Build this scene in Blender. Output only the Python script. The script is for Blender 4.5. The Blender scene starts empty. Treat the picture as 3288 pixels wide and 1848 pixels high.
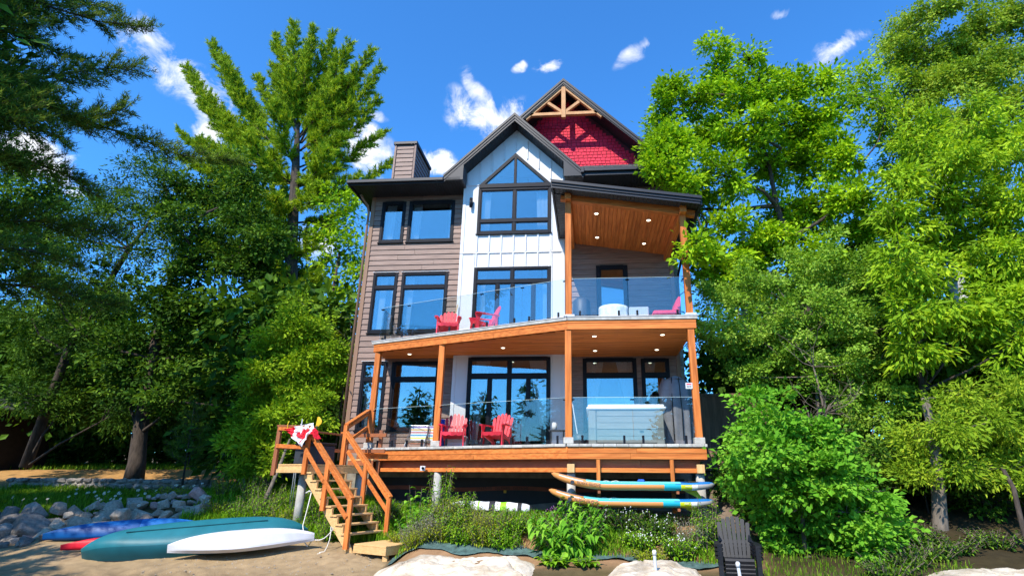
import bpy, bmesh, math, random
import numpy as np
from mathutils import Vector, Matrix, noise
R = math.radians
RND = random.Random(7)
SC = bpy.context.scene
COL = SC.collection

# ------------------------------------------------------------------ camera, sky, sun, exposure
PITCH, ROLL, YAW = R(18.88), R(0.393), R(4.35)
fw = Vector((-math.sin(YAW)*math.cos(PITCH), math.cos(YAW)*math.cos(PITCH), math.sin(PITCH)))
r0 = Vector((math.cos(YAW), math.sin(YAW), 0)); u0 = r0.cross(fw)
rt = math.cos(ROLL)*r0 + math.sin(ROLL)*u0; up = -math.sin(ROLL)*r0 + math.cos(ROLL)*u0
cam = bpy.data.cameras.new('camera'); camo = bpy.data.objects.new('camera', cam); COL.objects.link(camo)
m = Matrix.Identity(4)
for i in range(3):
    m[i][0], m[i][1], m[i][2] = rt[i], up[i], -fw[i]
m.translation = (0, 0, 1.75)
camo.matrix_world = m
cam.sensor_width = 36; cam.lens = 1774.6/3288*36; cam.shift_x = -116.2/3288; cam.clip_end = 2000; cam.clip_start = .05
SC.camera = camo

SUN_EL, SUN_AZ = 45.9, math.degrees(math.atan2(-.40, -1.0))     # the sun stands behind the camera, to its left
sd = Vector((-.40, -1.0, 1.11)).normalized()
sun = bpy.data.lights.new('sun', 'SUN'); sun.energy = 5.0; sun.angle = R(.53); sun.color = (1, .91, .78)
suno = bpy.data.objects.new('sun', sun); COL.objects.link(suno)
suno.rotation_euler = (-sd).to_track_quat('-Z', 'Y').to_euler(); suno.location = (-20, -40, 50)

W = bpy.data.worlds.new('World'); SC.world = W; W.use_nodes = True
def sky():
    nt = W.node_tree; N = nt.nodes; L = nt.links; N.clear()
    out = N.new('ShaderNodeOutputWorld'); bg = N.new('ShaderNodeBackground'); L.new(bg.outputs[0], out.inputs[0])
    st = N.new('ShaderNodeTexSky'); st.sky_type = 'NISHITA'; st.sun_disc = False
    st.sun_elevation = R(SUN_EL); st.sun_rotation = math.atan2(sd.x, sd.y); st.altitude = 200; st.air_density = 1.0; st.dust_density = .6; st.ozone_density = 3.0
    bg.inputs[1].default_value = .16
    tc = N.new('ShaderNodeTexCoord'); nv = N.new('ShaderNodeVectorMath'); nv.operation = 'NORMALIZE'; L.new(tc.outputs['Generated'], nv.inputs[0])
    ns = N.new('ShaderNodeTexNoise'); ns.inputs['Scale'].default_value = 16; ns.inputs['Detail'].default_value = 7; ns.inputs['Roughness'].default_value = .68; ns.inputs['Distortion'].default_value = .5
    L.new(nv.outputs[0], ns.inputs['Vector'])
    wn = N.new('ShaderNodeTexNoise'); wn.inputs['Scale'].default_value = 9; wn.inputs['Detail'].default_value = 3; L.new(nv.outputs[0], wn.inputs['Vector'])
    ws = N.new('ShaderNodeVectorMath'); ws.operation = 'SUBTRACT'; L.new(wn.outputs['Color'], ws.inputs[0]); ws.inputs[1].default_value = (.5, .5, .5)
    wsc = N.new('ShaderNodeVectorMath'); wsc.operation = 'SCALE'; L.new(ws.outputs[0], wsc.inputs[0]); wsc.inputs['Scale'].default_value = .10
    wv = N.new('ShaderNodeVectorMath'); wv.operation = 'ADD'; L.new(nv.outputs[0], wv.inputs[0]); L.new(wsc.outputs[0], wv.inputs[1])
    def mth(op, a, b=None, c=None):
        q = N.new('ShaderNodeMath'); q.operation = op
        for i, v in enumerate((a, b, c)):
            if v is None: continue
            if isinstance(v, (int, float)): q.inputs[i].default_value = v
            else: L.new(v, q.inputs[i])
        return q.outputs[0]
    tot = None
    for (c, a, b, sa, sb, dens) in CLOUDS:
        def dot(v):
            q = N.new('ShaderNodeVectorMath'); q.operation = 'DOT_PRODUCT'; L.new(wv.outputs[0], q.inputs[0]); q.inputs[1].default_value = v; return q.outputs['Value']
        dc = dot(c); da = mth('DIVIDE', dot(a), sa); db = mth('DIVIDE', dot(b), sb)
        d = mth('SQRT', mth('ADD', mth('MULTIPLY', da, da), mth('MULTIPLY', db, db)))
        base = mth('SUBTRACT', 1.0, d)
        nn = mth('MULTIPLY', mth('SUBTRACT', ns.outputs['Fac'], .52), 4.6)
        v = mth('MULTIPLY', mth('ADD', mth('MULTIPLY', base, 1.15), mth('MULTIPLY', nn, mth('SUBTRACT', 1.25, mth('MULTIPLY', base, .6)))), dens)
        v = mth('MULTIPLY', v, mth('GREATER_THAN', dc, .2))
        v = mth('MULTIPLY', v, mth('MINIMUM', mth('MAXIMUM', mth('MULTIPLY', base, 3.0), 0.0), 1.0))
        v = mth('MINIMUM', mth('MAXIMUM', v, 0.0), .95); v = mth('MULTIPLY', v, mth('SUBTRACT', 1.6, mth('MULTIPLY', v, .6))) if False else mth('POWER', v, 1.25)
        tot = v if tot is None else mth('MAXIMUM', tot, v)
    mulc = N.new('ShaderNodeMix'); mulc.data_type = 'RGBA'; mulc.blend_type = 'MULTIPLY'; mulc.inputs[0].default_value = 1
    L.new(st.outputs[0], mulc.inputs[6]); mulc.inputs[7].default_value = (.40, 1.04, 1.60, 1)
    mx = N.new('ShaderNodeMix'); mx.data_type = 'RGBA'; L.new(tot, mx.inputs[0]); L.new(mulc.outputs[2], mx.inputs[6]); mx.inputs[7].default_value = (5.6, 5.75, 6.0, 1)
    L.new(mx.outputs[2], bg.inputs[0])
CLOUDS = [((-0.573, 0.6189, 0.5373), (0.3384, 0.7757, -0.5327), (-0.6841, -0.0002, -0.7294), 0.1166, 0.0396, 1.0),
 ((-0.5899, 0.572, 0.5699), (0.4889, 0.8147, -0.3117), (-0.6065, 0.152, -0.7804), 0.0368, 0.032, 0.9),
 ((-0.5621, 0.6583, 0.5007), (0.2474, 0.7115, -0.6577), (-0.7327, -0.1155, -0.6706), 0.0449, 0.0289, 1.0),
 ((-0.1575, 0.7918, 0.5901), (0.9868, 0.1495, 0.0628), (-0.068, 0.5875, -0.8064), 0.0901, 0.0472, 1.1),
 ((-0.1877, 0.7632, 0.6183), (0.5993, 0.5877, -0.5436), (-0.8031, 0.2432, -0.5439), 0.0384, 0.0217, 0.7),
 ((-0.0573, 0.755, 0.6532), (0.9974, 0.0716, 0.0048), (-0.0421, 0.6518, -0.7572), 0.036, 0.0178, 1.0),
 ((-0.1066, 0.7445, 0.6591), (0.9933, 0.1089, 0.0376), (-0.0631, 0.6565, -0.7517), 0.0175, 0.0128, 0.8),
 ((0.0858, 0.7435, 0.6632), (0.74, -0.4933, 0.4573), (0.7182, 0.4151, -0.5584), 0.0428, 0.0185, 0.6),
 ((0.1107, 0.7244, 0.6804), (0.5182, -0.6262, 0.5825), (0.863, 0.2695, -0.4273), 0.0206, 0.0134, 0.6),
 ((0.2997, 0.6837, 0.6653), (0.7283, -0.6145, 0.3034), (0.657, 0.3577, -0.6636), 0.0181, 0.0141, 0.6),
 ((0.3801, 0.6948, 0.6106), (0.7417, -0.6234, 0.2477), (0.5755, 0.3391, -0.7442), 0.0429, 0.0201, 0.9),
 ((-0.7252, 0.5711, 0.3847), (0.4407, 0.8142, -0.3779), (-0.4168, 0.0808, -0.9054), 0.0746, 0.0321, 1.2),
 ((-0.7146, 0.5918, 0.3731), (0.513, 0.8059, -0.2957), (-0.376, 0.1249, -0.9182), 0.055, 0.0266, 1.2),
 ((-0.3548, 0.7799, 0.5156), (0.3844, 0.6245, -0.6799), (-0.8313, -0.0107, -0.5558), 0.0692, 0.0469, 1.1),
 ((-0.2637, 0.8227, 0.5036), (0.964, 0.2423, 0.109), (-0.0736, 0.5034, -0.8609), 0.049, 0.0264, 1.1),
 ((-0.3395, 0.7517, 0.5654), (0.867, 0.4832, -0.1219), (-0.4229, 0.415, -0.8056), 0.0223, 0.0135, 0.7),
 ((-0.4682, 0.803, 0.3688), (0.8833, 0.4367, 0.1707), (-0.0559, 0.3896, -0.9193), 0.0589, 0.0425, 0.8)]
sky()
SC.view_settings.view_transform = 'Standard'; SC.view_settings.look = 'None'; SC.view_settings.gamma = 1; SC.view_settings.exposure = .45; SC.view_settings.use_curve_mapping = False
SC.cycles.max_bounces = 8; SC.cycles.transparent_max_bounces = 12; SC.cycles.glossy_bounces = 4; SC.cycles.transmission_bounces = 4; SC.cycles.use_denoising = True

# ------------------------------------------------------------------ materials
def mat(name, col, rough=.6, metal=0, spec=.4, nscale=6, namt=.12, stretch=(1, 1, 1), bump=.0, bscale=None, rand=0, col2=None, coat=0, detail=5, trans=0, fscale=0, famt=0):
    m = bpy.data.materials.new(name); m.use_nodes = True; nt = m.node_tree; N = nt.nodes; L = nt.links
    p = N['Principled BSDF']; p.inputs['Roughness'].default_value = rough; p.inputs['Metallic'].default_value = metal; p.inputs['Specular IOR Level'].default_value = spec
    if coat: p.inputs['Coat Weight'].default_value = coat; p.inputs['Coat Roughness'].default_value = .12
    tc = N.new('ShaderNodeTexCoord'); mp = N.new('ShaderNodeMapping'); mp.inputs['Scale'].default_value = stretch; L.new(tc.outputs['Object'], mp.inputs[0])
    oi = N.new('ShaderNodeObjectInfo')
    va = N.new('ShaderNodeVectorMath'); va.operation = 'ADD'; L.new(mp.outputs[0], va.inputs[0])
    cm = N.new('ShaderNodeCombineXYZ'); ml = N.new('ShaderNodeMath'); ml.operation = 'MULTIPLY'; ml.inputs[1].default_value = 37 if rand else 0
    L.new(oi.outputs['Random'], ml.inputs[0]); L.new(ml.outputs[0], cm.inputs[1]); L.new(cm.outputs[0], va.inputs[1])
    n = N.new('ShaderNodeTexNoise'); n.inputs['Scale'].default_value = nscale; n.inputs['Detail'].default_value = detail; n.inputs['Roughness'].default_value = .6; L.new(va.outputs[0], n.inputs['Vector'])
    rp = N.new('ShaderNodeValToRGB'); L.new(n.outputs['Fac'], rp.inputs[0]); rp.color_ramp.elements[0].position = .3; rp.color_ramp.elements[1].position = .7
    a = tuple(c*(1-namt) for c in col); b = tuple(min(1, c*(1+namt)) for c in col)
    if col2: b = col2; a = col
    rp.color_ramp.elements[0].color = (*a, 1); rp.color_ramp.elements[1].color = (*b, 1)
    src = rp.outputs[0]
    if famt:
        n3 = N.new('ShaderNodeTexNoise'); n3.inputs['Scale'].default_value = fscale; n3.inputs['Detail'].default_value = 3; L.new(va.outputs[0], n3.inputs['Vector'])
        mr = N.new('ShaderNodeMapRange'); mr.inputs[1].default_value = .35; mr.inputs[2].default_value = .65; mr.inputs[3].default_value = 1-famt; mr.inputs[4].default_value = 1+famt; L.new(n3.outputs['Fac'], mr.inputs[0])
        h3 = N.new('ShaderNodeHueSaturation'); L.new(mr.outputs[0], h3.inputs['Value']); L.new(src, h3.inputs['Color']); src = h3.outputs[0]
    if rand:
        hs = N.new('ShaderNodeHueSaturation'); mr = N.new('ShaderNodeMapRange'); mr.inputs[3].default_value = 1-rand; mr.inputs[4].default_value = 1+rand
        L.new(oi.outputs['Random'], mr.inputs[0]); L.new(mr.outputs[0], hs.inputs['Value']); L.new(src, hs.inputs['Color']); src = hs.outputs[0]
    L.new(src, p.inputs['Base Color'])
    if bump:
        n2 = N.new('ShaderNodeTexNoise'); n2.inputs['Scale'].default_value = bscale or nscale*3; n2.inputs['Detail'].default_value = 5; L.new(va.outputs[0], n2.inputs['Vector'])
        bp = N.new('ShaderNodeBump'); bp.inputs['Strength'].default_value = bump; bp.inputs['Distance'].default_value = .02; L.new(n2.outputs['Fac'], bp.inputs['Height']); L.new(bp.outputs[0], p.inputs['Normal'])
    if trans:
        tr = N.new('ShaderNodeBsdfTranslucent'); L.new(src, tr.inputs[0]); mx = N.new('ShaderNodeMixShader'); mx.inputs[0].default_value = trans
        L.new(p.outputs[0], mx.inputs[1]); L.new(tr.outputs[0], mx.inputs[2]); L.new(mx.outputs[0], N['Material Output'].inputs[0])
    return m

def leafmat(name, cols, trans=.35, rough=.6, spec=.09):
    """colour is each leaf's own: a random value stored per leaf picks it from a ramp"""
    m = bpy.data.materials.new(name); m.use_nodes = True; nt = m.node_tree; N = nt.nodes; L = nt.links
    p = N['Principled BSDF']; p.inputs['Roughness'].default_value = rough; p.inputs['Specular IOR Level'].default_value = spec
    at = N.new('ShaderNodeAttribute'); at.attribute_name = 'tint'; rp = N.new('ShaderNodeValToRGB'); L.new(at.outputs['Fac'], rp.inputs[0])
    els = rp.color_ramp.elements
    for i, (pos, c) in enumerate(cols):
        e = els[i] if i < 2 else els.new(pos)
        e.position = pos; e.color = (*c, 1)
    L.new(rp.outputs[0], p.inputs['Base Color'])
    tr = N.new('ShaderNodeBsdfTranslucent'); g = N.new('ShaderNodeMix'); g.data_type = 'RGBA'; g.blend_type = 'MULTIPLY'; g.inputs[0].default_value = 1
    L.new(rp.outputs[0], g.inputs[6]); g.inputs[7].default_value = (1.15, 1.1, .5, 1); L.new(g.outputs[2], tr.inputs[0])
    mx = N.new('ShaderNodeMixShader'); mx.inputs[0].default_value = trans; L.new(p.outputs[0], mx.inputs[1]); L.new(tr.outputs[0], mx.inputs[2]); L.new(mx.outputs[0], N['Material Output'].inputs[0])
    return m

def glassmat(name, tint, refl, gcol=(1, 1, 1), fres=False):
    m = bpy.data.materials.new(name); m.use_nodes = True; nt = m.node_tree; N = nt.nodes; L = nt.links; N.remove(N['Principled BSDF'])
    t = N.new('ShaderNodeBsdfTransparent'); t.inputs[0].default_value = (*tint, 1); g = N.new('ShaderNodeBsdfGlossy'); g.inputs['Roughness'].default_value = .0; g.inputs[0].default_value = (*gcol, 1)
    mx = N.new('ShaderNodeMixShader'); L.new(t.outputs[0], mx.inputs[1]); L.new(g.outputs[0], mx.inputs[2]); L.new(mx.outputs[0], N['Material Output'].inputs[0])
    if fres:
        f = N.new('ShaderNodeLayerWeight'); f.inputs[0].default_value = .5; pw = N.new('ShaderNodeMath'); pw.operation = 'POWER'; pw.inputs[1].default_value = 4.0; L.new(f.outputs['Facing'], pw.inputs[0]); a = N.new('ShaderNodeMath'); a.operation = 'MULTIPLY_ADD'; a.inputs[1].default_value = .75; a.inputs[2].default_value = refl; L.new(pw.outputs[0], a.inputs[0]); L.new(a.outputs[0], mx.inputs[0])
    else: mx.inputs[0].default_value = refl
    # old float glass is never quite flat: a very gentle waviness bends its reflections
    tc = N.new('ShaderNodeTexCoord'); n = N.new('ShaderNodeTexNoise'); n.inputs['Scale'].default_value = 1.3; L.new(tc.outputs['Object'], n.inputs[0])
    bp = N.new('ShaderNodeBump'); bp.inputs['Strength'].default_value = .06; bp.inputs['Distance'].default_value = .03; L.new(n.outputs['Fac'], bp.inputs['Height']); L.new(bp.outputs[0], g.inputs['Normal'])
    return m

def emat(name, col, s):
    m = bpy.data.materials.new(name); m.use_nodes = True; N = m.node_tree.nodes
    p = N['Principled BSDF']; p.inputs['Emission Color'].default_value = (*col, 1); p.inputs['Emission Strength'].default_value = s
    return m

def attrmat(name, rough=.5, coat=0, spec=.4, nz=.06, nscale=3, bump=0, bscale=30):
    """colour comes from the printed/moulded colour stored per face"""
    m = bpy.data.materials.new(name); m.use_nodes = True; nt = m.node_tree; N = nt.nodes; L = nt.links
    p = N['Principled BSDF']; p.inputs['Roughness'].default_value = rough; p.inputs['Specular IOR Level'].default_value = spec
    if coat: p.inputs['Coat Weight'].default_value = coat
    at = N.new('ShaderNodeAttribute'); at.attribute_name = 'col'
    tc = N.new('ShaderNodeTexCoord'); n = N.new('ShaderNodeTexNoise'); n.inputs['Scale'].default_value = nscale; n.inputs['Detail'].default_value = 6; L.new(tc.outputs['Object'], n.inputs[0])
    mr = N.new('ShaderNodeMapRange'); mr.inputs[3].default_value = 1-nz*2; mr.inputs[4].default_value = 1+nz*2; L.new(n.outputs['Fac'], mr.inputs[0])
    hs = N.new('ShaderNodeHueSaturation'); L.new(mr.outputs[0], hs.inputs['Value']); L.new(at.outputs['Color'], hs.inputs['Color']); L.new(hs.outputs[0], p.inputs['Base Color'])
    if bump:
        n2 = N.new('ShaderNodeTexNoise'); n2.inputs['Scale'].default_value = bscale; L.new(tc.outputs['Object'], n2.inputs[0]); bp = N.new('ShaderNodeBump'); bp.inputs['Strength'].default_value = bump; bp.inputs['Distance'].default_value = .02
        L.new(n2.outputs['Fac'], bp.inputs['Height']); L.new(bp.outputs[0], p.inputs['Normal'])
    return m

M = {}
for ax, s in (('x', (.35, 5, 5)), ('y', (5, .35, 5)), ('z', (5, 5, .35))):
    M['wood_'+ax] = mat('stained_wood_'+ax, (.42, .105, .020), .6, spec=.2, nscale=4.5, stretch=s, col2=(.72, .23, .055), bump=.12, rand=.13, detail=8, fscale=2.2, famt=.14)
    M['raw_'+ax] = mat('raw_lumber_'+ax, (.56, .33, .13), .7, nscale=4.5, stretch=s, col2=(.72, .47, .21), bump=.12, rand=.06, detail=8)
    M['dwood_'+ax] = mat('dark_stained_wood_'+ax, (.26, .085, .035), .6, nscale=4.5, stretch=s, col2=(.36, .125, .05), bump=.12, rand=.08, detail=8)
M['siding'] = mat('brown_wood_grain_siding', (.160, .098, .076), .62, nscale=5, stretch=(.4, 1, 7), col2=(.305, .205, .165), bump=.16, rand=.11, detail=9)
M['trimb'] = mat('brown_corner_trim', (.25, .14, .085), .6, nscale=5, stretch=(7, 7, .4), namt=.12, bump=.05)
M['white'] = mat('white_painted_siding', (.60, .60, .61), .55, nscale=2, namt=.02, bump=.03, bscale=40)
M['black'] = mat('black_aluminium', (.008, .009, .014), .45, spec=.15, nscale=3, namt=.2)
M['fascia'] = mat('black_metal_fascia', (.016, .017, .023), .45, spec=.35, nscale=3, namt=.15)
M['soffit'] = mat('black_vented_soffit', (.02, .02, .024), .5, nscale=3, namt=.15)
M['shingle_roof'] = mat('grey_asphalt_shingle', (.06, .06, .065), .9, nscale=9, namt=.5, bump=.4, bscale=60, rand=.25)
M['red'] = mat('red_painted_shingle', (.60, .016, .048), .6, spec=.2, nscale=5, stretch=(1, 1, .3), namt=.10, bump=.08, rand=.13)
M['pane'] = glassmat('coated_window_glass', (.76, .82, .86), .19, (.75, .95, 1.0))
M['rail_glass'] = glassmat('clear_railing_glass', (.93, .965, .965), .075, (.95, 1, 1), True)
M['stone'] = mat('grey_cast_stone', (.44, .42, .38), .85, nscale=7, namt=.25, bump=.35, bscale=25, rand=.12)
M['concrete'] = mat('concrete', (.40, .385, .35), .9, nscale=5, namt=.22, bump=.25, bscale=30, stretch=(1, 1, .6))
M['paver'] = mat('light_grey_paving', (.56, .545, .52), .85, nscale=5, namt=.12, bump=.15)
M['truss'] = mat('stained_truss_timber', (.42, .19, .07), .65, nscale=5, col2=(.56, .29, .12), bump=.1, rand=.06)
M['glass_edge'] = mat('polished_glass_edge', (.55, .68, .66), .25, nscale=2, namt=.05)
M['found'] = mat('foundation_concrete', (.22, .20, .165), .95, nscale=3, namt=.45, bump=.3)
M['membrane'] = mat('black_membrane', (.02, .019, .02), .6, nscale=3, namt=.3)
M['orange_strip'] = mat('orange_brown_edge_strip', (.24, .065, .03), .7, nscale=4, namt=.25)
M['curtain'] = mat('white_curtain', (.85, .85, .84), .8, nscale=3, namt=.04, trans=.35)
M['interior'] = mat('interior_plaster', (.30, .27, .23), .8, nscale=2, namt=.05)
M['lamp'] = emat('downlight_glow', (1, .86, .60), 4)
M['redplastic'] = mat('red_plastic', (.80, .025, .05), .42, nscale=4, namt=.06, spec=.5)
M['blackplastic'] = mat('black_plastic', (.009, .0095, .012), .5, spec=.35, nscale=8, namt=.3, bump=.06, bscale=60)
M['redcushion'] = mat('red_cushion', (.72, .02, .06), .8, nscale=6, namt=.1, bump=.1)
M['cover'] = mat('grey_fabric_cover', (.17, .17, .19), .7, nscale=3, namt=.2, bump=.15, bscale=12)
M['tubside'] = mat('grey_green_tub_panel', (.20, .205, .185), .55, nscale=4, stretch=(.5, .5, 5), namt=.12, bump=.06)
M['tubrim'] = mat('white_acrylic', (.80, .82, .82), .25, nscale=2, namt=.02, spec=.6)
M['pattern'] = mat('white_patterned_cloth', (.78, .78, .77), .8, nscale=11, stretch=(1, 1, 1), col2=(.50, .51, .52), bump=.05)
M['dark'] = mat('dark_grey_plastic', (.035, .04, .05), .5, nscale=4, namt=.2)
M['bark'] = mat('grey_brown_bark', (.06, .045, .035), .95, nscale=7, stretch=(2, 2, .5), namt=.5, bump=.6, bscale=12)
M['bark_light'] = mat('pale_bark', (.15, .125, .10), .95, nscale=6, stretch=(2, 2, .6), namt=.45, bump=.5, bscale=14)
M['birch'] = mat('white_birch_bark', (.62, .60, .56), .8, nscale=4, stretch=(.6, .6, 3), col2=(.22, .20, .18), bump=.2)
M['twig'] = mat('dry_twig', (.16, .125, .095), .9, nscale=5, namt=.3)
M['rope'] = mat('white_rope', (.70, .68, .63), .8, nscale=30, namt=.15)
M['pvc'] = mat('grey_pvc_pipe', (.42, .45, .49), .4, nscale=2, namt=.05)
M['pvccap'] = mat('white_pvc_cap', (.78, .78, .77), .4, nscale=2, namt=.03)
M['yellow'] = mat('yellow_plastic', (.75, .46, .02), .5, nscale=3, namt=.08)
M['blue'] = mat('blue_foam', (.02, .10, .55), .7, nscale=4, namt=.1)
M['print'] = attrmat('printed_fabric', .7)
M['hull'] = attrmat('moulded_hull_plastic', .45, 0, .22, .16, 2.6, .14, 9)
M['board'] = attrmat('printed_board_skin', .42, .1, .4, .04)
M['mesh_green'] = mat('green_erosion_mesh', (.06, .11, .10), .8, nscale=9, namt=.5, bump=.5)
M['fencewood'] = mat('weathered_fence_board', (.20, .125, .085), .85, nscale=4, stretch=(5, 5, .4), namt=.3, bump=.2, rand=.15)
M['metal'] = mat('grey_metal', (.35, .36, .38), .35, metal=.8, nscale=4, namt=.1)
M['bench'] = mat('dark_bench_metal', (.02, .02, .02), .5, nscale=4, namt=.1)
M['petal'] = mat('white_petal', (.82, .82, .78), .7, nscale=3, namt=.04, trans=.3)
M['purple'] = mat('purple_petal', (.45, .12, .5), .7, nscale=3, namt=.1, trans=.3)

G = lambda *a: leafmat(*a)
M['oak'] = G('oak_leaf', [(0, (0.07, 0.17, 0.006)), (0.5, (0.27, 0.47, 0.012)), (1, (0.5, 0.68, 0.02))], 0.34)
M['birchleaf'] = G('birch_leaf', [(0, (0.08, 0.16, 0.015)), (0.5, (0.25, 0.39, 0.03)), (1, (0.48, 0.57, 0.07))], 0.32)
M['ash'] = G('ash_leaf', [(0, (0.1, 0.2, 0.01)), (0.5, (0.28, 0.46, 0.018)), (1, (0.5, 0.64, 0.03))], 0.36)
M['shrubleaf'] = G('shrub_leaf', [(0, (0.06, 0.15, 0.012)), (0.5, (0.21, 0.38, 0.03)), (1, (0.42, 0.58, 0.09))], 0.3)
M['bigleaf'] = G('lilac_leaf', [(0, (0.06, 0.2, 0.012)), (0.5, (0.15, 0.39, 0.025)), (1, (0.3, 0.56, 0.05))], 0.34)
M['cedar'] = G('cedar_spray', [(0, (0.08, 0.17, 0.008)), (0.5, (0.24, 0.4, 0.015)), (1, (0.46, 0.58, 0.03))], 0.28)
M['cedar_y'] = G('yellow_green_spray', [(0, (0.1, 0.19, 0.01)), (0.5, (0.24, 0.38, 0.018)), (1, (0.46, 0.55, 0.04))], 0.3)
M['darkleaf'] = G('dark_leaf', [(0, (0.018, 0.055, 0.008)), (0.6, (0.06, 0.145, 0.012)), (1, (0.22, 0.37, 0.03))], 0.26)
M['pineneedle'] = G('pine_needle', [(0, (0.08, 0.16, 0.012)), (0.5, (0.26, 0.4, 0.018)), (1, (0.52, 0.6, 0.03))], 0.32)
M['pinedark'] = G('dark_pine_needle', [(0, (0.03, 0.065, 0.01)), (0.5, (0.1, 0.165, 0.018)), (1, (0.25, 0.33, 0.03))], 0.28)
M['grass'] = G('grass_blade', [(0, (0.035, 0.1, 0.006)), (0.5, (0.12, 0.25, 0.012)), (1, (0.28, 0.42, 0.03))], 0.35)
M['drygrass'] = G('dry_grass_blade', [(0, (.20, .115, .05)), (.6, (.38, .22, .10)), (1, (.52, .34, .17))], .3)
M['weed'] = G('weed_leaf', [(0, (0.07, 0.18, 0.008)), (0.5, (0.17, 0.38, 0.015)), (1, (0.34, 0.52, 0.03))], 0.34)
M['fern'] = G('yellow_green_weed', [(0, (0.12, 0.2, 0.01)), (0.5, (0.28, 0.38, 0.02)), (1, (0.5, 0.5, 0.04))], 0.34)
M['bluegrey'] = G('grey_violet_weed', [(0, (.12, .17, .06)), (.5, (.24, .29, .14)), (1, (.42, .38, .40))], .3)

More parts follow.
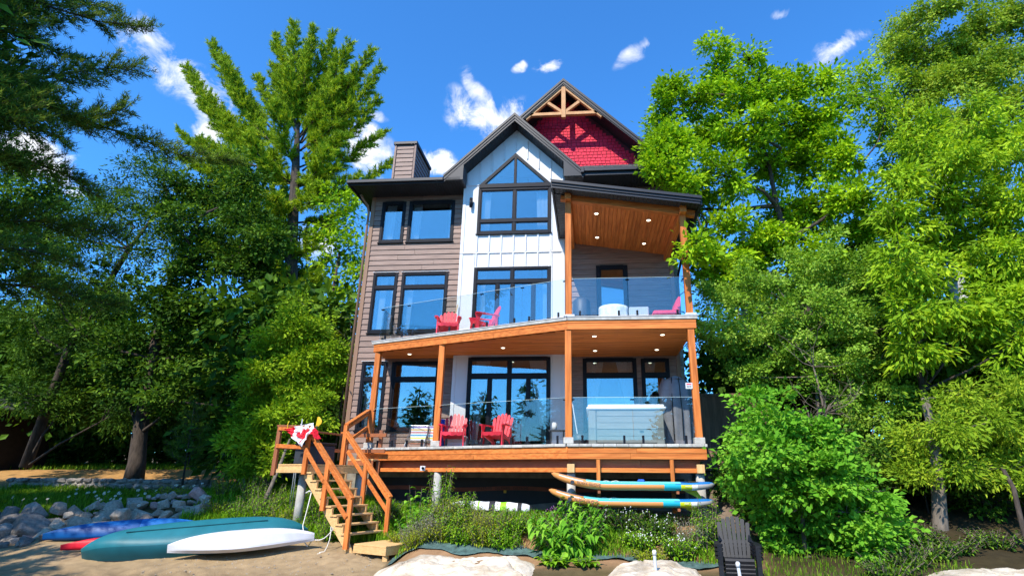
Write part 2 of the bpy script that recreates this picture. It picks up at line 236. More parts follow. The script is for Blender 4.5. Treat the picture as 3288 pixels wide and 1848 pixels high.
# ------------------------------------------------------------------ helpers
ORG = {}
def link(o): COL.objects.link(o); return o
class MB:
    def __init__(s): s.v = []; s.f = []; s.c = []; s.col = None
    def add(s, vs, fs, col=None):
        b = len(s.v); s.v += [tuple(v) for v in vs]; s.f += [tuple(i+b for i in f) for f in fs]; s.c += [col]*len(fs); return s
    def box(s, x0, x1, y0, y1, z0, z1, col=None):
        return s.add([(x0,y0,z0),(x1,y0,z0),(x1,y1,z0),(x0,y1,z0),(x0,y0,z1),(x1,y0,z1),(x1,y1,z1),(x0,y1,z1)],
              [(0,3,2,1),(4,5,6,7),(0,1,5,4),(1,2,6,5),(2,3,7,6),(3,0,4,7)], col)
    def cbox(s, x0, x1, y0, y1, z0, z1, c=.006, col=None):
        """box with chamfered edges"""
        b = bmesh.new(); bmesh.ops.create_cube(b, size=1)
        for v in b.verts: v.co = ((x0+x1)/2+v.co.x*(x1-x0), (y0+y1)/2+v.co.y*(y1-y0), (z0+z1)/2+v.co.z*(z1-z0))
        bmesh.ops.bevel(b, geom=b.edges[:], offset=c, segments=1, affect='EDGES'); return s.bm(b, col)
    def bm(s, b, col=None, mtx=None):
        b.verts.index_update(); s.add([(mtx @ v.co) if mtx else v.co for v in b.verts], [[v.index for v in f.verts] for f in b.faces], col); b.free(); return s
    def beam(s, p0, p1, w, h, upv=(0, 0, 1), c=.006, col=None):
        """square timber from p0 to p1 with eased long edges"""
        p0 = Vector(p0); p1 = Vector(p1); d = (p1-p0).normalized(); sd = d.cross(Vector(upv))
        if sd.length < 1e-4: sd = d.cross(Vector((0, 1, 0)))
        sd.normalize(); uu = sd.cross(d); a, b = w/2, h/2
        pr = [(a-c, -b), (a, -b+c), (a, b-c), (a-c, b), (-a+c, b), (-a, b-c), (-a, -b+c), (-a+c, -b)]
        vs = [p0+sd*x+uu*y for x, y in pr]+[p1+sd*x+uu*y for x, y in pr]
        return s.add(vs, [(i, (i+1) % 8, 8+(i+1) % 8, 8+i) for i in range(8)]+[tuple(range(7, -1, -1)), tuple(range(8, 16))], col)
    def tube(s, pts, rad, n=8, caps=True, col=None):
        pts = [Vector(p) for p in pts]; k = len(pts); rad = rad if isinstance(rad, (list, tuple)) else [rad]*k
        vs = []; ref = None
        for i, p in enumerate(pts):
            d = (pts[min(i+1, k-1)]-pts[max(i-1, 0)])
            d = d.normalized() if d.length > 1e-9 else Vector((0, 0, 1))
            if ref is None: ref = d.orthogonal().normalized()
            ref = (ref-d*ref.dot(d)); ref = ref.normalized() if ref.length > 1e-6 else d.orthogonal().normalized()
            q = d.cross(ref)
            for j in range(n):
                a = 2*math.pi*j/n; vs.append(p+(ref*math.cos(a)+q*math.sin(a))*rad[i])
        fs = [(i*n+j, i*n+(j+1) % n, (i+1)*n+(j+1) % n, (i+1)*n+j) for i in range(k-1) for j in range(n)]
        if caps: fs += [tuple(range(n-1, -1, -1)), tuple(range((k-1)*n, k*n))]
        return s.add(vs, fs, col)
    def prism(s, poly, y0, y1, axis='y', col=None):
        """polygon in xz (or xy with axis 'z') swept along the other axis"""
        n = len(poly)
        P = (lambda p, t: (p[0], t, p[1])) if axis == 'y' else (lambda p, t: (p[0], p[1], t)) if axis == 'z' else (lambda p, t: (t, p[0], p[1]))
        return s.add([P(p, y0) for p in poly]+[P(p, y1) for p in poly], [tuple(range(n)), tuple(range(2*n-1, n-1, -1))]+[(i+n, (i+1) % n+n, (i+1) % n, i) for i in range(n)], col)
    def grid(s, fn, nu, nv, col=None, both=False):
        vs = [fn(i/nu, j/nv) for j in range(nv+1) for i in range(nu+1)]
        return s.add(vs, [(j*(nu+1)+i, j*(nu+1)+i+1, (j+1)*(nu+1)+i+1, (j+1)*(nu+1)+i) for j in range(nv) for i in range(nu)], col)
    def disc(s, c, r, n=14, z=None, col=None):
        c = Vector(c); return s.add([c]+[c+Vector((r*math.cos(2*math.pi*i/n), r*math.sin(2*math.pi*i/n), 0)) for i in range(n)], [(0, 1+(i+1) % n, 1+i) for i in range(n)], col)
    def mesh(s, name, mats, org=(0, 0, 0), smooth=False, fix=True):
        me = bpy.data.meshes.new(name); o = Vector(org)
        me.from_pydata([tuple(Vector(v)-o) for v in s.v], [], s.f)
        if fix:
            b = bmesh.new(); b.from_mesh(me); bmesh.ops.recalc_face_normals(b, faces=b.faces[:]); b.to_mesh(me); b.free()
        if any(c is not None for c in s.c):
            a = me.attributes.new('col', 'FLOAT_COLOR', 'FACE'); q = []
            for c in s.c: q += [*(c or (.5, .5, .5)), 1]
            a.data.foreach_set('color', q)
        for mm in (mats if isinstance(mats, (list, tuple)) else [mats]): me.materials.append(mm)
        if smooth: me.polygons.foreach_set('use_smooth', [True]*len(me.polygons))
        me.update(); return me

def setp(o, label=None, cat=None, group=None, kind=None):
    if label: o['label'] = label
    if cat: o['category'] = cat
    if group: o['group'] = group
    if kind: o['kind'] = kind
    return o
def thing(name, label, cat, loc=(0, 0, 0), group=None, world=True):
    o = link(bpy.data.objects.new(name, None)); o.location = loc; o.empty_display_size = .2
    ORG[o.name] = Vector(loc) if world else Vector((0, 0, 0))
    return setp(o, label, cat, group)
def put(name, me, parent=None, loc=None, label=None, kind=None):
    """an object from ready mesh data; loc in world (or the thing's own) coordinates"""
    o = link(bpy.data.objects.new(name, me))
    if parent is not None:
        po = ORG[parent.name]; o.parent = parent
        l = Vector(loc) if loc is not None else po
        o.location = l-po; ORG[o.name] = l
    else:
        o.location = loc or (0, 0, 0); ORG[o.name] = Vector(loc or (0, 0, 0))
    return setp(o, label, None, None, kind)
def part(name, mb, mats, parent=None, smooth=False, label=None, kind=None, fix=True):
    return put(name, mb.mesh(name, mats, ORG[parent.name] if parent is not None else (0, 0, 0), smooth, fix), parent, None, label, kind)
def solo(name, mb, mats, label, cat, group=None, smooth=False, base=None, kind=None):
    b = Vector(base) if base else Vector((0, 0, 0))
    o = put(name, mb.mesh(name, mats, b, smooth), None, b); return setp(o, label, cat, group, kind)
def dup(o, parent=None):
    c = o.copy(); link(c); c.parent = parent; ORG[c.name] = ORG[o.name].copy()
    for ch in list(o.children): dup(ch, c)
    return c
def text_mesh(s, size, depth=.003):
    cu = bpy.data.curves.new('lettering', 'FONT'); cu.body = s; cu.size = size; cu.extrude = depth
    o = bpy.data.objects.new('lettering', cu); COL.objects.link(o); dg = bpy.context.evaluated_depsgraph_get()
    me = bpy.data.meshes.new_from_object(o.evaluated_get(dg)); bpy.data.objects.remove(o); return me

rs = np.random.RandomState(11)
def unit(a): return a/np.maximum(np.linalg.norm(a, axis=-1, keepdims=True), 1e-9)
def npmesh(name, V, k, tint, mt, org=(0, 0, 0)):
    """mesh of polygons with k corners each, corners stored one after another"""
    V = np.asarray(V, np.float32).reshape(-1, 3)-np.array(org, np.float32); n = len(V)//k
    me = bpy.data.meshes.new(name); me.vertices.add(len(V)); me.vertices.foreach_set('co', V.ravel()); me.loops.add(len(V)); me.loops.foreach_set('vertex_index', np.arange(len(V), dtype=np.int32))
    me.polygons.add(n); me.polygons.foreach_set('loop_start', np.arange(0, len(V), k, dtype=np.int32))
    a = me.attributes.new('tint', 'FLOAT', 'FACE'); a.data.foreach_set('value', np.asarray(tint, np.float32)); me.materials.append(mt); me.update(calc_edges=True); me.validate(); return me
def leaf_tris(P, A, Nn, L, Wd, fold=.15):
    """each leaf is two folded triangles: base, side, tip"""
    A = unit(A); S = unit(np.cross(A, Nn)); U = np.cross(S, A); L = np.reshape(L, (-1, 1)); Wd = np.reshape(Wd, (-1, 1))
    mid = P+A*L*.45+U*Wd*fold; a = mid+S*Wd*.5; b = mid-S*Wd*.5; tip = P+A*L
    return np.stack([P, a, tip, P, tip, b], 1).reshape(-1, 3)
# ------------------------------------------------------------------ ground, water
def beach(y): return np.clip(.2*(y-12.65), -.9, 3)
def sstep(a, b, x): t = np.clip((x-a)/(b-a), 0, 1); return t*t*(3-2*t)
def height(x, y):
    x = np.asarray(x, float); y = np.asarray(y, float)
    yb = np.interp(x, [-40, -20, -14.1, -13.3, -12.8, -11.65, -10.9, -9.2, -7, -5.5], [12.5, 13.0, 13.4, 14.0, 14.9, 15.35, 15.9, 16.2, 15.6, 14.6])
    u = y-yb; zl = np.where(u < 0, beach(y), beach(yb)+np.interp(u, [0, .7, 1.1, 7, 7.15, 12, 20, 60, 130], [0, .42, .48, .93, 1.0, 1.85, 2.25, 3.4, 7]))
    zm = np.interp(y, [5, 10, 11.3, 12.2, 12.8, 13.9, 15, 17.3, 30, 60, 130], [-.8, -.05, .06, .22, .45, .80, .84, .85, 2.6, 4, 8])
    zr = np.interp(y, [5, 9.5, 11, 13, 16, 20, 30, 60, 130], [-.6, -.1, .08, .4, 1.2, 2.1, 3.2, 5, 9])
    a = sstep(-4.35, -3.5, x); b = sstep(2.8, 3.8, x)
    z = zl*(1-a)+zm*a*(1-b)+zr*b
    return z+.02*np.sin(x*2.1+1)*np.sin(y*1.7)+.012*np.sin(x*5.3)*np.sin(y*4.7+2)
def hz(x, y): return float(height(x, y))
def ground():
    xs = np.concatenate([[-500, -250, -130, -80, -55, -40, -32], np.arange(-26, -12.6, .2), np.arange(-12.6, -4, .09), np.arange(-4, 14.01, .2), [17, 21, 28, 40, 60, 90, 150, 300, 500]])
    ys = np.concatenate([[-60, -20, 0, 5], np.arange(8, 11, .2), np.arange(11, 14, .075), np.arange(14, 30.01, .2), [32, 35, 40, 48, 60, 80, 110, 150, 300, 600]])
    X, Y = np.meshgrid(xs, ys); Z = height(X, Y); nx, ny = len(xs), len(ys)
    rr = np.random.RandomState(3); sm = sstep(-4.2, -4.8, X)*sstep(14.5, 13.5, Y)*sstep(-.6, -.3, Z+.0); Z = Z+(rr.rand(*Z.shape)-.5)*.016*(1-.3*sm)
    fp = np.zeros_like(Z)
    for _ in range(150):                                            # foot marks in the sand
        fx, fy, fa = rr.uniform(-12.5, -4.6), rr.uniform(11.1, 13.6), rr.uniform(0, 3.14); fy = fy if fx > -6.0 else 11.1+(fy-11.1)*.36; dx, dy = X-fx, Y-fy; p_, q_ = dx*np.cos(fa)+dy*np.sin(fa), -dx*np.sin(fa)+dy*np.cos(fa); g_ = (p_/.17)**2+(q_/.09)**2; fp += -.035*np.exp(-g_)+.014*np.exp(-(np.sqrt(g_)-1.6)**2*3)
    Z = Z+fp*sm
    V = np.stack([X, Y, Z], -1).reshape(-1, 3)
    me = bpy.data.meshes.new('ground'); F = [(j*nx+i, j*nx+i+1, (j+1)*nx+i+1, (j+1)*nx+i) for j in range(ny-1) for i in range(nx-1)]
    me.from_pydata(V.tolist(), [], F)
    yb = np.interp(X, [-40, -20, -14.1, -13.3, -12.8, -11.65, -10.9, -9.2, -7, -5.5, -4.4, -4.3, 60], [12.5, 13.0, 13.4, 14.0, 14.9, 15.35, 15.9, 16.2, 15.0, 13.6, 12.8, 9, 9])
    sand = sstep(.3, -.3, Y-yb); n1 = .5+.5*np.sin(X*1.3+np.sin(Y*1.9)*2)*np.sin(Y*2.3+X*.7)
    wet = sstep(-.02, -.32, Z)                                     # the lake keeps the lowest sand wet
    n2 = .5+.5*np.sin(X*3.1+2*np.sin(Y*2.7))*np.sin(Y*5.3+1.5*np.sin(X*1.9)); wet = np.clip(wet+.25*n2-.05, 0, 1.2); cs = np.stack([.33-.14*wet, .235-.10*wet, .13-.055*wet], -1)
    dry = sstep(-4.6, -3.6, X)*sstep(3.6, 2.8, X)*sstep(11.4, 12.0, Y)*sstep(14.3, 13.6, Y)
    und = sstep(-4.2, -3.4, X)*sstep(4.2, 3.2, X)*sstep(13.6, 14.6, Y)
    soil = np.stack([.085+.03*n1, .065+.02*n1, .035+0*n1], -1)*(1-.6*sstep(2.6, 3.4, X)*sstep(10.6, 12.0, Y))[..., None]  # tree shade on the ground right of the house, put into its colour
    soil = soil*(1-dry[..., None])+np.array([.30, .175, .09])*dry[..., None]
    soil = soil*(1-und[..., None])+np.array([.21, .16, .12])*und[..., None]
    path = np.exp(-((Y-24.0-.05*(X+20))/1.9)**4)*sstep(-13, -16, X)  # the worn path across the yard
    soil = soil*(1-path[..., None])+np.array([.40, .22, .075])*path[..., None]
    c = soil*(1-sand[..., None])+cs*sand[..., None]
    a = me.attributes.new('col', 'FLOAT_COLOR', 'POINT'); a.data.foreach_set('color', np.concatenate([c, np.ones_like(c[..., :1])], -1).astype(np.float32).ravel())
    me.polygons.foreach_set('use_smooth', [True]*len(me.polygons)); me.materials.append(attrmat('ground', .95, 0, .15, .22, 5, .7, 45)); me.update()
    setp(put('ground', me), None, None, None, 'structure')
    w = MB().grid(lambda u, v: (-400+800*u, -500+509*v, -.42), 4, 4)
    setp(part('lake', w, mat('lake_water', (.02, .04, .045), .06, spec=.6, nscale=.5, namt=.1, bump=.15, bscale=1.5)), None, None, None, 'structure')
ground()

# ------------------------------------------------------------------ house
H0 = (-2.5, 17.4, .8)
house = thing('lake_house', 'three-storey lake house with brown siding, white gabled bay and red shingled gable', 'house', H0)
def segs(x0, x1, cuts):
    out = [(x0, x1)]
    for a, b in cuts:
        n = []
        for s, e in out:
            if b <= s or a >= e: n.append((s, e)); continue
            if a > s: n.append((s, a))
            if b < e: n.append((b, e))
        out = n
    return [q for q in out if q[1]-q[0] > .03]
def wall_sheet(x0, x1, z0, z1, holes, y, th=.1):
    mb = MB(); xs = sorted({x0, x1, *[h[0] for h in holes], *[h[1] for h in holes]}); zs = sorted({z0, z1, *[h[2] for h in holes], *[h[3] for h in holes]})
    xs = [x for x in xs if x0 <= x <= x1]; zs = [z for z in zs if z0 <= z <= z1]
    for j in range(len(zs)-1):
        run = None
        for i in range(len(xs)):
            cx = (xs[i]+xs[i+1])/2 if i < len(xs)-1 else None; cz = (zs[j]+zs[j+1])/2
            solid = cx is not None and not any(h[0] < cx < h[1] and h[2] < cz < h[3] for h in holes)
            if solid and run is None: run = xs[i]
            if not solid and run is not None: mb.box(run, xs[i], y, y+th, zs[j], zs[j+1]); run = None
    return mb
def lap_board(x0, x1, z, p, y):
    """one lap-siding board: thick at the bottom edge, thin at the top"""
    g = .004
    return MB().add([(x0+g, y-.038, z), (x1-g, y-.038, z), (x1-g, y-.012, z+p-.004), (x0+g, y-.012, z+p-.004), (x0+g, y+.0, z), (x1-g, y+.0, z), (x1-g, y+.0, z+p-.006), (x0+g, y+.0, z+p-.006)],
                    [(0, 1, 2, 3), (5, 4, 7, 6), (0, 4, 5, 1), (3, 2, 6, 7), (0, 3, 7, 4), (1, 5, 6, 2)])
WL = [(-7.34, -6.50, 9.55, 11.13, []), (-6.34, -4.71, 9.55, 11.13, []), (-7.37, -6.54, 6.28, 8.38, [7.86]), (-6.36, -4.78, 6.28, 8.38, [7.86]), (-7.41, -6.60, 3.11, 5.28, [4.71]), (-6.40, -4.85, 3.11, 5.28, [4.71])]
WR = [(.30, 1.31, 5.76, 8.48, []), (-.19, 1.46, 3.1, 5.33, [4.79]), (1.64, 2.48, 3.1, 5.31, [4.79])]
wl = part('wall', wall_sheet(-7.72, -4.3, .85, 11.55, WL, 17.5), M['siding'], house, label='brown lap-sided wall left of the white bay')
wr = part('wall', wall_sheet(-.75, 2.82, 1.9, 12.2, WR, 17.45), M['siding'], house, label='brown lap-sided wall behind the covered porch')
wr2 = MB(); wr2.box(-7.72, -7.62, 17.6, 25, .85, 11.5); wr2.box(2.72, 2.82, 17.55, 25, .85, 12.2); wr2.box(-7.72, 2.82, 25, 25.1, .85, 14)
part('wall', wr2, M['siding'], house)
def side_board(wallo, x0, x1, holes, zb, zt, y, p=.192):
    r = random.Random(5); z = zb
    while z < zt:
        hs = []
        for h in holes:
            ov = min(h[3], z+p)-max(h[2], z)
            if ov > .3*p: hs.append((h[0], h[1]))
        for a, b in segs(x0, x1, hs):
            cuts = [a]
            if b-a > 2.6: cuts.append(a+(b-a)*r.uniform(.25, .75))
            cuts.append(b)
            for i in range(len(cuts)-1): part('siding_board', lap_board(cuts[i], cuts[i+1], z, p, y), M['siding'], wallo)
        z += p
side_board(wl, -7.62, -4.32, WL, 2.35, 11.3, 17.5)
side_board(wr, -.72, 2.72, WR, 2.60, 11.3, 17.45)
cb = MB(); cb.cbox(-7.76, -7.62, 17.44, 17.56, 1.9, 11.33); cb.cbox(-4.40, -4.30, 17.46, 17.5, 2.4, 11.3); part('corner_trim', cb, M['trimb'], house)
cb = MB(); cb.cbox(2.72, 2.85, 17.39, 17.5, 2.4, 11.5); part('corner_trim', cb, M['trimb'], house)
dsp = MB().tube([(-8.05, 17.1, 11.28), (-8.0, 17.2, 11.15), (-7.86, 17.36, 10.95), (-7.82, 17.42, 10.7), (-7.82, 17.42, 2.2)], .045, 8); part('downspout', dsp, M['trimb'], house, True)
dsp = MB().tube([(2.95, 14.4, 8.68), (2.93, 15.2, 8.5), (2.9, 16.9, 7.95), (2.9, 17.3, 7.6), (2.9, 17.35, 5.8)], .04, 8); part('downspout', dsp, M['black'], house, True)

# bay
BX0, BX1, YB = -4.30, -.75, 17.05
WB = [(-3.74, -1.23, 9.58, 11.46), (-3.75, -1.23, 5.76, 8.34), (-3.79, -1.23, 2.58, 5.31)]
bm = wall_sheet(BX0, BX1, 1.9, 11.46, WB, YB, .08)
def gp(poly): bm.prism(poly, YB, YB+.08)
gp([(-4.30, 11.462), (-3.73, 11.462), (-2.48, 12.70), (-2.48, 13.68), (-4.25, 11.91)]); gp([(-.75, 11.462), (-.79, 11.99), (-2.48, 13.68), (-2.48, 12.70), (-1.23, 11.462)])
for x in (BX0, BX1-.08): bm.box(x, x+.08, YB+.082, 17.6, 1.9, 11.9)
bay = part('wall', bm, M['white'], house, label='white board-and-batten bay')
b2 = MB()
def batten(x, z0, z1, w=.05, d=.042): b2.cbox(x-w/2, x+w/2, YB-d, YB-.001, z0, z1, .004); part('batten', b2, M['white'], bay); 
for k in range(7):
    x = -3.735+.4167*k
    b2 = MB(); batten(x, 8.905, 9.545)
    b2 = MB(); batten(x, 8.37, 8.855)
    if k not in (0, 6):
        b2 = MB(); batten(x, 5.335, 5.385)
for k in range(-1, 8):
    x = -3.735+.4167*k; top = 13.64-abs(x+2.48); lo = 12.86-abs(x+2.48)
    if abs(x+2.48) > 1.3: lo = 11.50
    b2 = MB(); batten(x, lo, top-.02, .035)
for a in ((-4.30, -4.19, 5.84, 11.44), (-.86, -.75, 5.84, 9.6), (-4.30, -4.19, 2.56, 5.38), (-.86, -.75, 2.56, 5.38), (-3.81, -3.765, 8.91, 11.40), (-1.205, -1.16, 8.91, 11.40), (-3.83, -3.78, 5.84, 8.85), (-1.205, -1.16, 5.84, 8.85), (-1.20, -1.15, 2.56, 5.36)):
    part('trim_board', MB().cbox(a[0], a[1], YB-.024, YB-.0005, a[2], a[3], .004), M['white'], bay)
for a in ((BX0, BX1, 8.857, 8.903, .035), (BX0, -3.76, 11.44, 11.475, .03), (-3.76, -1.2, 9.547, 9.575, .045), (-3.78, -1.2, 8.345, 8.368, .05)):
    part('trim_board', MB().cbox(a[0], a[1], YB-a[4], YB-.0006, a[2], a[3], .004), M['white'], bay)

# windows: black frame, panes, curtains
def curtain(parent, xt0, xt1, xb0, xb1, z0, z1, y, n=9, tie=None):
    def f(u, v):
        t = 1-v
        if tie: w = 1-abs(t-tie)/(.6) if t < tie+.6 else 0; w = max(0, w)
        else: w = 0
        k = t**.7 if tie else t
        a = xt0+(xb0-xt0)*k; b = xt1+(xb1-xt1)*k
        return (a+(b-a)*u, y+.035*math.sin(u*n*6.28)*(1-.3*v)+.015*math.sin(u*n*2.2), z0+(z1-z0)*v)
    part('curtain', MB().grid(f, 54, 12), M['curtain'], parent, True)
def window(x0, x1, z0, z1, Y, trs=(), mull=(), fr=.075, cur=(), leaves=None, label=None, hbar_full=True, flash=False):
    mb = MB(); a, b = Y-.055, Y+.05
    def bar(xa, xb, za, zb, y0=a, y1=b): mb.cbox(xa, xb, y0, y1, za, zb, .006)
    bar(x0-.02, x0+fr, z0, z1); bar(x1-fr, x1+.02, z0, z1); bar(x0+fr, x1-fr, z1-fr, z1+.015); bar(x0+fr, x1-fr, z0-.015, z0+fr); bar(x0-.05, x1+.05, z0-.05, z0-.016, a-.03, b)
    zz = [z0+fr]+[q for t in trs for q in (t-.06, t+.06)]+[z1-fr]
    for t in trs: bar(x0+fr, x1-fr, t-.06, t+.06)
    cells = []
    for i in range(0, len(zz), 2):
        za, zb = zz[i], zz[i+1]; ms = mull if (leaves is None or i > 0) else leaves
        xx = [x0+fr]+[q for t in ms for q in (t-.045, t+.045)]+[x1-fr]
        for t in ms: bar(t-.045, t+.045, za, zb, a+.01, b)
        for k in range(0, len(xx), 2): cells.append((xx[k], xx[k+1], za, zb))
    w = part('window', mb, M['black'], house, label=label)
    for (xa, xb, za, zb) in cells:
        s = MB()                                                    # sash round the glass
        for q in ((xa, xa+.03, za, zb), (xb-.03, xb, za, zb), (xa+.03, xb-.03, za, za+.03), (xa+.03, xb-.03, zb-.03, zb)): s.box(q[0], q[1], Y-.028, Y+.03, q[2], q[3])
        part('sash', s, M['black'], w)
        part('pane', MB().box(xa+.03, xb-.03, Y-.006, Y+.006, za+.03, zb-.03), M['pane'], w)
    for c in cur: curtain(w, *c)
    if flash: part('drip_cap', MB().cbox(x0-.04, x1+.04, Y-.09, Y-.03, z1+.016, z1+.034, .003), M['white'], w)
    return w
L5 = 17.5
window(*WL[0][:4], L5, cur=[(-7.25, -6.9, -7.25, -6.95, 9.6, 11.1, L5+.2)]); window(*WL[1][:4], L5, cur=[(-6.28, -5.95, -6.28, -6.0, 9.6, 11.1, L5+.2), (-4.95, -4.8, -4.93, -4.8, 9.6, 11.1, L5+.2)])
window(*WL[2][:4], L5, [7.86], flash=True, cur=[(-7.2, -6.95, -7.2, -7.0, 6.3, 8.3, L5+.2), (-6.8, -6.6, -6.8, -6.6, 6.3, 8.3, L5+.25)]); window(*WL[3][:4], L5, [7.86], flash=True, cur=[(-6.3, -6.0, -6.3, -6.05, 6.3, 8.3, L5+.2), (-4.98, -4.85, -4.98, -4.85, 6.3, 8.3, L5+.2)])
window(*WL[4][:4], L5, [4.71], flash=True, cur=[(-7.35, -7.1, -7.35, -7.15, 3.1, 5.2, L5+.2), (-6.98, -6.65, -6.75, -6.62, 3.1, 5.2, L5+.25)]); window(*WL[5][:4], L5, [4.71], cur=[(-6.05, -5.65, -6.3, -6.2, 3.1, 5.2, L5+.25), (-5.5, -4.9, -4.98, -4.88, 3.1, 5.2, L5+.2)])
window(-3.74, -1.23, 9.58, 11.30, YB, [10.05], [-2.485], cur=[(-3.68, -3.35, -3.68, -3.38, 9.6, 11.25, YB+.2), (-1.75, -1.32, -1.7, -1.3, 9.6, 11.25, YB+.2)], label='big white-curtained window under the triangular light')
window(-3.75, -1.23, 5.76, 8.34, YB, [7.84], [-2.49], leaves=[-2.97, -2.47, -1.78], cur=[(-3.6, -3.42, -3.6, -3.4, 5.8, 8.3, YB+.25), (-1.5, -1.3, -1.48, -1.3, 5.8, 8.3, YB+.25)], label='sliding glass door with two transom lights on the upper balcony')
window(-3.79, -1.23, 2.58, 5.31, YB, [4.72], [-2.49], leaves=[-3.10, -2.49, -1.89], cur=[(-3.6, -3.15, -3.65, -3.5, 2.6, 5.25, YB+.25), (-1.9, -1.3, -1.42, -1.3, 2.6, 5.25, YB+.2)], label='sliding glass door with two transom lights on the lower deck')
window(*WR[0][:4], 17.45, fr=.11, label='single glass door on the covered porch'); window(*WR[1][:4], 17.45, [4.79], cur=[(-.1, .45, -.15, .05, 3.1, 5.25, 17.65), (.85, 1.4, 1.25, 1.4, 3.1, 5.25, 17.65)]); window(*WR[2][:4], 17.45, [4.79], cur=[(1.75, 2.1, 1.7, 1.8, 3.1, 5.25, 17.65)])
# triangular light over the big window
t = MB(); ap = (-2.485, 12.70); Lc = (-3.735, 11.455); Rc = (-1.235, 11.455)
for p, q in ((Lc, ap), (Rc, ap)):
    s = 1 if p is Lc else -1
    t.prism([p, q, (q[0], q[1]-.15), (p[0]+.15*s, p[1]-.001+.0)] if True else None, YB-.055, YB+.05)
t.cbox(-3.74, -1.23, YB-.085, YB+.05, 11.31, 11.47, .006); t.cbox(-2.53, -2.44, YB-.05, YB+.05, 11.471, 12.54, .006)
tw = part('triangular_window', t, M['black'], house)
part('pane', MB().prism([(-3.58, 11.472), (-2.531, 11.472), (-2.531, 12.49)], YB-.006, YB+.006), M['pane'], tw); part('pane', MB().prism([(-1.39, 11.472), (-2.439, 12.49), (-2.439, 11.472)], YB-.006, YB+.006), M['pane'], tw)
# rooms behind the glass
rm = MB()
for z in (2.50, 5.66, 8.84): rm.box(-7.6, 2.7, 17.62, 22, z-.12, z-.02)
rm.box(-7.6, 2.7, 22, 22.1, 2.4, 12); rm.box(-7.6, 2.7, 17.62, 22, 11.5, 11.6); rm.box(-4.45, -4.38, 17.62, 22, 2.5, 11.5); rm.box(-.72, -.66, 17.62, 22, 2.5, 11.5); rm.box(-4.2, -.84, 17.14, 17.62, 8.72, 8.82); rm.box(-4.2, -.84, 17.14, 17.62, 5.54, 5.64); rm.box(-4.2, -.84, 17.14, 17.62, 2.36, 2.46)
part('interior', rm, M['interior'], house)

# roofs
def shell(name, mb, mt, label=None, kind=None, parent=None): return part(name, mb, mt, parent or house, label=label, kind=kind)
def chevron(cx, zt, half, th, y0, y1, wallhalf, zret, halfl=None):
    """a gable roof as one thick folded sheet with boxed eave ends"""
    mb = MB()
    for s in (-1, 1):
        hh = halfl if (s < 0 and halfl) else half; o = (cx+s*hh, zt-hh); mb.prism([(cx, zt), o, (o[0], o[1]-.03), (cx, zt-th)] if s > 0 else [(cx, zt), (cx, zt-th), (o[0], o[1]-.03), o], y0, y1)
        if hh != half: continue
        wx = cx+s*wallhalf
        mb.prism([(o[0], o[1]-.031), (wx, zt-wallhalf-.031-.0), (wx, zret), (o[0], zret)], y0+.01, y0+.9)
    return mb
g1 = shell('roof', chevron(-2.48, 13.92, 2.39, .05, 16.46, 22, 1.74, 11.36), M['shingle_roof'], 'steep gable roof over the white bay')
g2 = shell('roof', chevron(-.76, 15.43, 2.80, .05, 16.62, 25, 2.62, 12.50, 1.66), M['shingle_roof'], 'highest steep gable roof over the red gable')
def rake(cx, zt, half, y, roof, drop=.26, halfl=None):
    """two-step metal rake boards on the front edge"""
    for s in (-1, 1):
        hh = halfl if (s < 0 and halfl) else half; mb = MB(); e = (cx+s*hh, zt-hh)
        mb.prism([(cx, zt+.05), (e[0]+s*.02, e[1]+.03), (e[0]+s*.02, e[1]-.06), (cx, zt-.06)], y-.07, y)
        mb.prism([(cx, zt-.061), (e[0], e[1]-.061), (e[0], e[1]-.16), (cx, zt-.16)], y-.045, y)
        mb.prism([(cx, zt-.161), (e[0], e[1]-.161), (e[0], e[1]-drop+.02), (cx, zt-drop)], y-.02, y)
        part('rake_board', mb, M['fascia'], roof)
rake(-2.48, 13.92, 2.39, 16.46, g1); rake(-.76, 15.43, 2.80, 16.62, g2, .22, 1.66)
def slope_soffit(cx, zapex, x_in, x_out, y0, y1, roof, wdt=.105):
    """ribbed boards across the underside of a sloping eave"""
    mb = MB()
    for s in (-1, 1):
        t = x_in; xo = min(x_out, 1.6) if (s < 0 and x_out > 2) else x_out
        while t < xo:
            e = min(t+wdt-.012, xo); xa, xb = cx+s*t, cx+s*e
            mb.add([(xa, y0, zapex-t), (xb, y0, zapex-e), (xb, y1, zapex-e), (xa, y1, zapex-t), (xa, y0, zapex-t+.02), (xb, y0, zapex-e+.02), (xb, y1, zapex-e+.02), (xa, y1, zapex-t+.02)], [(0, 3, 2, 1), (4, 5, 6, 7), (0, 1, 5, 4), (1, 2, 6, 5), (2, 3, 7, 6), (3, 0, 4, 7)])
            t += wdt
    part('soffit', mb, M['soffit'], roof, kind='stuff')
slope_soffit(-2.48, 13.69, 0, 1.76, 16.46, 17.05, g1); slope_soffit(-.76, 15.34, 0, 2.70, 16.62, 17.45, g2)
# grey boxed ends of the bay gable
for s in (-1, 1):
    o = -2.48+s*2.39; w = -2.48+s*1.73
    part('eave_return', MB().prism([(o, 11.37), (o, 11.49), (w, 12.14), (w, 11.37)], 16.43, 16.459), M['fascia'], g1)
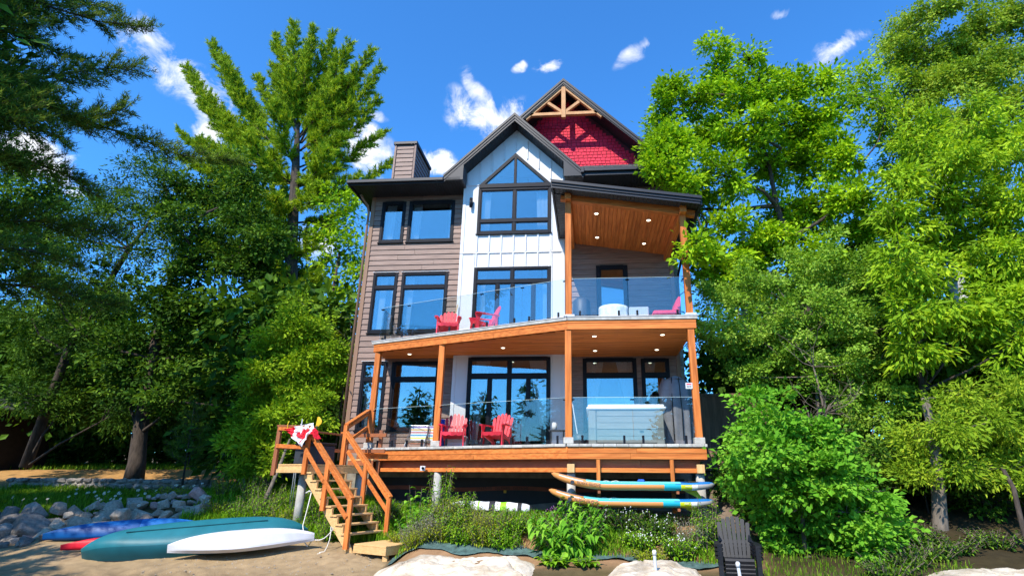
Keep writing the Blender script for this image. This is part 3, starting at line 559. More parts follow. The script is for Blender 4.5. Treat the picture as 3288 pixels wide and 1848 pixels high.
# left low roof with gutter
lr = MB(); lr.add([(-8.26, 16.42, 11.45), (-4.3, 16.42, 11.45), (-4.3, 20.5, 12.75), (-6.5, 20.5, 12.75), (-8.26, 25, 11.45), (-8.26, 16.42, 11.40), (-4.3, 16.42, 11.40), (-4.3, 25, 11.40), (-8.26, 25, 11.40), (-4.3, 25, 12.75)], [(0, 1, 2, 3), (0, 3, 4), (5, 8, 7, 6), (3, 2, 9, 4)])
lroof = shell('roof', lr, M['shingle_roof'], 'low roof left of the bay')
gt = MB(); gt.cbox(-8.28, -4.88, 16.36, 16.46, 11.33, 11.455, .015); gt.cbox(-8.30, -8.22, 16.46, 25, 11.33, 11.455, .015); gt.cbox(-8.22, -4.88, 16.46, 16.50, 11.28, 11.40); gt.cbox(-8.22, -8.19, 16.50, 25, 11.28, 11.40); part('gutter', gt, M['fascia'], lroof)
sf = MB(); x = -8.18
while x < -4.3: sf.box(x, x+.1, 16.51, 17.5 if x > -7.75 else 25, 11.345, 11.365); x += .112
part('soffit', sf, M['soffit'], lroof, kind='stuff')
# skirt roof under the red gable
sk = MB(); sk.add([(-.2, 16.45, 11.62), (3.25, 16.45, 11.62), (3.25, 17.46, 12.33), (-.2, 17.46, 12.33), (-.2, 16.45, 11.56), (3.25, 16.45, 11.56), (3.25, 17.46, 11.56), (-.2, 17.46, 11.56)], [(0, 1, 2, 3), (4, 7, 6, 5), (0, 4, 5, 1), (1, 5, 6, 2), (2, 6, 7, 3), (3, 7, 4, 0)])
skirt = shell('roof', sk, M['shingle_roof'], 'narrow shingled skirt roof below the red gable')
r = random.Random(4)
for row in range(6):
    x = -.2+(row % 2)*.12; t0 = row/6
    while x < 3.2:
        w = r.choice((.16, .2, .24)); e = min(x+w-.008, 3.25); y0 = 16.45+1.0*t0-.012; z0 = 11.628+.71*t0+.003; hh = .012+r.random()*.006
        part('shingle', MB().add([(x, y0, z0+hh), (e, y0, z0+hh), (e, y0+.17, z0+.126), (x, y0+.17, z0+.126), (x, y0, z0-.004), (e, y0, z0-.004)], [(0, 1, 2, 3), (0, 4, 5, 1)]), M['shingle_roof'], skirt, fix=False); x += w
gt = MB(); gt.cbox(-.12, 3.28, 16.37, 16.46, 11.50, 11.625, .015); gt.cbox(-.12, 3.25, 16.46, 16.50, 11.38, 11.55); part('gutter', gt, M['fascia'], skirt)
part('gutter_end', MB().cbox(-.17, -.06, 16.33, 16.44, 11.44, 11.66, .01), M['fascia'], skirt)
sf = MB(); x = -.7
while x < 3.2: sf.box(x, x+.1, 16.51, 17.44, 11.42, 11.44); x += .112
part('soffit', sf, M['soffit'], skirt, kind='stuff')
# red gable wall, shingle by shingle
rg = MB().prism([(-3.2, 12.0), (2.45, 12.0), (2.45, 12.14), (-.76, 15.35), (-3.2, 12.91)], 17.452, 17.55)
red = part('gable_wall', rg, mat('dark_red_underlay', (.10, .008, .015), .8), house)
shm = {}
z = 12.28; row = 0; cand = []
while z < 15.3:
    x = -1.98+(row % 2)*.075+RND.uniform(-.02, .02)
    while x < 2.4:
        w = RND.choice((.125, .145, .165, .185)); xe = x+w
        lim = 15.34-z-.11
        if x > -.76-lim and xe < -.76+lim and not (x < -.55 and z < 12.05): cand.append((x, z, w))
        x = xe
    z += .128; row += 1
vis = [c for c in cand if c[1] > 11.43+abs(0) and (c[0]+2.48) > 0 and c[1] > 12.2+max(0, -.3-c[0])*1.0]
rest = [c for c in cand if c not in vis]
if len(vis) > 300: rest += vis[300:]; vis = vis[:300]
def shingle_mb(mb, x, z, w, y=17.452, j=0):
    d = .026+j; g = .009
    return mb.add([(x+g, y-d, z+j*.5), (x+w-g, y-d, z+j*.5), (x+w-g, y-.006, z+.135), (x+g, y-.006, z+.135), (x+g, y, z+j*.5), (x+w-g, y, z+j*.5), (x+w-g, y, z+.135), (x+g, y, z+.135)], [(0, 1, 2, 3), (0, 4, 5, 1), (0, 3, 7, 4), (1, 5, 6, 2)])
for (x, z, w) in vis:
    if w not in shm: shm[w] = shingle_mb(MB(), 0, 0, w, 0).mesh('shingle', M['red'])
    put('shingle', shm[w], red, (x, 17.452-RND.uniform(0, .006), z+RND.uniform(-.006, .006)))
if rest:
    mb = MB()
    for c in rest: shingle_mb(mb, *c)
    part('shingle_field', mb, M['red'], red, kind='stuff')
# timber truss in the peak
tr = MB()
def tbeam(p, q, w, h, n='truss_timber'): part(n, MB().beam((p[0], 16.70, p[1]), (q[0], 16.70, q[1]), w, h, (0, 1, 0)), M['truss'], truss)
truss = part('gable_truss', MB().beam((-.76, 16.69, 13.86), (-.76, 16.69, 15.16), .15, .15, (0, 1, 0)), M['truss'], house)
tbeam((-1.95, 14.03), (.43, 14.03), .12, .13)
for s in (-1, 1):
    tbeam((-.76+s*.06, 15.12), (-.76+s*1.36, 13.85), .12, .13); tbeam((-.76+s*.07, 14.12), (-.76+s*.56, 14.52), .11, .11)
# chimney
cx0, cx1, cy0, cy1 = -7.52, -6.72, 18.5, 20.4
ch = part('chimney', MB().box(cx0+.02, cx1-.02, cy0+.02, cy1-.02, 11.4, 14.2), M['siding'], house)
z = 11.9
while z < 14.1:
    part('siding_board', lap_board(cx0+.06, cx1-.06, z, .192, cy0+.02), M['siding'], ch)
    g = lap_board(cy0+.06, cy1-.06, z, .192, 0); q = MB(); q.f = g.f; q.c = g.c; q.v = [(cx1-.02-v[1], v[0], v[2]) for v in g.v]; part('siding_board', q, M['siding'], ch); z += .192
for (a, b) in ((cx0, cy0), (cx1, cy0), (cx1, cy1)): part('corner_trim', MB().cbox(a-.04, a+.04, b-.03, b+.05, 11.5, 14.19), M['siding'], ch)
part('chimney_cap', MB().cbox(cx0-.08, cx1+.08, cy0-.08, cy1+.08, 14.2, 14.34, .02).cbox(cx0+.12, cx1-.12, cy0+.3, cy1-.3, 14.34, 14.42), M['fascia'], ch)
part('chimney_vent', MB().tube([(-7.0, 19.3, 14.4), (-7.0, 19.3, 14.52)], .14, 14), M['fascia'], ch)
# covered porch: sloped roof, timber ceiling
def pz(x, top=9.52): return top-(x+.95)*.159
pr = MB()
def slab(mb, x0, x1, y0, y1, dz0, dz1): return mb.add([(x0, y0, pz(x0)+dz0), (x1, y0, pz(x1)+dz0), (x1, y1, pz(x1)+dz0), (x0, y1, pz(x0)+dz0), (x0, y0, pz(x0)+dz1), (x1, y0, pz(x1)+dz1), (x1, y1, pz(x1)+dz1), (x0, y1, pz(x0)+dz1)], [(0, 3, 2, 1), (4, 5, 6, 7), (0, 1, 5, 4), (1, 2, 6, 5), (2, 3, 7, 6), (3, 0, 4, 7)])
slab(pr, -.93, 3.02, 13.56, 17.04, -.05, -.01); slab(pr, -.66, 3.02, 17.04, 17.44, -.05, -.01)
porch = shell('roof', pr, M['shingle_roof'], 'low sloped roof over the upper porch')
fb = MB(); slab(fb, -.97, 3.08, 13.45, 13.56, -.06, .02); slab(fb, -.95, 3.05, 13.49, 13.56, -.13, -.061); slab(fb, -.95, 3.03, 13.52, 13.56, -.20, -.131); slab(fb, 3.02, 3.10, 13.56, 17.4, -.20, .02); slab(fb, -.97, -.92, 13.56, 17.04, -.20, .02); part('fascia', fb, M['fascia'], porch)
sf = MB(); x = -.86
while x < 2.95: slab(sf, x, x+.1, 13.57, 13.90, -.165, -.145); x += .115
y = 13.95
while y < 17.0: slab(sf, -.90, -.60, y, y+.1, -.165, -.145); y += .115
y = 13.95
while y < 17.4: slab(sf, 2.75, 3.0, y, y+.1, -.165, -.145); y += .115
part('soffit', sf, M['soffit'], porch, kind='stuff')
def cz(x): return pz(x)-.125
x = -.40; i = 0
ceil = part('porch_ceiling', MB().add([(-.5, 14.0, cz(-.5)+.03), (2.7, 14.0, cz(2.7)+.03), (2.7, 17.44, cz(2.7)+.03), (-.5, 17.44, cz(-.5)+.03)], [(0, 3, 2, 1)]), M['wood_y'], house)
while x < 2.56:
    e = min(x+.118, 2.56); o = RND.uniform(0, .004)
    part('ceiling_board', MB().add([(x+.003, 14.1, cz(x)+o), (e-.007, 14.1, cz(e)+o), (e-.007, 17.44, cz(e)+o), (x+.003, 17.44, cz(x)+o), (x+.002, 14.1, cz(x)+.02), (e-.004, 14.1, cz(e)+.02), (e-.004, 17.44, cz(e)+.02), (x+.002, 17.44, cz(x)+.02)], [(0, 3, 2, 1), (4, 5, 6, 7), (0, 1, 5, 4), (1, 2, 6, 5), (2, 3, 7, 6), (3, 0, 4, 7)]), M['wood_y'], ceil); x += .118
part('beam', MB().beam((-.72, 14.08, cz(-.72)-.055), (2.98, 14.08, cz(2.98)-.10), .17, .21), M['wood_x'], house, label='sloping front beam of the upper porch')
for x in (-.52, 2.63): part('beam', MB().beam((x, 13.80, cz(x)-.08), (x, 17.44, cz(x)-.08), .17, .27), M['wood_y'], house)
# decks -------------------------------------------------------------
A_ = (-.56, 13.98); B_ = (-6.68, 16.46)                             # the front edge turns here and runs back to the left end
dl = Vector((B_[0]-A_[0], B_[1]-A_[1], 0)); LEN = dl.length; dl.normalize(); nl = Vector((dl.y, -dl.x, 0)); nl = nl if nl.y < 0 else -nl
def P(t, out=0, z=0): return Vector((A_[0], A_[1], z))+dl*t+nl*out      # point t metres along the angled edge
deck = part('deck', MB().prism([(A_[0]+.02, A_[1]+.10), (2.72, 14.08), (2.72, 17.42), (-.7, 17.42), (-.7, 17.02), (-4.4, 17.02), (-4.4, 17.46), (-6.64, 17.46), (-6.64, 16.56)], 2.36, 2.52, 'z'), M['paver'], house, label='lower deck')
balc = part('balcony', MB().prism([(A_[0]+.02, A_[1]+.06), (2.74, 14.04), (2.74, 17.42), (-.76, 17.42), (-.76, 17.03), (-4.3, 17.03), (-4.3, 17.48), (-6.66, 17.48), (-6.66, 16.52)], 5.46, 5.64, 'z'), M['wood_x'], house, label='upper balcony')
def edge_run(name, mt, z0, z1, th, out, parent, cuts_r=(), cuts_l=(), ends=(2.76, LEN+.02), inset=0):
    """boards round the front edge, butted where the photograph shows joints"""
    xs = [A_[0]+.0]+list(cuts_r)+[ends[0]]
    for i in range(len(xs)-1): part(name, MB().cbox(xs[i]+.0015, xs[i+1]-.0015, A_[1]-out, A_[1]-out+th, z0, z1, .004), mt, parent)
    ts = [.0]+list(cuts_l)+[ends[1]]
    for i in range(len(ts)-1): part(name, MB().beam(P(ts[i]+.002, out-th/2, (z0+z1)/2), P(ts[i+1]-.002, out-th/2, (z0+z1)/2), th, z1-z0, (0, 0, 1), .004), mt, parent)
edge_run('fascia_board', M['wood_x'], 2.172, 2.308, .045, .0, deck, (.95,), (2.7,)); edge_run('fascia_board', M['wood_x'], 2.312, 2.448, .05, .008, deck, (1.1,), (2.3,))
x = A_[0]-.02
while x < 2.76: part('edge_stone', MB().cbox(x, min(x+.295, 2.78), A_[1]-.05, A_[1]+.24, 2.452+RND.uniform(0, .004), 2.522+RND.uniform(0, .006), .01), M['stone'], deck); x += .3
t = .04
while t < LEN-.02:
    a, b = P(t, -.10, 2.487+RND.uniform(-.002, .004)), P(min(t+.295, LEN+.03), -.10, 2.487+RND.uniform(-.002, .004)); part('edge_stone', MB().beam(a, b, .30, .07, (0, 0, 1), .01), M['stone'], deck); t += .3
edge_run('rim_board', M['dwood_x'], 1.975, 2.168, .04, -.20, deck, (1.2,), (3.,), (2.62, LEN-.1)); edge_run('rim_beam', M['wood_x'], 1.868, 1.972, .09, -.10, deck, (), (3.4,), (2.66, LEN-.1))
for x in (-.49, 2.6): part('post_block', MB().cbox(x-.09, x+.09, 14.02, 14.18, 1.86, 2.06, .006), M['raw_z'], deck)
edge_run('fascia_board', M['wood_x'], 5.392, 5.555, .045, 0, balc, (), (2.25,)); edge_run('fascia_board', M['wood_x'], 5.559, 5.632, .05, .008, balc, (), (2.9,))
edge_run('edge_flashing', M['stone'], 5.634, 5.715, .10, .035, balc, (), (), (2.80, LEN+.08)); edge_run('edge_cap', M['white'], 5.717, 5.735, .13, .05, balc, (), (), (2.84, LEN+.1))
part('fascia_board', MB().cbox(2.715, 2.76, 14.03, 17.4, 5.392, 5.632), M['wood_y'], balc); part('fascia_board', MB().cbox(-6.70, -6.655, 16.55, 17.47, 5.392, 5.632), M['wood_y'], balc)
part('fascia_board', MB().cbox(2.715, 2.76, 14.03, 17.4, 2.17, 2.448), M['wood_y'], deck); part('deck_surface', MB().prism([(A_[0]+.02, A_[1]+.2), (2.72, 14.2), (2.72, 17.42), (-.76, 17.42), (-.76, 17.03), (-4.3, 17.03), (-4.3, 17.48), (-6.66, 17.48), (-6.66, 16.65)], 5.642, 5.70, 'z'), M['paver'], balc)
y = 14.05; poly_x = lambda yy: max(-6.64, A_[0]+.03-(yy-A_[1]-.07)*(-dl.x/dl.y)*1.0) if yy < 16.46 else -6.64
while y < 17.46:
    x0 = A_[0]+.03+dl.x/dl.y*(y-A_[1]-.06); x0 = max(x0, -6.64) if y < 16.5 else -6.64
    xr = 2.71
    spans = [(x0, xr)] if y < 16.96 else [(x0, -4.33), (-.74, xr)]
    for a, b in spans:
        if b-a < .3: continue
        j = a+(b-a)*RND.uniform(.3, .7)
        for (c, d) in ((a, j), (j, b)): part('soffit_board', MB().cbox(c+.001, d-.001, y, y+.132, 5.39+RND.uniform(0, .003), 5.41, .004), M['wood_x'], balc)
    y += .138
for p in ((-5.63, 16.74, 5.386), (-2.55, 15.99, 5.386), (.15, 14.69, 5.386), (1.97, 14.61, 5.386), (.18, 16.51, 5.386), (2.02, 16.45, 5.386), (.29, 14.94, cz(.29)-.004), (1.82, 14.98, cz(1.82)-.004), (.33, 16.66, cz(.33)-.004), (1.84, 16.70, cz(1.84)-.004)):
    d = part('downlight', MB().tube([(p[0], p[1], p[2]+.004), (p[0], p[1], p[2]-.012)], [.075, .07], 16), M['white'], house); part('lens', MB().tube([(p[0], p[1], p[2]-.0125), (p[0], p[1], p[2]-.017)], [.055, .05], 14), M['lamp'], d)
# posts and piers
def post(x, y, z0, z1, base=True, w=.165):
    p = part('post', MB().cbox(x-w/2, x+w/2, y-w/2, y+w/2, z0, z1, .007), M['wood_z'], house)
    if base: part('post_base', MB().cbox(x-.125, x+.125, y-.125, y+.125, z0-.155, z0-.001, .012), M['stone'], p)
PL = [(A_[0]+.02, 14.09), (2.62, 14.09), tuple(P(4.06, -.12)[:2]), tuple(P(LEN-.10, -.12)[:2])]
for (x, y) in PL: post(x, y, 2.68, 5.39)
for (x, z) in ((-.52, 9.20), (2.63, 8.74)): 
    post(x, 14.08, 5.79, z, False); part('post_foot', MB().cbox(x-.13, x+.16, 13.93, 14.2, 5.736, 5.79, .01), M['white'], house)
def pier(x, y, z0, z1, r=.105): part('pier', MB().tube([(x, y, z0), (x, y, (z0+z1)/2), (x, y, z1)], [r*1.04, r, r], 20), M['concrete'], house, True)
pier(-.49, 14.22, .3, 1.862); pier(2.6, 14.22, .2, 1.862); q = P(4.0, -.22); pier(q.x, q.y, .3, 1.862)
# foundation seen under the deck
fd = part('foundation', MB().box(-7.6, 2.8, 17.30, 17.44, .3, 1.9).box(-7.6, 2.8, 17.3, 17.36, 1.9, 2.35), M['found'], house)
part('membrane', MB().grid(lambda u, v: (-6.5+9.2*u, 17.27, 1.02+.04*math.sin(u*23)*(1-v)+.70*v), 60, 2), M['membrane'], fd)
part('edge_strip', MB().grid(lambda u, v: (-6.5+9.2*u, 17.255, 1.36+.025*math.sin(u*17)+.11*v), 60, 1), M['orange_strip'], fd)
tm = text_mesh('DELTA-MS   DELTA-MS   DELTA-MS', .10, .001); tm.materials.append(M['membrane']); o = put('lettering', tm, fd, (-3.4, 17.25, 1.40)); o.rotation_euler = (R(90), 0, 0)
for x in (-4.45, -2.55, -.85): part('fixing_washer', MB().cbox(x-.04, x+.04, 17.235, 17.25, 1.30, 1.38, .004), M['yellow'], fd)
# glass railings
def rail(name, z0, z1, panels, spig, label):
    rl = put(name, None, house, None, label)
    for (a, b) in panels:
        th = .012; a = Vector(a); b = Vector(b); d = (b-a).normalized(); part('glass_panel', MB().beam(a+d*.006+Vector((0, 0, (z0+z1)/2)), b-d*.006+Vector((0, 0, (z0+z1)/2)), th, z1-z0, (0, 0, 1), .001), M['rail_glass'], rl)
        part('glass_edge', MB().beam(a+d*.008+Vector((0, 0, z1+.004)), b-d*.008+Vector((0, 0, z1+.004)), .013, .006, (0, 0, 1), .001), M['glass_edge'], rl)
        for e in (a, b):
            part('clip', MB().beam(e-d*.05+Vector((0, 0, z1-.055)), e+d*.05+Vector((0, 0, z1-.055)), .035, .03, (0, 0, 1), .004), M['black'], rl)
    for s in spig:
        s = Vector(s); part('spigot', MB().cbox(s.x-.027, s.x+.027, s.y-.03, s.y+.03, z0-.09, z0+.11, .006), M['black'], rl)
def tp(x): return (A_[0]-x)/(-dl.x)
IN = -.08
lowp = [((-.44, 14.06, 0), (1.05, 14.06, 0)), ((1.05, 14.06, 0), (2.53, 14.06, 0))]+[(P(a, IN), P(b, IN)) for a, b in ((.10, 1.36), (1.36, 2.70), (2.70, 3.96), (4.16, 5.28), (5.28, LEN-.2))]
lows = [(x, 14.06, 0) for x in (-.20, .82, 1.28, 2.31)]+[P(tp(x), IN) for x in (-.85, -1.65, -2.08, -2.91, -3.33, -3.98, -4.75, -5.25, -5.75, -6.25)]
rail('glass_railing', 2.62, 3.65, lowp, lows, 'clear glass railing of the lower deck')
upp = [((-.44, 14.06, 0), (1.05, 14.06, 0)), ((1.05, 14.06, 0), (2.54, 14.06, 0))]+[(P(tp(a), IN), P(tp(b), IN)) for a, b in ((-.65, -1.86), (-1.86, -3.11), (-3.11, -4.35), (-4.35, -5.59), (-5.59, -6.55))]+[((-6.56, 16.5, 0), (-6.56, 17.46, 0))]
ups = [(x, 14.06, 0) for x in (-.22, .80, 1.28, 2.32)]+[P(tp(x), IN) for x in (-.83, -1.65, -2.08, -2.91, -3.33, -4.11, -4.58, -5.38, -5.76, -6.38)]+[(-6.56, 16.75, 0), (-6.56, 17.25, 0)]
rail('glass_railing', 5.80, 6.82, upp, ups, 'clear glass railing of the upper balcony')
wl_ = part('wall_lamp', MB().tube([(-3.99, 16.93, 10.56), (-3.99, 16.93, 10.90)], .055, 14), M['black'], house, True); part('bracket', MB().cbox(-4.04, -3.94, 16.97, 17.05, 10.66, 10.8), M['black'], wl_)
q = P(4.32, .05, 1.95); fl = part('flood_light', MB().cbox(q.x-.07, q.x+.07, q.y-.02, q.y+.06, 1.89, 2.02, .01), M['white'], house); part('sensor', MB().tube([(q.x+.0, q.y-.02, 1.97), (q.x+.03, q.y-.07, 1.96)], [.03, .035], 10), M['black'], fl)
# ------------------------------------------------------------------ staircase with landing
SD = Vector((.899, -.438, 0)); SN = Vector((.438, .899, 0)); S0 = Vector((-5.51, 13.28, 0)); RUN, RISE, SW = .22, .19, 1.07
def S(k, n=0, z=0): return S0-SD*RUN*k+SN*n+Vector((0, 0, z))
stair = thing('staircase', 'wooden outdoor staircase with handrails from the landing down to the sand', 'staircase', (-5.4, 13.3, .1))
def tz(k): return .51+RISE*k
for k in range(8):
    for j in (0, 1):
        a = S(k+.02-.5*j, -.03, tz(k)-.02)-SD*.0+SD*.0; a = S(k, -.03, tz(k)-.02)-SD*(.055+.125*j); part('tread', MB().beam(a, a+SN*(SW+.06), .12, .038, (0, 0, 1), .004), M['raw_x'], stair)
for n in (0, SW-.045):
    poly = []                                                       # saw-tooth stringer
    for k in range(-1, 8):
        poly += [(-RUN*(k+1)+.02+RUN, tz(k)-.045 if k >= 0 else .33), (-RUN*(k+1)+.02, tz(k)-.045 if k >= 0 else .33)]
    poly = poly[1:]
    poly += [(-RUN*8+.02, tz(8)-.06), (-RUN*8-.06, tz(8)-.06), (-RUN*8-.06, tz(8)-.33), (.10, .02), (.24, .02)]
    mb = MB(); vs = []
    for o in (0, .045): vs += [S0+SD*p[0]+SN*(n+o)+Vector((0, 0, p[1])) for p in poly]
    N_ = len(poly); mb.add(vs, [tuple(range(N_)), tuple(range(2*N_-1, N_-1, -1))]+[(i, (i+1) % N_, (i+1) % N_+N_, i+N_) for i in range(N_)]); part('stringer', mb, M['raw_x'], stair)
# bottom platform
pb = S(-1.0, -.02, .0)
for j in range(8): a = pb+SD*.02+SN*(.07+.14*j)+Vector((0, 0, .305)); part('platform_board', MB().beam(a, a+SD*.98, .132, .035, (0, 0, 1), .004), M['raw_x'], stair)
for (a, b) in ((pb+SN*.03, pb+SN*.03+SD*1.0), (pb+SN*1.1, pb+SN*1.1+SD*1.0)): part('platform_rim', MB().beam(a+Vector((0, 0, .21)), b+Vector((0, 0, .21)), .045, .15, (0, 0, 1), .004), M['raw_x'], stair)
for t in (.02, .98): a = pb+SD*t+SN*.055; part('platform_rim', MB().beam(a+Vector((0, 0, .21)), a+SN*1.02+Vector((0, 0, .21)), .04, .15, (0, 0, 1), .004), M['raw_x'], stair)
for (t, n) in ((.12, .10), (.92, .10), (.92, 1.0), (.12, 1.0)):
    a = pb+SD*t+SN*n; part('platform_leg', MB().cbox(a.x-.055, a.x+.055, a.y-.055, a.y+.055, hz(a.x, a.y)-.08, .285, .005), M['raw_z'], stair)
# landing
LN = S(8, 0, 0); LL, LD = 1.18, 2.15
def Q(a, n, z=0): return LN-SD*a+SN*n+Vector((0, 0, z))
for j in range(15): part('landing_board', MB().beam(Q(-.02, .07+.143*j, 2.01), Q(LL, .07+.143*j, 2.01), .135, .035, (0, 0, 1), .004), M['raw_x'], stair)
for n in (.03, LD): part('landing_joist', MB().beam(Q(.0, n, 1.90), Q(LL, n, 1.90), .045, .16, (0, 0, 1), .004), M['raw_x'], stair)
part('landing_joist', MB().beam(Q(.04, -.02, 1.86), Q(LL+.02, -.02, 1.86), .04, .09, (0, 0, 1), .004), M['raw_x'], stair)
for a in (.0, LL): part('landing_joist', MB().beam(Q(a, .06, 1.90), Q(a, LD-.03, 1.90), .045, .16, (0, 0, 1), .004), M['raw_x'], stair)
for i, z in enumerate((2.19, 2.36)):
    for j in (0, 1): part('tread', MB().beam(Q(.05, LD+.10+.30*i+.13*j, z), Q(LL-.1, LD+.10+.30*i+.13*j, z), .125, .038, (0, 0, 1), .004), M['raw_x'], stair)
    part('riser', MB().beam(Q(.05, LD+.05+.30*i, z-.10), Q(LL-.1, LD+.05+.30*i, z-.10), .03, .15, (0, 0, 1), .004), M['dwood_x'], stair)
def spost(p, z0, z1, mt='wood_z', w=.10): part('rail_post', MB().beam(p+Vector((0, 0, z0)), p+Vector((0, 0, z1)), w, w, (0, 1, 0), .006), M[mt], stair)
def srail(a, b, w=.045, h=.10, name='handrail', mt='wood_x'): part(name, MB().beam(a, b, w, h, (0, 0, 1), .005), M[mt], stair)
for n in (-.07, SW+.05):
    top = S(8.0, n) if n < 0 else S(8.3, n)
    spost(top, 1.78, 2.93 if n < 0 else 3.06); spost(S(4.1, n), tz(4.1)-.32, tz(4.1)+.80); spost(S(-.15, n), .20 if n < 0 else .3, tz(0)+.76)
    off = -.05 if n < 0 else .05
    srail(S(8.15, n, tz(8)+.87), S(-.4, n, tz(-.25)+.80), .11, .045); srail(S(8.0, n-.0, tz(8)+.77), S(-.2, n, tz(-.2)+.71), .04, .10)
    srail(S(7.9, n+off*1.4, tz(7.9)+.37), S(4.0, n+off*1.4, tz(4.0)+.34), .04, .10, 'mid_rail'); srail(S(4.1, n+off*1.4, tz(4.1)+.37), S(-.1, n+off*1.4, tz(0)+.34), .04, .10, 'mid_rail')
for (a, n, z1) in ((LL+.03, -.07, 3.0), (LL+.03, LD+.02, 2.92), (.1, LD+.3, 3.02)): spost(Q(a, n), 1.75, z1, 'dwood_z')
srail(Q(-.05, -.07, 2.93), Q(LL+.1, -.07, 3.0), .11, .045, mt='dwood_x'); srail(Q(0, -.12, 2.84), Q(LL, -.12, 2.92), .04, .09, mt='wood_x'); srail(Q(0, -.12, 2.42), Q(LL, -.12, 2.48), .04, .10, 'mid_rail')
srail(Q(LL+.03, 0, 2.95), Q(LL+.03, LD, 2.88), .10, .045, mt='dwood_x'); srail(Q(LL+.03, 0, 2.46), Q(LL+.03, LD, 2.44), .04, .10, 'mid_rail', 'dwood_x')
srail(Q(LL, LD+.05, 2.88), Q(-.3, LD+.12, 2.86), .05, .10, mt='dwood_x'); srail(Q(LL, LD+.05, 2.44), Q(-.3, LD+.12, 2.42), .04, .10, 'mid_rail', 'dwood_x')
hp = S(8.3, SW+.05); lp_ = Vector(PL[3]+(0,))
srail(hp+Vector((0, 0, 3.08)), lp_+Vector((-.08, -.1, 3.62)), .11, .045); srail(hp+Vector((0.0, 0, 2.97)), lp_+Vector((-.08, -.1, 3.50)), .04, .09); srail(hp+Vector((0, 0, 2.55)), lp_+Vector((-.08, -.1, 3.10)), .04, .10, 'mid_rail')
part('rail_cleat', MB().beam(hp-SD*.16+Vector((0, 0, 2.86)), hp+SD*.09+Vector((0, 0, 2.86)), .05, .05), M['wood_x'], stair)
for (a, n) in ((.55, .35), (.2, 1.9)):
    q = Q(a, n); part('pier', MB().tube([(q.x, q.y, hz(q.x, q.y)-.15), (q.x, q.y, 1.82)], .105, 20), M['concrete'], stair, True)
q = S(5.2, SW*.9); part('pier', MB().tube([(q.x, q.y, .1), (q.x, q.y, 1.2)], .09, 18), M['concrete'], stair, True)

# things on the landing
bx = thing('storage_bin', 'black lidded storage bin standing on the stair landing', 'storage bin', Q(.58, .62, 2.03))
c = Q(.58, .62, 0); ang = math.atan2(SD.y, SD.x)
def rotbox(mb, c, w, d, z0, z1, ch=.01, a=ang):
    b = MB().cbox(-w/2, w/2, -d/2, d/2, z0, z1, ch); ca, sa = math.cos(a), math.sin(a); b.v = [(c.x+v[0]*ca-v[1]*sa, c.y+v[0]*sa+v[1]*ca, v[2]) for v in b.v]; mb.add(b.v, b.f); return mb
part('bin_body', rotbox(MB(), c, .92, .55, 2.032, 2.50, .02), M['dark'], bx); part('lid', rotbox(MB(), c, .98, .60, 2.501, 2.57, .02), M['blackplastic'], bx)
# flag over the corner post
fl = thing('flag', 'red and white maple leaf flag draped over the top stair post', 'flag', tuple(LN+Vector((0, 0, 2.9))))
PT = S(8.0, -.07)+Vector((0, 0, 2.98))
F0 = PT-SD*.74+Vector((0, 0, -.10))-SN*.10; F1 = PT-SN*.12+SD*.02+Vector((0, 0, -.56)); F2 = PT+SD*.08+SN*.10+Vector((0, 0, .05)); F3 = PT+SD*.44-SN*.06+Vector((0, 0, -.36))
def leaf11(u, v):
    """point inside an eleven-pointed leaf centred on (.5,.5) of a 2:1 flag"""
    x, y = abs(u-.5)*2, (v-.5)
    pts = [(0, .36), (.07, .22), (.15, .26), (.13, .05), (.24, .17), (.27, .11), (.37, .13), (.33, .03), (.36, 0), (.19, -.14), (.20, -.20), (.02, -.17), (.02, -.36), (0, -.36)]
    c = False; n = len(pts)
    for i in range(n):
        (xa, ya), (xb, yb) = pts[i], pts[(i+1) % n]
        if (ya > y) != (yb > y) and x < (xb-xa)*(y-ya)/(yb-ya)+xa: c = not c
    return c
mb = MB(); NU, NV = 84, 42; RED, WHT = (.70, .008, .025), (.80, .80, .82)
def fpt(u, v):
    # u along the 2 m fly, v across; hung by the middle over the post, both halves falling
    a = F0.lerp(F2, min(1, u*1.5)) if u < .667 else F2.lerp(F3+SN*.16, (u-.667)*3); b = F0.lerp(F1, min(1, u*1.9)) if u < .526 else F1.lerp(F3, (u-.526)/.474)
    if u > .526: b = b+Vector((0, 0, .20*math.sin((u-.526)/.474*math.pi)))
    p = a.lerp(b, v); w = .035*math.sin(u*19+v*6)+.025*math.sin(v*13-u*7); drop = -.10*math.sin(u*math.pi*1.5)**2*v*(1-v)
    return p-SN*(.05+abs(w)*1.2+.07*v*(1-v))+Vector((0, 0, drop*.8))
for j in range(NV):
    for i in range(NU):
        u, v = (i+.5)/NU, (j+.5)/NV; c = RED if (u < .25 or u > .75 or leaf11(u, 1-v)) else WHT
        mb.add([fpt(i/NU, j/NV), fpt((i+1)/NU, j/NV), fpt((i+1)/NU, (j+1)/NV), fpt(i/NU, (j+1)/NV)], [(0, 1, 2, 3)], c)
b_ = mb.mesh('cloth', M['print'], ORG[fl.name]); bb = bmesh.new(); bb.from_mesh(b_); bmesh.ops.remove_doubles(bb, verts=bb.verts[:], dist=1e-4); bb.to_mesh(b_); bb.free(); b_.polygons.foreach_set('use_smooth', [True]*len(b_.polygons)); put('cloth', b_, fl)
part('cord', MB().tube([F0, F0+Vector((-.03, 0, .12)), F0+Vector((-.05, .1, .22))], .008, 6), M['yellow'], fl)
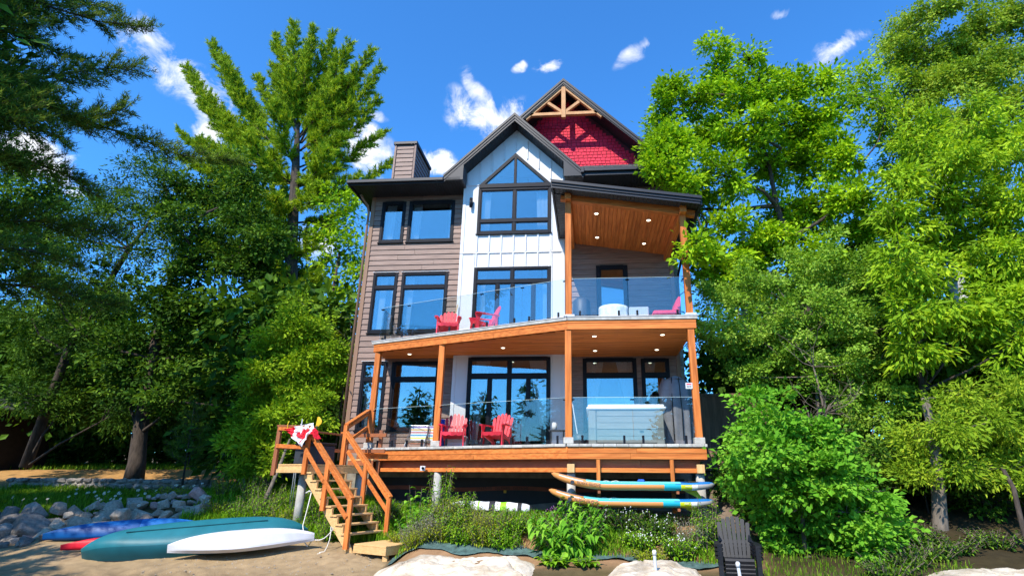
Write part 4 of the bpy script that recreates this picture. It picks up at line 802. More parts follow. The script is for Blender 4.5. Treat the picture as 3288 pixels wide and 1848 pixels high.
# yellow paddle and rods leaning behind the landing
pd = thing('paddle', 'yellow-bladed paddle leaning behind the landing rail', 'paddle', (-8.15, 16.1, 1.0))
q = Vector((-8.15, 16.05, 0)); part('shaft', MB().tube([q+Vector((0, 0, .9)), q+Vector((.1, .15, 3.15))], .016, 8), M['dark'], pd)
part('blade', MB().grid(lambda u, v: tuple(q+Vector((.10+(u-.5)*.16*math.sin(math.pi*(.15+.75*v))+.05*math.sin(v*3), .15+.03*(u-.5)**2, 3.12+.28*v))), 6, 10), M['yellow'], pd, True)
for i, dx in enumerate((0, .07)):
    q = Vector((-8.35-dx, 16.0, 0)); solo('metal_rod', MB().tube([q+Vector((0, 0, .9)), q+Vector((.05*i-.08, .02, 3.32-.14*i))], .014, 8), M['pvc'], ('longer' if i == 0 else 'shorter')+' grey rod leaning upright behind the flag', 'rod', 'rods behind the landing rail', True, (q.x, q.y, .9))

# ------------------------------------------------------------------ boats
def loft(sec, st, close=True):
    """sec(s) gives a list of (v, w) points for station s in -1..1; rows become a skin"""
    return [[(s, *p) for p in sec(s)] for s in st]
def hull(rows, A, B, kdir, colf, name_cols=None):
    """A, B bow points; kdir points from the opening to the keel"""
    A, B, k = Vector(A), Vector(B), Vector(kdir); ax = (B-A); Ln = ax.length; ax.normalize(); k = (k-ax*k.dot(ax)).normalized(); sd_ = k.cross(ax); C_ = (A+B)/2
    mb = MB(); n = len(rows[0]); vs = [C_+ax*(p[0]*Ln/2)+sd_*p[1]+k*p[2] for r_ in rows for p in r_]
    base = len(mb.v); mb.v += [tuple(v) for v in vs]
    for i in range(len(rows)-1):
        for j in range(n-1):
            mb.f.append((i*n+j, i*n+j+1, (i+1)*n+j+1, (i+1)*n+j)); mb.c.append(colf(rows[i][j][0], j/(n-1), i, j))
    return mb
def canoe_sec(s):
    b = .47*(1-abs(s)**2.6)**.75+.004; d = .40-.30*abs(s)**7; out = []
    for i in range(23):
        t = -1+2*i/22; a = t*math.pi/2; ex = .72
        v = b*math.copysign(abs(math.sin(a))**ex, math.sin(a)); w = d*abs(math.cos(a))**.62-.16*abs(s)**4*(1-abs(math.cos(a)))
        if abs(t) < .06 and abs(s) < .72: w += .018
        out.append((v, w-.10))
    return out
st = [-1+2*i/48 for i in range(49)]
TEAL = (.008, .085, .11)
cano = thing('canoe', 'long teal canoe lying overturned on the sand, keel up', 'canoe', (-8.9, 13.0, 0), 'boats drawn up on the beach')
ch_ = hull(loft(canoe_sec, st), (-11.15, 12.48, .20), (-6.85, 14.05, .54), (-.18, -.60, .78), lambda s, t, i, j: (.016, .14, .175) if abs(t-.5) < .28 else TEAL)
part('hull', ch_, M['hull'], cano, True)
kl = hull([[(s, -.012, .315), (s, -.012, .332), (s, .012, .332), (s, .012, .315)] for s in [-.62+1.24*i/20 for i in range(21)]], (-11.15, 12.48, .20), (-6.85, 14.05, .54), (-.18, -.60, .78), lambda *a: (.01, .07, .085)); part('keel_strip', kl, M['hull'], cano)
for sg in (0, -1):
    gw = hull([[(s, canoe_sec(s)[sg][0]+.014*c1, canoe_sec(s)[sg][1]+.014*c2) for c1, c2 in ((1, 1), (-1, 1), (-1, -1), (1, -1), (1, 1))] for s in st], (-11.15, 12.48, .20), (-6.85, 14.05, .54), (-.18, -.60, .78), lambda *a: (.02, .03, .035)); part('gunwale', gw, M['hull'], cano)
def kayak_sec(s, B=.36, H=.30, fl=.62, chine=.55):
    b = B*max(0, 1-abs(s)**1.7)**1.1+.006; h = H*(1-.55*abs(s)**3)
    pts = [(0, -.12*h), (.75*b, -.10*h), (b, .18*h), (b*.96, .30*h), (b*fl, .80*h), (b*.12, h), (0, h*1.02)]
    full = [(-v, w) for v, w in reversed(pts[1:])]
    return [(v, w) for v, w in [(0, pts[0][1])]+pts[1:]]+full[0:]+[(0, pts[0][1])]
wk = thing('kayak', 'small white kayak lying upside down in front of the teal canoe', 'kayak', (-7.8, 12.9, 0), 'boats drawn up on the beach')
WA, WBp = (-9.17, 12.50, .17), (-6.36, 13.42, .36)
part('hull', hull(loft(lambda s: kayak_sec(s, .42, .33), st), WA, WBp, (-.10, -.22, .97), lambda s, t, i, j: (.56, .56, .585)), M['hull'], wk, False)
smk = MB(); rr = random.Random(9)
kk = Vector((-.10, -.22, .97)); axw = (Vector(WBp)-Vector(WA)).normalized(); kk = (kk-axw*kk.dot(axw)).normalized(); sw_ = kk.cross(axw); cw = (Vector(WA)+Vector(WBp))/2
def on_kayak(s, v, w): return cw+axw*(s*1.47)+sw_*v+kk*w
fx = [(-.16+.022*i, .03*math.sin(i*2.2)) for i in range(9)]
for sg in (-1, 1):
    for i, (a, b) in enumerate(fx):
        h = .06+.05*rr.random(); w0 = .36*.33; p = lambda s, q: on_kayak(s, sg*(.355-.08*q), .10+.125*q+.006)
        smk.add([p(a, .35+b*3), p(a+.012, .35+b*3), p(a+.018, .35+b*3+h*6), p(a+.006, .35+b*3+h*6)], [(0, 1, 2, 3)])
part('worn_print', smk, M['dark'], wk)
part('grab_handle', MB().tube([Vector(WBp)+Vector((-.05, 0, .0)), Vector(WBp)+Vector((.02, .02, .03)), Vector(WBp)+Vector((.05, .03, -.03))], .012, 6), M['dark'], wk)
bk = thing('kayak', 'dark blue pointed kayak lying behind the teal canoe', 'kayak', (-11.2, 14.4, .3), 'boats drawn up on the beach')
part('hull', hull(loft(lambda s: kayak_sec(s, .33, .30), st), (-13.15, 13.55, .26), (-10.2, 14.85, .48), (-.1, -.35, .93), lambda s, t, i, j: (.002, .075, .27) if s < .25 else (.012, .14, .42)), M['hull'], bk, True)
rk = thing('kayak', 'red kayak with only its bow showing under the teal canoe', 'kayak', (-10, 13.3, .1), 'boats drawn up on the beach')
part('hull', hull(loft(lambda s: kayak_sec(s, .28, .24), st), (-11.98, 12.86, .13), (-8.2, 14.45, .40), (-.1, -.3, .95), lambda s, t, i, j: (.62, .015, .03)), M['hull'], rk, True)

# ------------------------------------------------------------------ paddle boards on the rack under the deck
rack = thing('board_rack', 'timber paddle board rack hanging from the deck beam', 'rack', (1.0, 14.1, 1.0))
for x in (.17, 1.92):
    part('upright', MB().beam((x, 14.01, 2.165), (x, 14.01, .98), .09, .05, (0, 1, 0), .004), M['wood_z'], rack)
    for z in (1.465, 1.105): part('arm', MB().beam((x, 13.985, z-.02), (x, 13.30, z-.02), .06, .06, (0, 0, 1), .004), M['dwood_y'], rack)
ORA, TUR, LTT, BLU, LIM, GRY, WHI, NAV = (.62, .26, .075), (.01, .36, .47), (.12, .60, .64), (.015, .17, .48), (.55, .62, .015), (.42, .42, .44), (.80, .80, .80), (.05, .08, .14)
def sup_col(s, t, i, j):
    # j runs: deck centre .. rail .. bottom .. other rail .. deck; the print changes along the board
    deckz = t < .17 or t > .83; rail_hi = .17 <= t < .215 or .785 < t <= .83; bottom = .42 < t < .58
    if bottom: return NAV
    if deckz:
        if s < -.58: return ORA if (.09 < t < .91 or s < -.9) else NAV
        return LTT if s < .55 else BLU
    if s < -.93: return ORA
    if rail_hi:
        if s < -.62: return GRY
        if s < -.42: return ORA
        return TUR if s < .50 else BLU if s < .93 else GRY
    if s < .36: return ORA if t < .36 or t > .64 else ORA
    if s < .56: return TUR
    if s < .68: return LIM
    if s < .74: return WHI
    return GRY
def sup(zb, x0, x1, yc, label, mirror=1):
    t_ = thing('paddle_board', label, 'paddle board', ((x0+x1)/2, yc, zb), 'paddle boards on the rack')
    Lh = (x1-x0)/2; mb = MB(); n = 24; st = [-1+2*i/60 for i in range(61)]; rows = []
    for s in st:
        w = .39*(max(0, 1-abs(s)**3.2))**.55+.012; th = .088*(max(0, 1-abs(s)**8))**.5+.010; rk = .26*max(0, (-s-.25)/.75)**2.1+.045*max(0, (s-.6)/.4)**2
        row = []
        for j in range(n+1):
            a = math.pi/2-2*math.pi*j/n; ca, sa = math.cos(a), math.sin(a); y = -w*math.copysign(abs(ca)**.45, ca); z = th*math.copysign(abs(sa)**.75, sa)
            row.append((s, (x0+x1)/2+s*Lh, yc+y, zb+.09+rk+z))
        rows.append(row)
    for r_ in rows: mb.v += [p[1:] for p in r_]
    for i in range(60):
        for j in range(n): mb.f.append((i*(n+1)+j, i*(n+1)+j+1, (i+1)*(n+1)+j+1, (i+1)*(n+1)+j)); mb.c.append(sup_col(st[i], (j+.5)/n, i, j))
    part('board', mb, M['board'], t_, True)
    part('fin', MB().prism([(x1-.75, zb+.015), (x1-.42, zb+.012), (x1-.30, zb-.16), (x1-.38, zb-.17), (x1-.55, zb-.08)], yc-.006, yc+.006), mat('lime_fin', (.50, .62, .02), .4) if 'lime_fin' not in bpy.data.materials else bpy.data.materials['lime_fin'], t_)
    tm = text_mesh('BODY GLOVE', .088, .001); tm.materials.append(M['dark']); o = put('lettering', tm, t_, (x0+.60, yc-.394, zb+.135)); o.rotation_euler = (R(86), R(7), 0)
    part('emblem', MB().prism([(x0+.50+.045*math.cos(i*math.pi/6), zb+.165+.045*math.sin(i*math.pi/6)) for i in range(12)], yc-.385, yc-.352), M['dark'], t_)
    tm = text_mesh('PERFORMER', .045, .001); tm.materials.append(M['white']); o = put('lettering', tm, t_, (x1-.72, yc-.375, zb+.075)); o.rotation_euler = (R(90), R(-2), 0)
    bg = MB(); xx = [x0+.95+.22*i for i in range(4)]
    for i in range(3): bg.tube([(xx[i], yc-.30, zb+.175), ((xx[i]+xx[i+1])/2, yc-.05, zb+.20), (xx[i+1], yc+.25, zb+.17)], .008, 5); bg.tube([(xx[i+1], yc-.34, zb+.165), ((xx[i]+xx[i+1])/2, yc, zb+.20), (xx[i], yc+.25, zb+.18)], .008, 5)
    part('bungee_cord', bg, M['rope'], t_)
    return t_
s1 = sup(1.485, -.93, 2.80, 13.62, 'upper of two orange and turquoise paddle boards, with a paddle on its deck')
s2 = sup(1.125, -.99, 2.76, 13.62, 'lower of two orange and turquoise paddle boards, under the other')
sp = thing('board_paddle', 'black-shafted paddle with a pale yellow blade lying on the upper paddle board', 'paddle', (1.2, 13.5, 1.66))
part('shaft', MB().tube([(.15, 13.42, 1.655), (2.0, 13.42, 1.655)], .015, 8), M['black'], sp, True); part('blade', MB().grid(lambda u, v: (2.0+.40*u, 13.42+(v-.5)*.20*math.sin(math.pi*min(.9, .25+.65*u)), 1.66+.03*(v-.5)**2+.01*u), 8, 4), mat('straw_blade', (.72, .55, .20), .5), sp, True); part('grip', MB().cbox(1.05, 1.20, 13.36, 13.48, 1.63, 1.72, .02), M['blue'], sp)

# inflatable bundle under the deck
tb = thing('inflatable_tube', 'white and lime rolled inflatable with black straps lying under the deck', 'inflatable', (-2.6, 15.2, .82))
mb = MB(); n = 20
def tubecol(s):
    x = (s+1)/2
    for a, b, c in ((.0, .20, (.7, .72, .74)), (.20, .27, NAV), (.27, .36, (.72, .74, .76)), (.36, .39, (.25, .65, .02)), (.50, .55, (.02, .02, .025)), (.55, .62, (.68, .70, .66)), (.62, .70, (.28, .72, .02)), (.82, .87, (.02, .02, .025)), (.87, .95, (.6, .66, .72)), (.95, 1.01, (.015, .02, .03))):
        if a <= x < b: return c
    return (.72, .74, .76)
rows = []
for i in range(49):
    s = -1+2*i/48; r_ = .165*(1-abs(s)**5)**.5+.01
    rows.append([(-2.62+s*1.12+.02*math.sin(9*s), 15.15-.1*s+.95*0+r_*1.15*math.cos(2*math.pi*j/n), .995-.02*s+r_*(.92+.04*math.sin(17*s))*math.sin(2*math.pi*j/n)) for j in range(n+1)])
for r_ in rows: mb.v += r_
for i in range(48):
    for j in range(n): mb.f.append((i*(n+1)+j, i*(n+1)+j+1, (i+1)*(n+1)+j+1, (i+1)*(n+1)+j)); a = 2*math.pi*(j+.5)/n; mb.c.append((.02, .02, .025) if math.sin(a) < -.45 or (math.sin(a) > .93) else tubecol(-1+2*i/48))
part('roll', mb, M['print'], tb, True)

# ------------------------------------------------------------------ chairs
def adirondack(name, label, mt, group):
    """front faces -Y; seat slats, fan back of rounded slats, broad arms"""
    t = thing(name, label, 'chair', (0, 0, 0), group, world=False)
    st_ = MB().grid(lambda u, v: (-.27+.54*u, -.33+.52*v, .37-.13*v+.02*math.sin(v*3.1)), 2, 8); vs = list(st_.v)
    part('seat', MB().add(vs+[(a, b, c-.022) for a, b, c in vs], st_.f+[tuple(i+27 for i in f[::-1]) for f in st_.f]), mt, t)
    part('seat_apron', MB().prism([(-.28, .38), (.28, .38), (.28, .30), (.18, .275), (.09, .30), (0, .27), (-.09, .30), (-.18, .275), (-.28, .30)], -.36, -.335), mt, t)
    for i in range(6):
        a = (i-2.5); x0 = a*.088; x1 = a*.108; h = .74-.022*a*a+.02; w = .040
        ring = [(x0-w*.9, .0), (x0+w*.9, .0), (x1+w*1.12, h-.06), (x1+w*.8, h-.02), (x1+w*.35, h), (x1-w*.35, h), (x1-w*.8, h-.02), (x1-w*1.12, h-.06)]
        f = lambda p, o: (p[0], .15+p[1]*.36+o, .24+p[1]*.93-o*.36)
        part('back_slat', MB().add([f(p, 0) for p in ring]+[f(p, .022) for p in ring], [tuple(range(8)), tuple(range(15, 7, -1))]+[(i_, (i_+1) % 8, (i_+1) % 8+8, i_+8) for i_ in range(8)]), mt, t)
    part('back_rail', MB().cbox(-.30, .30, .30, .33, .52, .60, .008), mt, t)
    for s in (-1, 1):
        poly = [(s*.26, .36), (s*.31, .36), (s*.34, .1), (s*.40, -.22), (s*.395, -.36), (s*.35, -.40), (s*.29, -.37), (s*.27, -.2)]
        part('arm', MB().prism(poly, .555, .585, 'z'), mt, t)
        part('front_leg', MB().prism([(-.385, .0), (-.28, .0), (-.25, .40), (-.18, .555), (-.40, .555), (-.35, .40)], s*.29, s*.32, 'x'), mt, t)
        part('rear_leg', MB().prism([(-.33, .28), (-.33, .38), (.30, .20), (.46, .02), (.42, 0), (.34, .0), (.2, .13)], s*.255, s*.285, 'x'), mt, t)
        part('arm_support', MB().cbox(s*.29-.015, s*.29+.015, .22, .30, .18, .555, .005), mt, t)
    return t
RP = M['redplastic']
c1 = adirondack('adirondack_chair', 'red adirondack chair with a towel over it, left on the lower deck', RP, 'red adirondack chairs')
def place(c, x, y, z, rz, label=None):
    c.location = (x, y, z); c.rotation_euler = (0, 0, rz)
    if label: c['label'] = label
place(c1, -3.82, 15.75, 2.535, R(6), 'red adirondack chair in the sun beside the second deck post')
c2 = dup(c1); place(c2, -2.58, 15.70, 2.535, R(-16), 'red adirondack chair in front of the lower sliding door')
c3 = dup(c1); place(c3, -4.25, 16.0, 5.70, R(10), 'red adirondack chair on the upper balcony by the brown wall')
c4 = dup(c1); place(c4, -3.08, 15.72, 5.70, R(-62), 'red adirondack chair turned sideways on the upper balcony')
# black resin chairs, stacked
def resin_chair():
    t = thing('resin_chair', '-', 'chair', (0, 0, 0), 'stack of black resin chairs', world=False); mt = M['blackplastic']
    f = lambda x, h, o=0: (x, .10+h*.34+o, .36+h*.94-o*.36)
    for i in range(7):
        a = i-3; x0, x1 = a*.066, a*.083; h = .70-.012*a*a; w = .031
        ring = [(x0-w*.85, .0), (x0+w*.85, .0), (x1+w*1.1, h-.02), (x1+w*.8, h), (x1-w*.8, h), (x1-w*1.1, h-.02)]
        part('back_slat', MB().add([f(p[0], p[1]) for p in ring]+[f(p[0], p[1], .018) for p in ring], [tuple(range(6)), tuple(range(11, 5, -1))]+[(k, (k+1) % 6, (k+1) % 6+6, k+6) for k in range(6)]), mt, t)
    part('back_frame', MB().add([f(*p, .02) for p in ((-.22, 0), (.22, 0), (.22, .05), (-.22, .05))]+[f(*p, .04) for p in ((-.22, 0), (.22, 0), (.22, .05), (-.22, .05))], [(0, 1, 2, 3), (7, 6, 5, 4), (0, 4, 5, 1), (1, 5, 6, 2), (2, 6, 7, 3), (3, 7, 4, 0)]).add([f(*p, .02) for p in ((-.26, .24), (.26, .24), (.27, .30), (-.27, .30))]+[f(*p, .04) for p in ((-.26, .24), (.26, .24), (.27, .30), (-.27, .30))], [(0, 1, 2, 3), (7, 6, 5, 4), (0, 4, 5, 1), (1, 5, 6, 2), (2, 6, 7, 3), (3, 7, 4, 0)]), mt, t)
    prof = [(-.36, .30), (-.375, .36), (-.35, .395), (-.25, .39), (-.10, .355), (.02, .335), (.12, .36), (.13, .39)]
    vs = [(x, y, z) for x in (-.235, .235) for y, z in prof]+[(x, y+.008, z-.022) for x in (-.235, .235) for y, z in prof]; n = 8
    part('seat', MB().add(vs, [(i, i+1, i+1+n, i+n) for i in range(n-1)]+[(i+2*n, i+3*n, i+1+3*n, i+1+2*n) for i in range(n-1)]+[(0, n, 3*n, 2*n), (n-1, 3*n-1, 4*n-1, 2*n-1)]+[(i, i+2*n, i+1+2*n, i+1) for i in range(n-1)]+[(i+n, i+1+n, i+1+3*n, i+3*n) for i in range(n-1)]), mt, t)
    for k in range(2): part('seat_slot', MB().cbox(-.20, .20, -.30+.02*k*0-.0, -.292, .391+.0*k, .397, .001) if k == 0 else MB().cbox(-.2, .2, -.17, -.165, .372, .379, .001), M['black'], t)
    for s in (-1, 1):
        part('arm', MB().prism([(s*.25, .26), (s*.34, .26), (s*.375, .0), (s*.385, -.33), (s*.35, -.40), (s*.27, -.38), (s*.25, -.30), (s*.29, 0)], .57, .61, 'z'), mt, t)
        part('front_leg', MB().prism([(-.40, 0), (-.30, 0), (-.28, .35), (-.24, .57), (-.39, .57), (-.385, .35)], s*.27, s*.345, 'x'), mt, t)
        part('rear_leg', MB().prism([(.28, 0), (.37, 0), (.27, .40), (.24, .57), (.14, .57), (.20, .40)], s*.26, s*.30, 'x'), mt, t)
        part('shoulder', MB().add([(s*.26, .19, .60), (s*.20, .21, .62), (s*.235, .25, .74), (s*.26, .24, .72), (s*.30, .10, .605), (s*.26, .21, .60), (s*.20, .23, .62), (s*.235, .27, .74), (s*.26, .26, .72), (s*.30, .12, .605)], [(0, 1, 2, 3, 4), (9, 8, 7, 6, 5), (0, 5, 6, 1), (1, 6, 7, 2), (2, 7, 8, 3), (3, 8, 9, 4), (4, 9, 5, 0)]), mt, t)
    return t
rc = resin_chair(); zg = hz(2.5, 10.75)-.02
for i in range(4):
    c = rc if i == 3 else dup(rc)
    place(c, 2.50, 10.78, zg-.10+.062*i, R(-8)); c['label'] = ('topmost black resin chair of the stack beside the leafy bush', 'second black resin chair from the top of the stack', 'third black resin chair from the top of the stack', 'lowest black resin chair of the stack')[3-i]

# ------------------------------------------------------------------ things on the decks
tub = thing('hot_tub', 'grey hot tub with white rim behind the lower glass railing', 'hot tub', (.9, 15.75, 2.53))
part('tub_body', MB().cbox(-.03, 1.87, 14.74, 16.72, 2.535, 3.42, .05), M['tubside'], tub)
for k in range(5):
    part('side_panel', MB().cbox(.17, 1.68, 14.715, 14.739, 2.60+.165*k, 2.757+.165*k, .004), M['tubside'], tub)
    part('side_panel', MB().cbox(-.055, -.031, 14.95, 16.55, 2.60+.165*k, 2.757+.165*k, .004), M['tubside'], tub)
for x in (.05, 1.78): part('corner_panel', MB().cbox(x-.10, x+.10, 14.70, 14.739, 2.54, 3.41, .015), M['tubside'], tub)
part('rim', MB().cbox(-.10, 1.96, 14.66, 16.80, 3.422, 3.50, .03).cbox(-.06, 1.92, 14.70, 16.76, 3.5, 3.56, .03), M['tubrim'], tub, True)
fc = thing('fabric_cover', 'grey fabric cover hanging in folds beside the hot tub', 'fabric cover', (2.4, 16.0, 2.53))
def drape(u, v):
    a = u*math.pi*2; rx, ry = .40+.05*v, .30+.05*v; f = 1+.10*math.sin(a*7+1)*(1-.5*v)+.05*math.sin(a*13)*(1-v)
    z = 2.56+1.86*v**.9; k = 1-.30*max(0, (v-.75)/.25)**2
    return (2.40+rx*f*k*math.cos(a)+.10*(v-.5)*0, 15.95+ry*f*k*math.sin(a), z+.04*math.sin(a*3)*v)
part('drape', MB().grid(drape, 90, 24), M['cover'], fc, True); part('top', MB().disc((2.40, 15.95, 4.38), .33, 20), M['cover'], fc)
for a in (-1.9, -1.35): part('strap', MB().tube([(2.40+.45*math.cos(a), 15.95+.36*math.sin(a), 2.7), (2.40+.47*math.cos(a), 15.95+.38*math.sin(a), 3.5), (2.40+.36*math.cos(a), 15.95+.30*math.sin(a), 4.42)], .012, 6), M['black'], fc)
lft = thing('tub_cover_lifter', 'folded dark spa cover standing behind the hot tub', 'spa cover', (1.7, 16.9, 2.53)); part('cover_board', MB().add([(1.05, 16.85, 3.55), (1.95, 16.85, 4.05), (2.0, 16.95, 4.05), (1.05, 16.95, 3.52), (1.05, 16.85, 2.55), (1.95, 16.85, 2.55), (2.0, 16.95, 2.55), (1.05, 16.95, 2.55)], [(0, 1, 2, 3), (4, 7, 6, 5), (0, 4, 5, 1), (1, 5, 6, 2), (2, 6, 7, 3), (3, 7, 4, 0)]), M['dark'], lft)
sg = thing('warning_sign', 'small white notice with red heading fixed beside the right deck post', 'sign', (2.45, 14.0, 3.92))
part('sign_board', MB().cbox(2.375, 2.545, 13.985, 13.995, 3.845, 3.995, .003), M['white'], sg); part('heading', MB().box(2.40, 2.52, 13.982, 13.9845, 3.945, 3.97), M['redplastic'], sg)
ln = MB()
for z in (3.915, 3.885): 
    for a, b in ((2.405, 2.455), (2.465, 2.515)): ln.box(a, b, 13.982, 13.9845, z-.006, z+.006)
part('text_line', ln, M['dark'], sg)
# striped beach chairs
def beach_chair():
    t = thing('beach_chair', '-', 'beach chair', (0, 0, 0), 'striped folding beach chairs', world=False)
    cols = [(.75, .30, .18), (.80, .78, .74), (.55, .25, .42), (.80, .78, .74), (.75, .62, .10), (.80, .78, .74), (.08, .32, .55), (.80, .78, .74), (.62, .16, .20), (.80, .78, .74), (.78, .42, .12), (.80, .78, .74), (.32, .22, .5)]
    mb = MB(); n = 26
    for k in range(n):
        a, b = k/n, (k+1)/n; pt = lambda x, t_: (x, .02+.16*t_+.04*math.sin(t_*3.14), .10+.52*t_); mb.add([pt(-.24, a), pt(.24, a), pt(.24, b), pt(-.24, b)], [(0, 1, 2, 3)], cols[(k//2) % 13])
    part('back_sling', mb, M['print'], t)
    mb = MB()
    for k in range(12): a, b = k/12, (k+1)/12; mb.add([(-.24, .02-.40*a, .13+.06*a), (.24, .02-.40*a, .13+.06*a), (.24, .02-.40*b, .13+.06*b), (-.24, .02-.40*b, .13+.06*b)], [(0, 1, 2, 3)], cols[k % 13])
    part('seat_sling', mb, M['print'], t)
    for s in (-1, 1):
        part('frame_tube', MB().tube([(s*.26, -.40, .20), (s*.26, .02, .11), (s*.26, .19, .64)], .013, 8), M['metal'], t, True); part('frame_tube', MB().tube([(s*.27, -.36, .01), (s*.27, .0, .34), (s*.27, .16, .36)], .012, 8), M['metal'], t, True); part('leg', MB().tube([(s*.25, .2, .01), (s*.25, -.2, .18)], .012, 8), M['metal'], t)
    part('cross_tube', MB().tube([(-.26, .19, .64), (.26, .19, .64)], .013, 8), M['metal'], t)
    return t
b1 = beach_chair(); place(b1, -5.03, 16.30, 2.53, R(4), 'striped folding beach chair in the sun left of the second deck post'); b2c = dup(b1); place(b2c, -4.52, 16.45, 2.53, R(10), 'striped folding beach chair half hidden behind the second deck post')
ol = thing('pool_float', 'rolled blue foam float standing behind the second deck post', 'float', (-4.28, 15.95, 2.53)); part('float_roll', MB().tube([(-4.28, 15.98, 2.53), (-4.28, 16.0, 3.30)], [.13, .12], 16), M['blue'], ol, True)
cl = thing('cooler', 'white cooler under the sunlit red chair', 'cooler', (-3.82, 16.15, 2.53)); part('cooler_body', MB().cbox(-4.08, -3.56, 15.95, 16.3, 2.535, 2.80, .02), M['white'], cl); part('cooler_lid', MB().cbox(-4.10, -3.54, 15.93, 16.32, 2.801, 2.85, .02), M['white'], cl)
tbl = thing('side_table', 'small grey side table at the right of the lower sliding door', 'side table', (-.93, 16.1, 2.53)); part('tabletop', MB().cbox(-1.18, -.70, 15.9, 16.3, 2.98, 3.01, .006), M['dark'], tbl)
for x in (-1.12, -.76):
    for y in (15.95, 16.25): part('leg', MB().tube([(x, y, 2.53), (x, y, 2.98)], .013, 8), M['dark'], tbl)
jar = thing('jar', 'white jar standing on the grey side table', 'jar', (-1.02, 16.1, 3.01)); part('jar_body', MB().tube([(-1.02, 16.1, 3.012), (-1.02, 16.1, 3.20)], [.075, .07], 14), M['white'], jar, True); part('lid', MB().tube([(-1.02, 16.1, 3.20), (-1.02, 16.1, 3.225)], .06, 14), M['tubrim'], jar)
tbn = thing('basin', 'dark basin on the deck between the middle post and the hot tub', 'basin', (-.30, 15.6, 2.53)); part('basin_bowl', MB().add(*(lambda q: (q.v, q.f))(MB().tube([(-.30, 15.6, 2.535), (-.30, 15.6, 2.86)], [.17, .20], 16))), M['dark'], tbn, True)
mp_ = thing('mop', 'white-handled mop leaning in the dark basin', 'mop', (-.36, 15.6, 2.55)); part('handle', MB().tube([(-.36, 15.6, 2.88), (-.50, 15.75, 3.75)], .013, 8), M['white'], mp_)
br = thing('broom', 'wooden-handled broom leaning on the corner of the white bay', 'broom', (-4.3, 16.9, 5.7)); part('handle', MB().tube([(-4.38, 16.72, 5.82), (-4.24, 16.95, 7.05)], .014, 8), M['raw_z'], br); part('broom_head', MB().cbox(-4.5, -4.28, 16.64, 16.78, 5.705, 5.83, .02), M['yellow'], br)
# upper porch
rt = thing('round_table', 'round patio table under a white leaf-patterned cloth on the upper porch', 'table', (.75, 15.4, 5.7))
def cloth(u, v):
    a = u*2*math.pi; r_ = .42+.03*math.sin(a*9)*(1-v) if v < .8 else .42*(1-(v-.8)/.2)
    return (.72+r_*math.cos(a), 15.4+r_*math.sin(a), 5.72+.66*min(1, v/.8))
part('tablecloth', MB().grid(cloth, 60, 10), M['pattern'], rt, True); part('pedestal', MB().tube([(.72, 15.4, 5.7), (.72, 15.4, 6.3)], .05, 10), M['dark'], rt)
lg = thing('lounge_chair', 'low lounge chair with bright red cushions at the right end of the upper porch', 'lounge chair', (2.15, 15.1, 5.7))
part('seat_cushion', MB().cbox(1.78, 2.50, 14.80, 15.45, 6.0, 6.13, .04), M['redcushion'], lg, True)
part('back_cushion', MB().prism([(2.34, 6.13), (2.52, 6.13), (2.56, 6.50), (2.50, 6.52), (2.42, 6.40)], 14.82, 15.43), M['redcushion'], lg)
part('frame', MB().cbox(1.80, 2.52, 14.82, 15.43, 5.93, 5.995, .01), M['dark'], lg)
for x in (1.85, 2.46):
    for y in (14.88, 15.37): part('leg', MB().cbox(x-.02, x+.02, y-.02, y+.02, 5.70, 5.93, .004), M['dark'], lg)
gr = thing('covered_grill', 'dark covered barrel-shaped grill behind the middle porch post', 'grill', (-.2, 15.7, 5.7)); part('grill_cover', MB().tube([(-.2, 15.75, 5.71), (-.2, 15.75, 6.2), (-.2, 15.75, 6.70), (-.2, 15.75, 6.80)], [.25, .27, .26, .16], 24), M['dark'], gr, True)
cr = thing('planter_box', 'pale ribbed planter box on the upper porch behind the glass', 'planter', (1.45, 15.3, 5.7)); part('box', MB().cbox(1.15, 1.70, 15.1, 15.5, 5.705, 6.32, .02), M['pvc'], cr)
for k in range(9): part('rib', MB().cbox(1.17+.06*k, 1.19+.06*k, 15.085, 15.1, 5.74, 6.29, .003), M['pvc'], cr)

# ------------------------------------------------------------------ shore odds and ends
for i, (x, y, z, tx) in enumerate(((1.03, 10.3, .61, -.02), (2.28, 9.85, .51, -.05))):
    t = thing('pipe_post', ('white-capped grey plastic pipe standing alone before the pale rocks', 'white-capped grey plastic pipe standing in front of the chair stack')[i], 'pipe', (x, y, -.2), 'grey plastic pipes standing at the shore')
    part('pipe', MB().tube([(x-tx*2, y, -.6), (x, y, z-.06)], .026, 14), M['pvc'], t, True); part('cap', MB().tube([(x, y, z-.075), (x, y, z-.02), (x, y, z)], [.034, .034, .022], 14), M['pvccap'], t, True)
a = S(6.3, -.06, tz(6)-.30)
rp = [a+Vector((0, 0, .02)), a+Vector((-.02, -.05, -.35)), a+Vector((-.05, -.1, -.72)), Vector((-6.62, 13.5, .30)), Vector((-6.5, 13.42, .22))]
solo('rope', MB().tube(rp, .012, 6).tube([a+Vector((-.12, -.03, .0)), a+Vector((-.04, -.03, .05)), a+Vector((0, 0, .02))], .016, 6), M['rope'], 'white rope hanging from the stair stringer down to the kayak', 'rope', 'white ropes by the stairs', True, (-6.6, 13.5, .1))
a2 = S(1.8, -.06, tz(1.8)-.20); pts = []
for i in range(25):
    t = i/24
    if t < .5: k = t/.5; p = Vector((-6.33, 13.40, .36)).lerp(a2, k); p.z += -.10*math.sin(k*math.pi)
    else: k = (t-.5)/.5; x = a2.x-.10-.15*k+.05*math.sin(k*9); y = a2.y-.25*k; p = Vector((x, y, max(hz(x, y)+.012, a2.z-k*1.6)))
    pts.append(p)
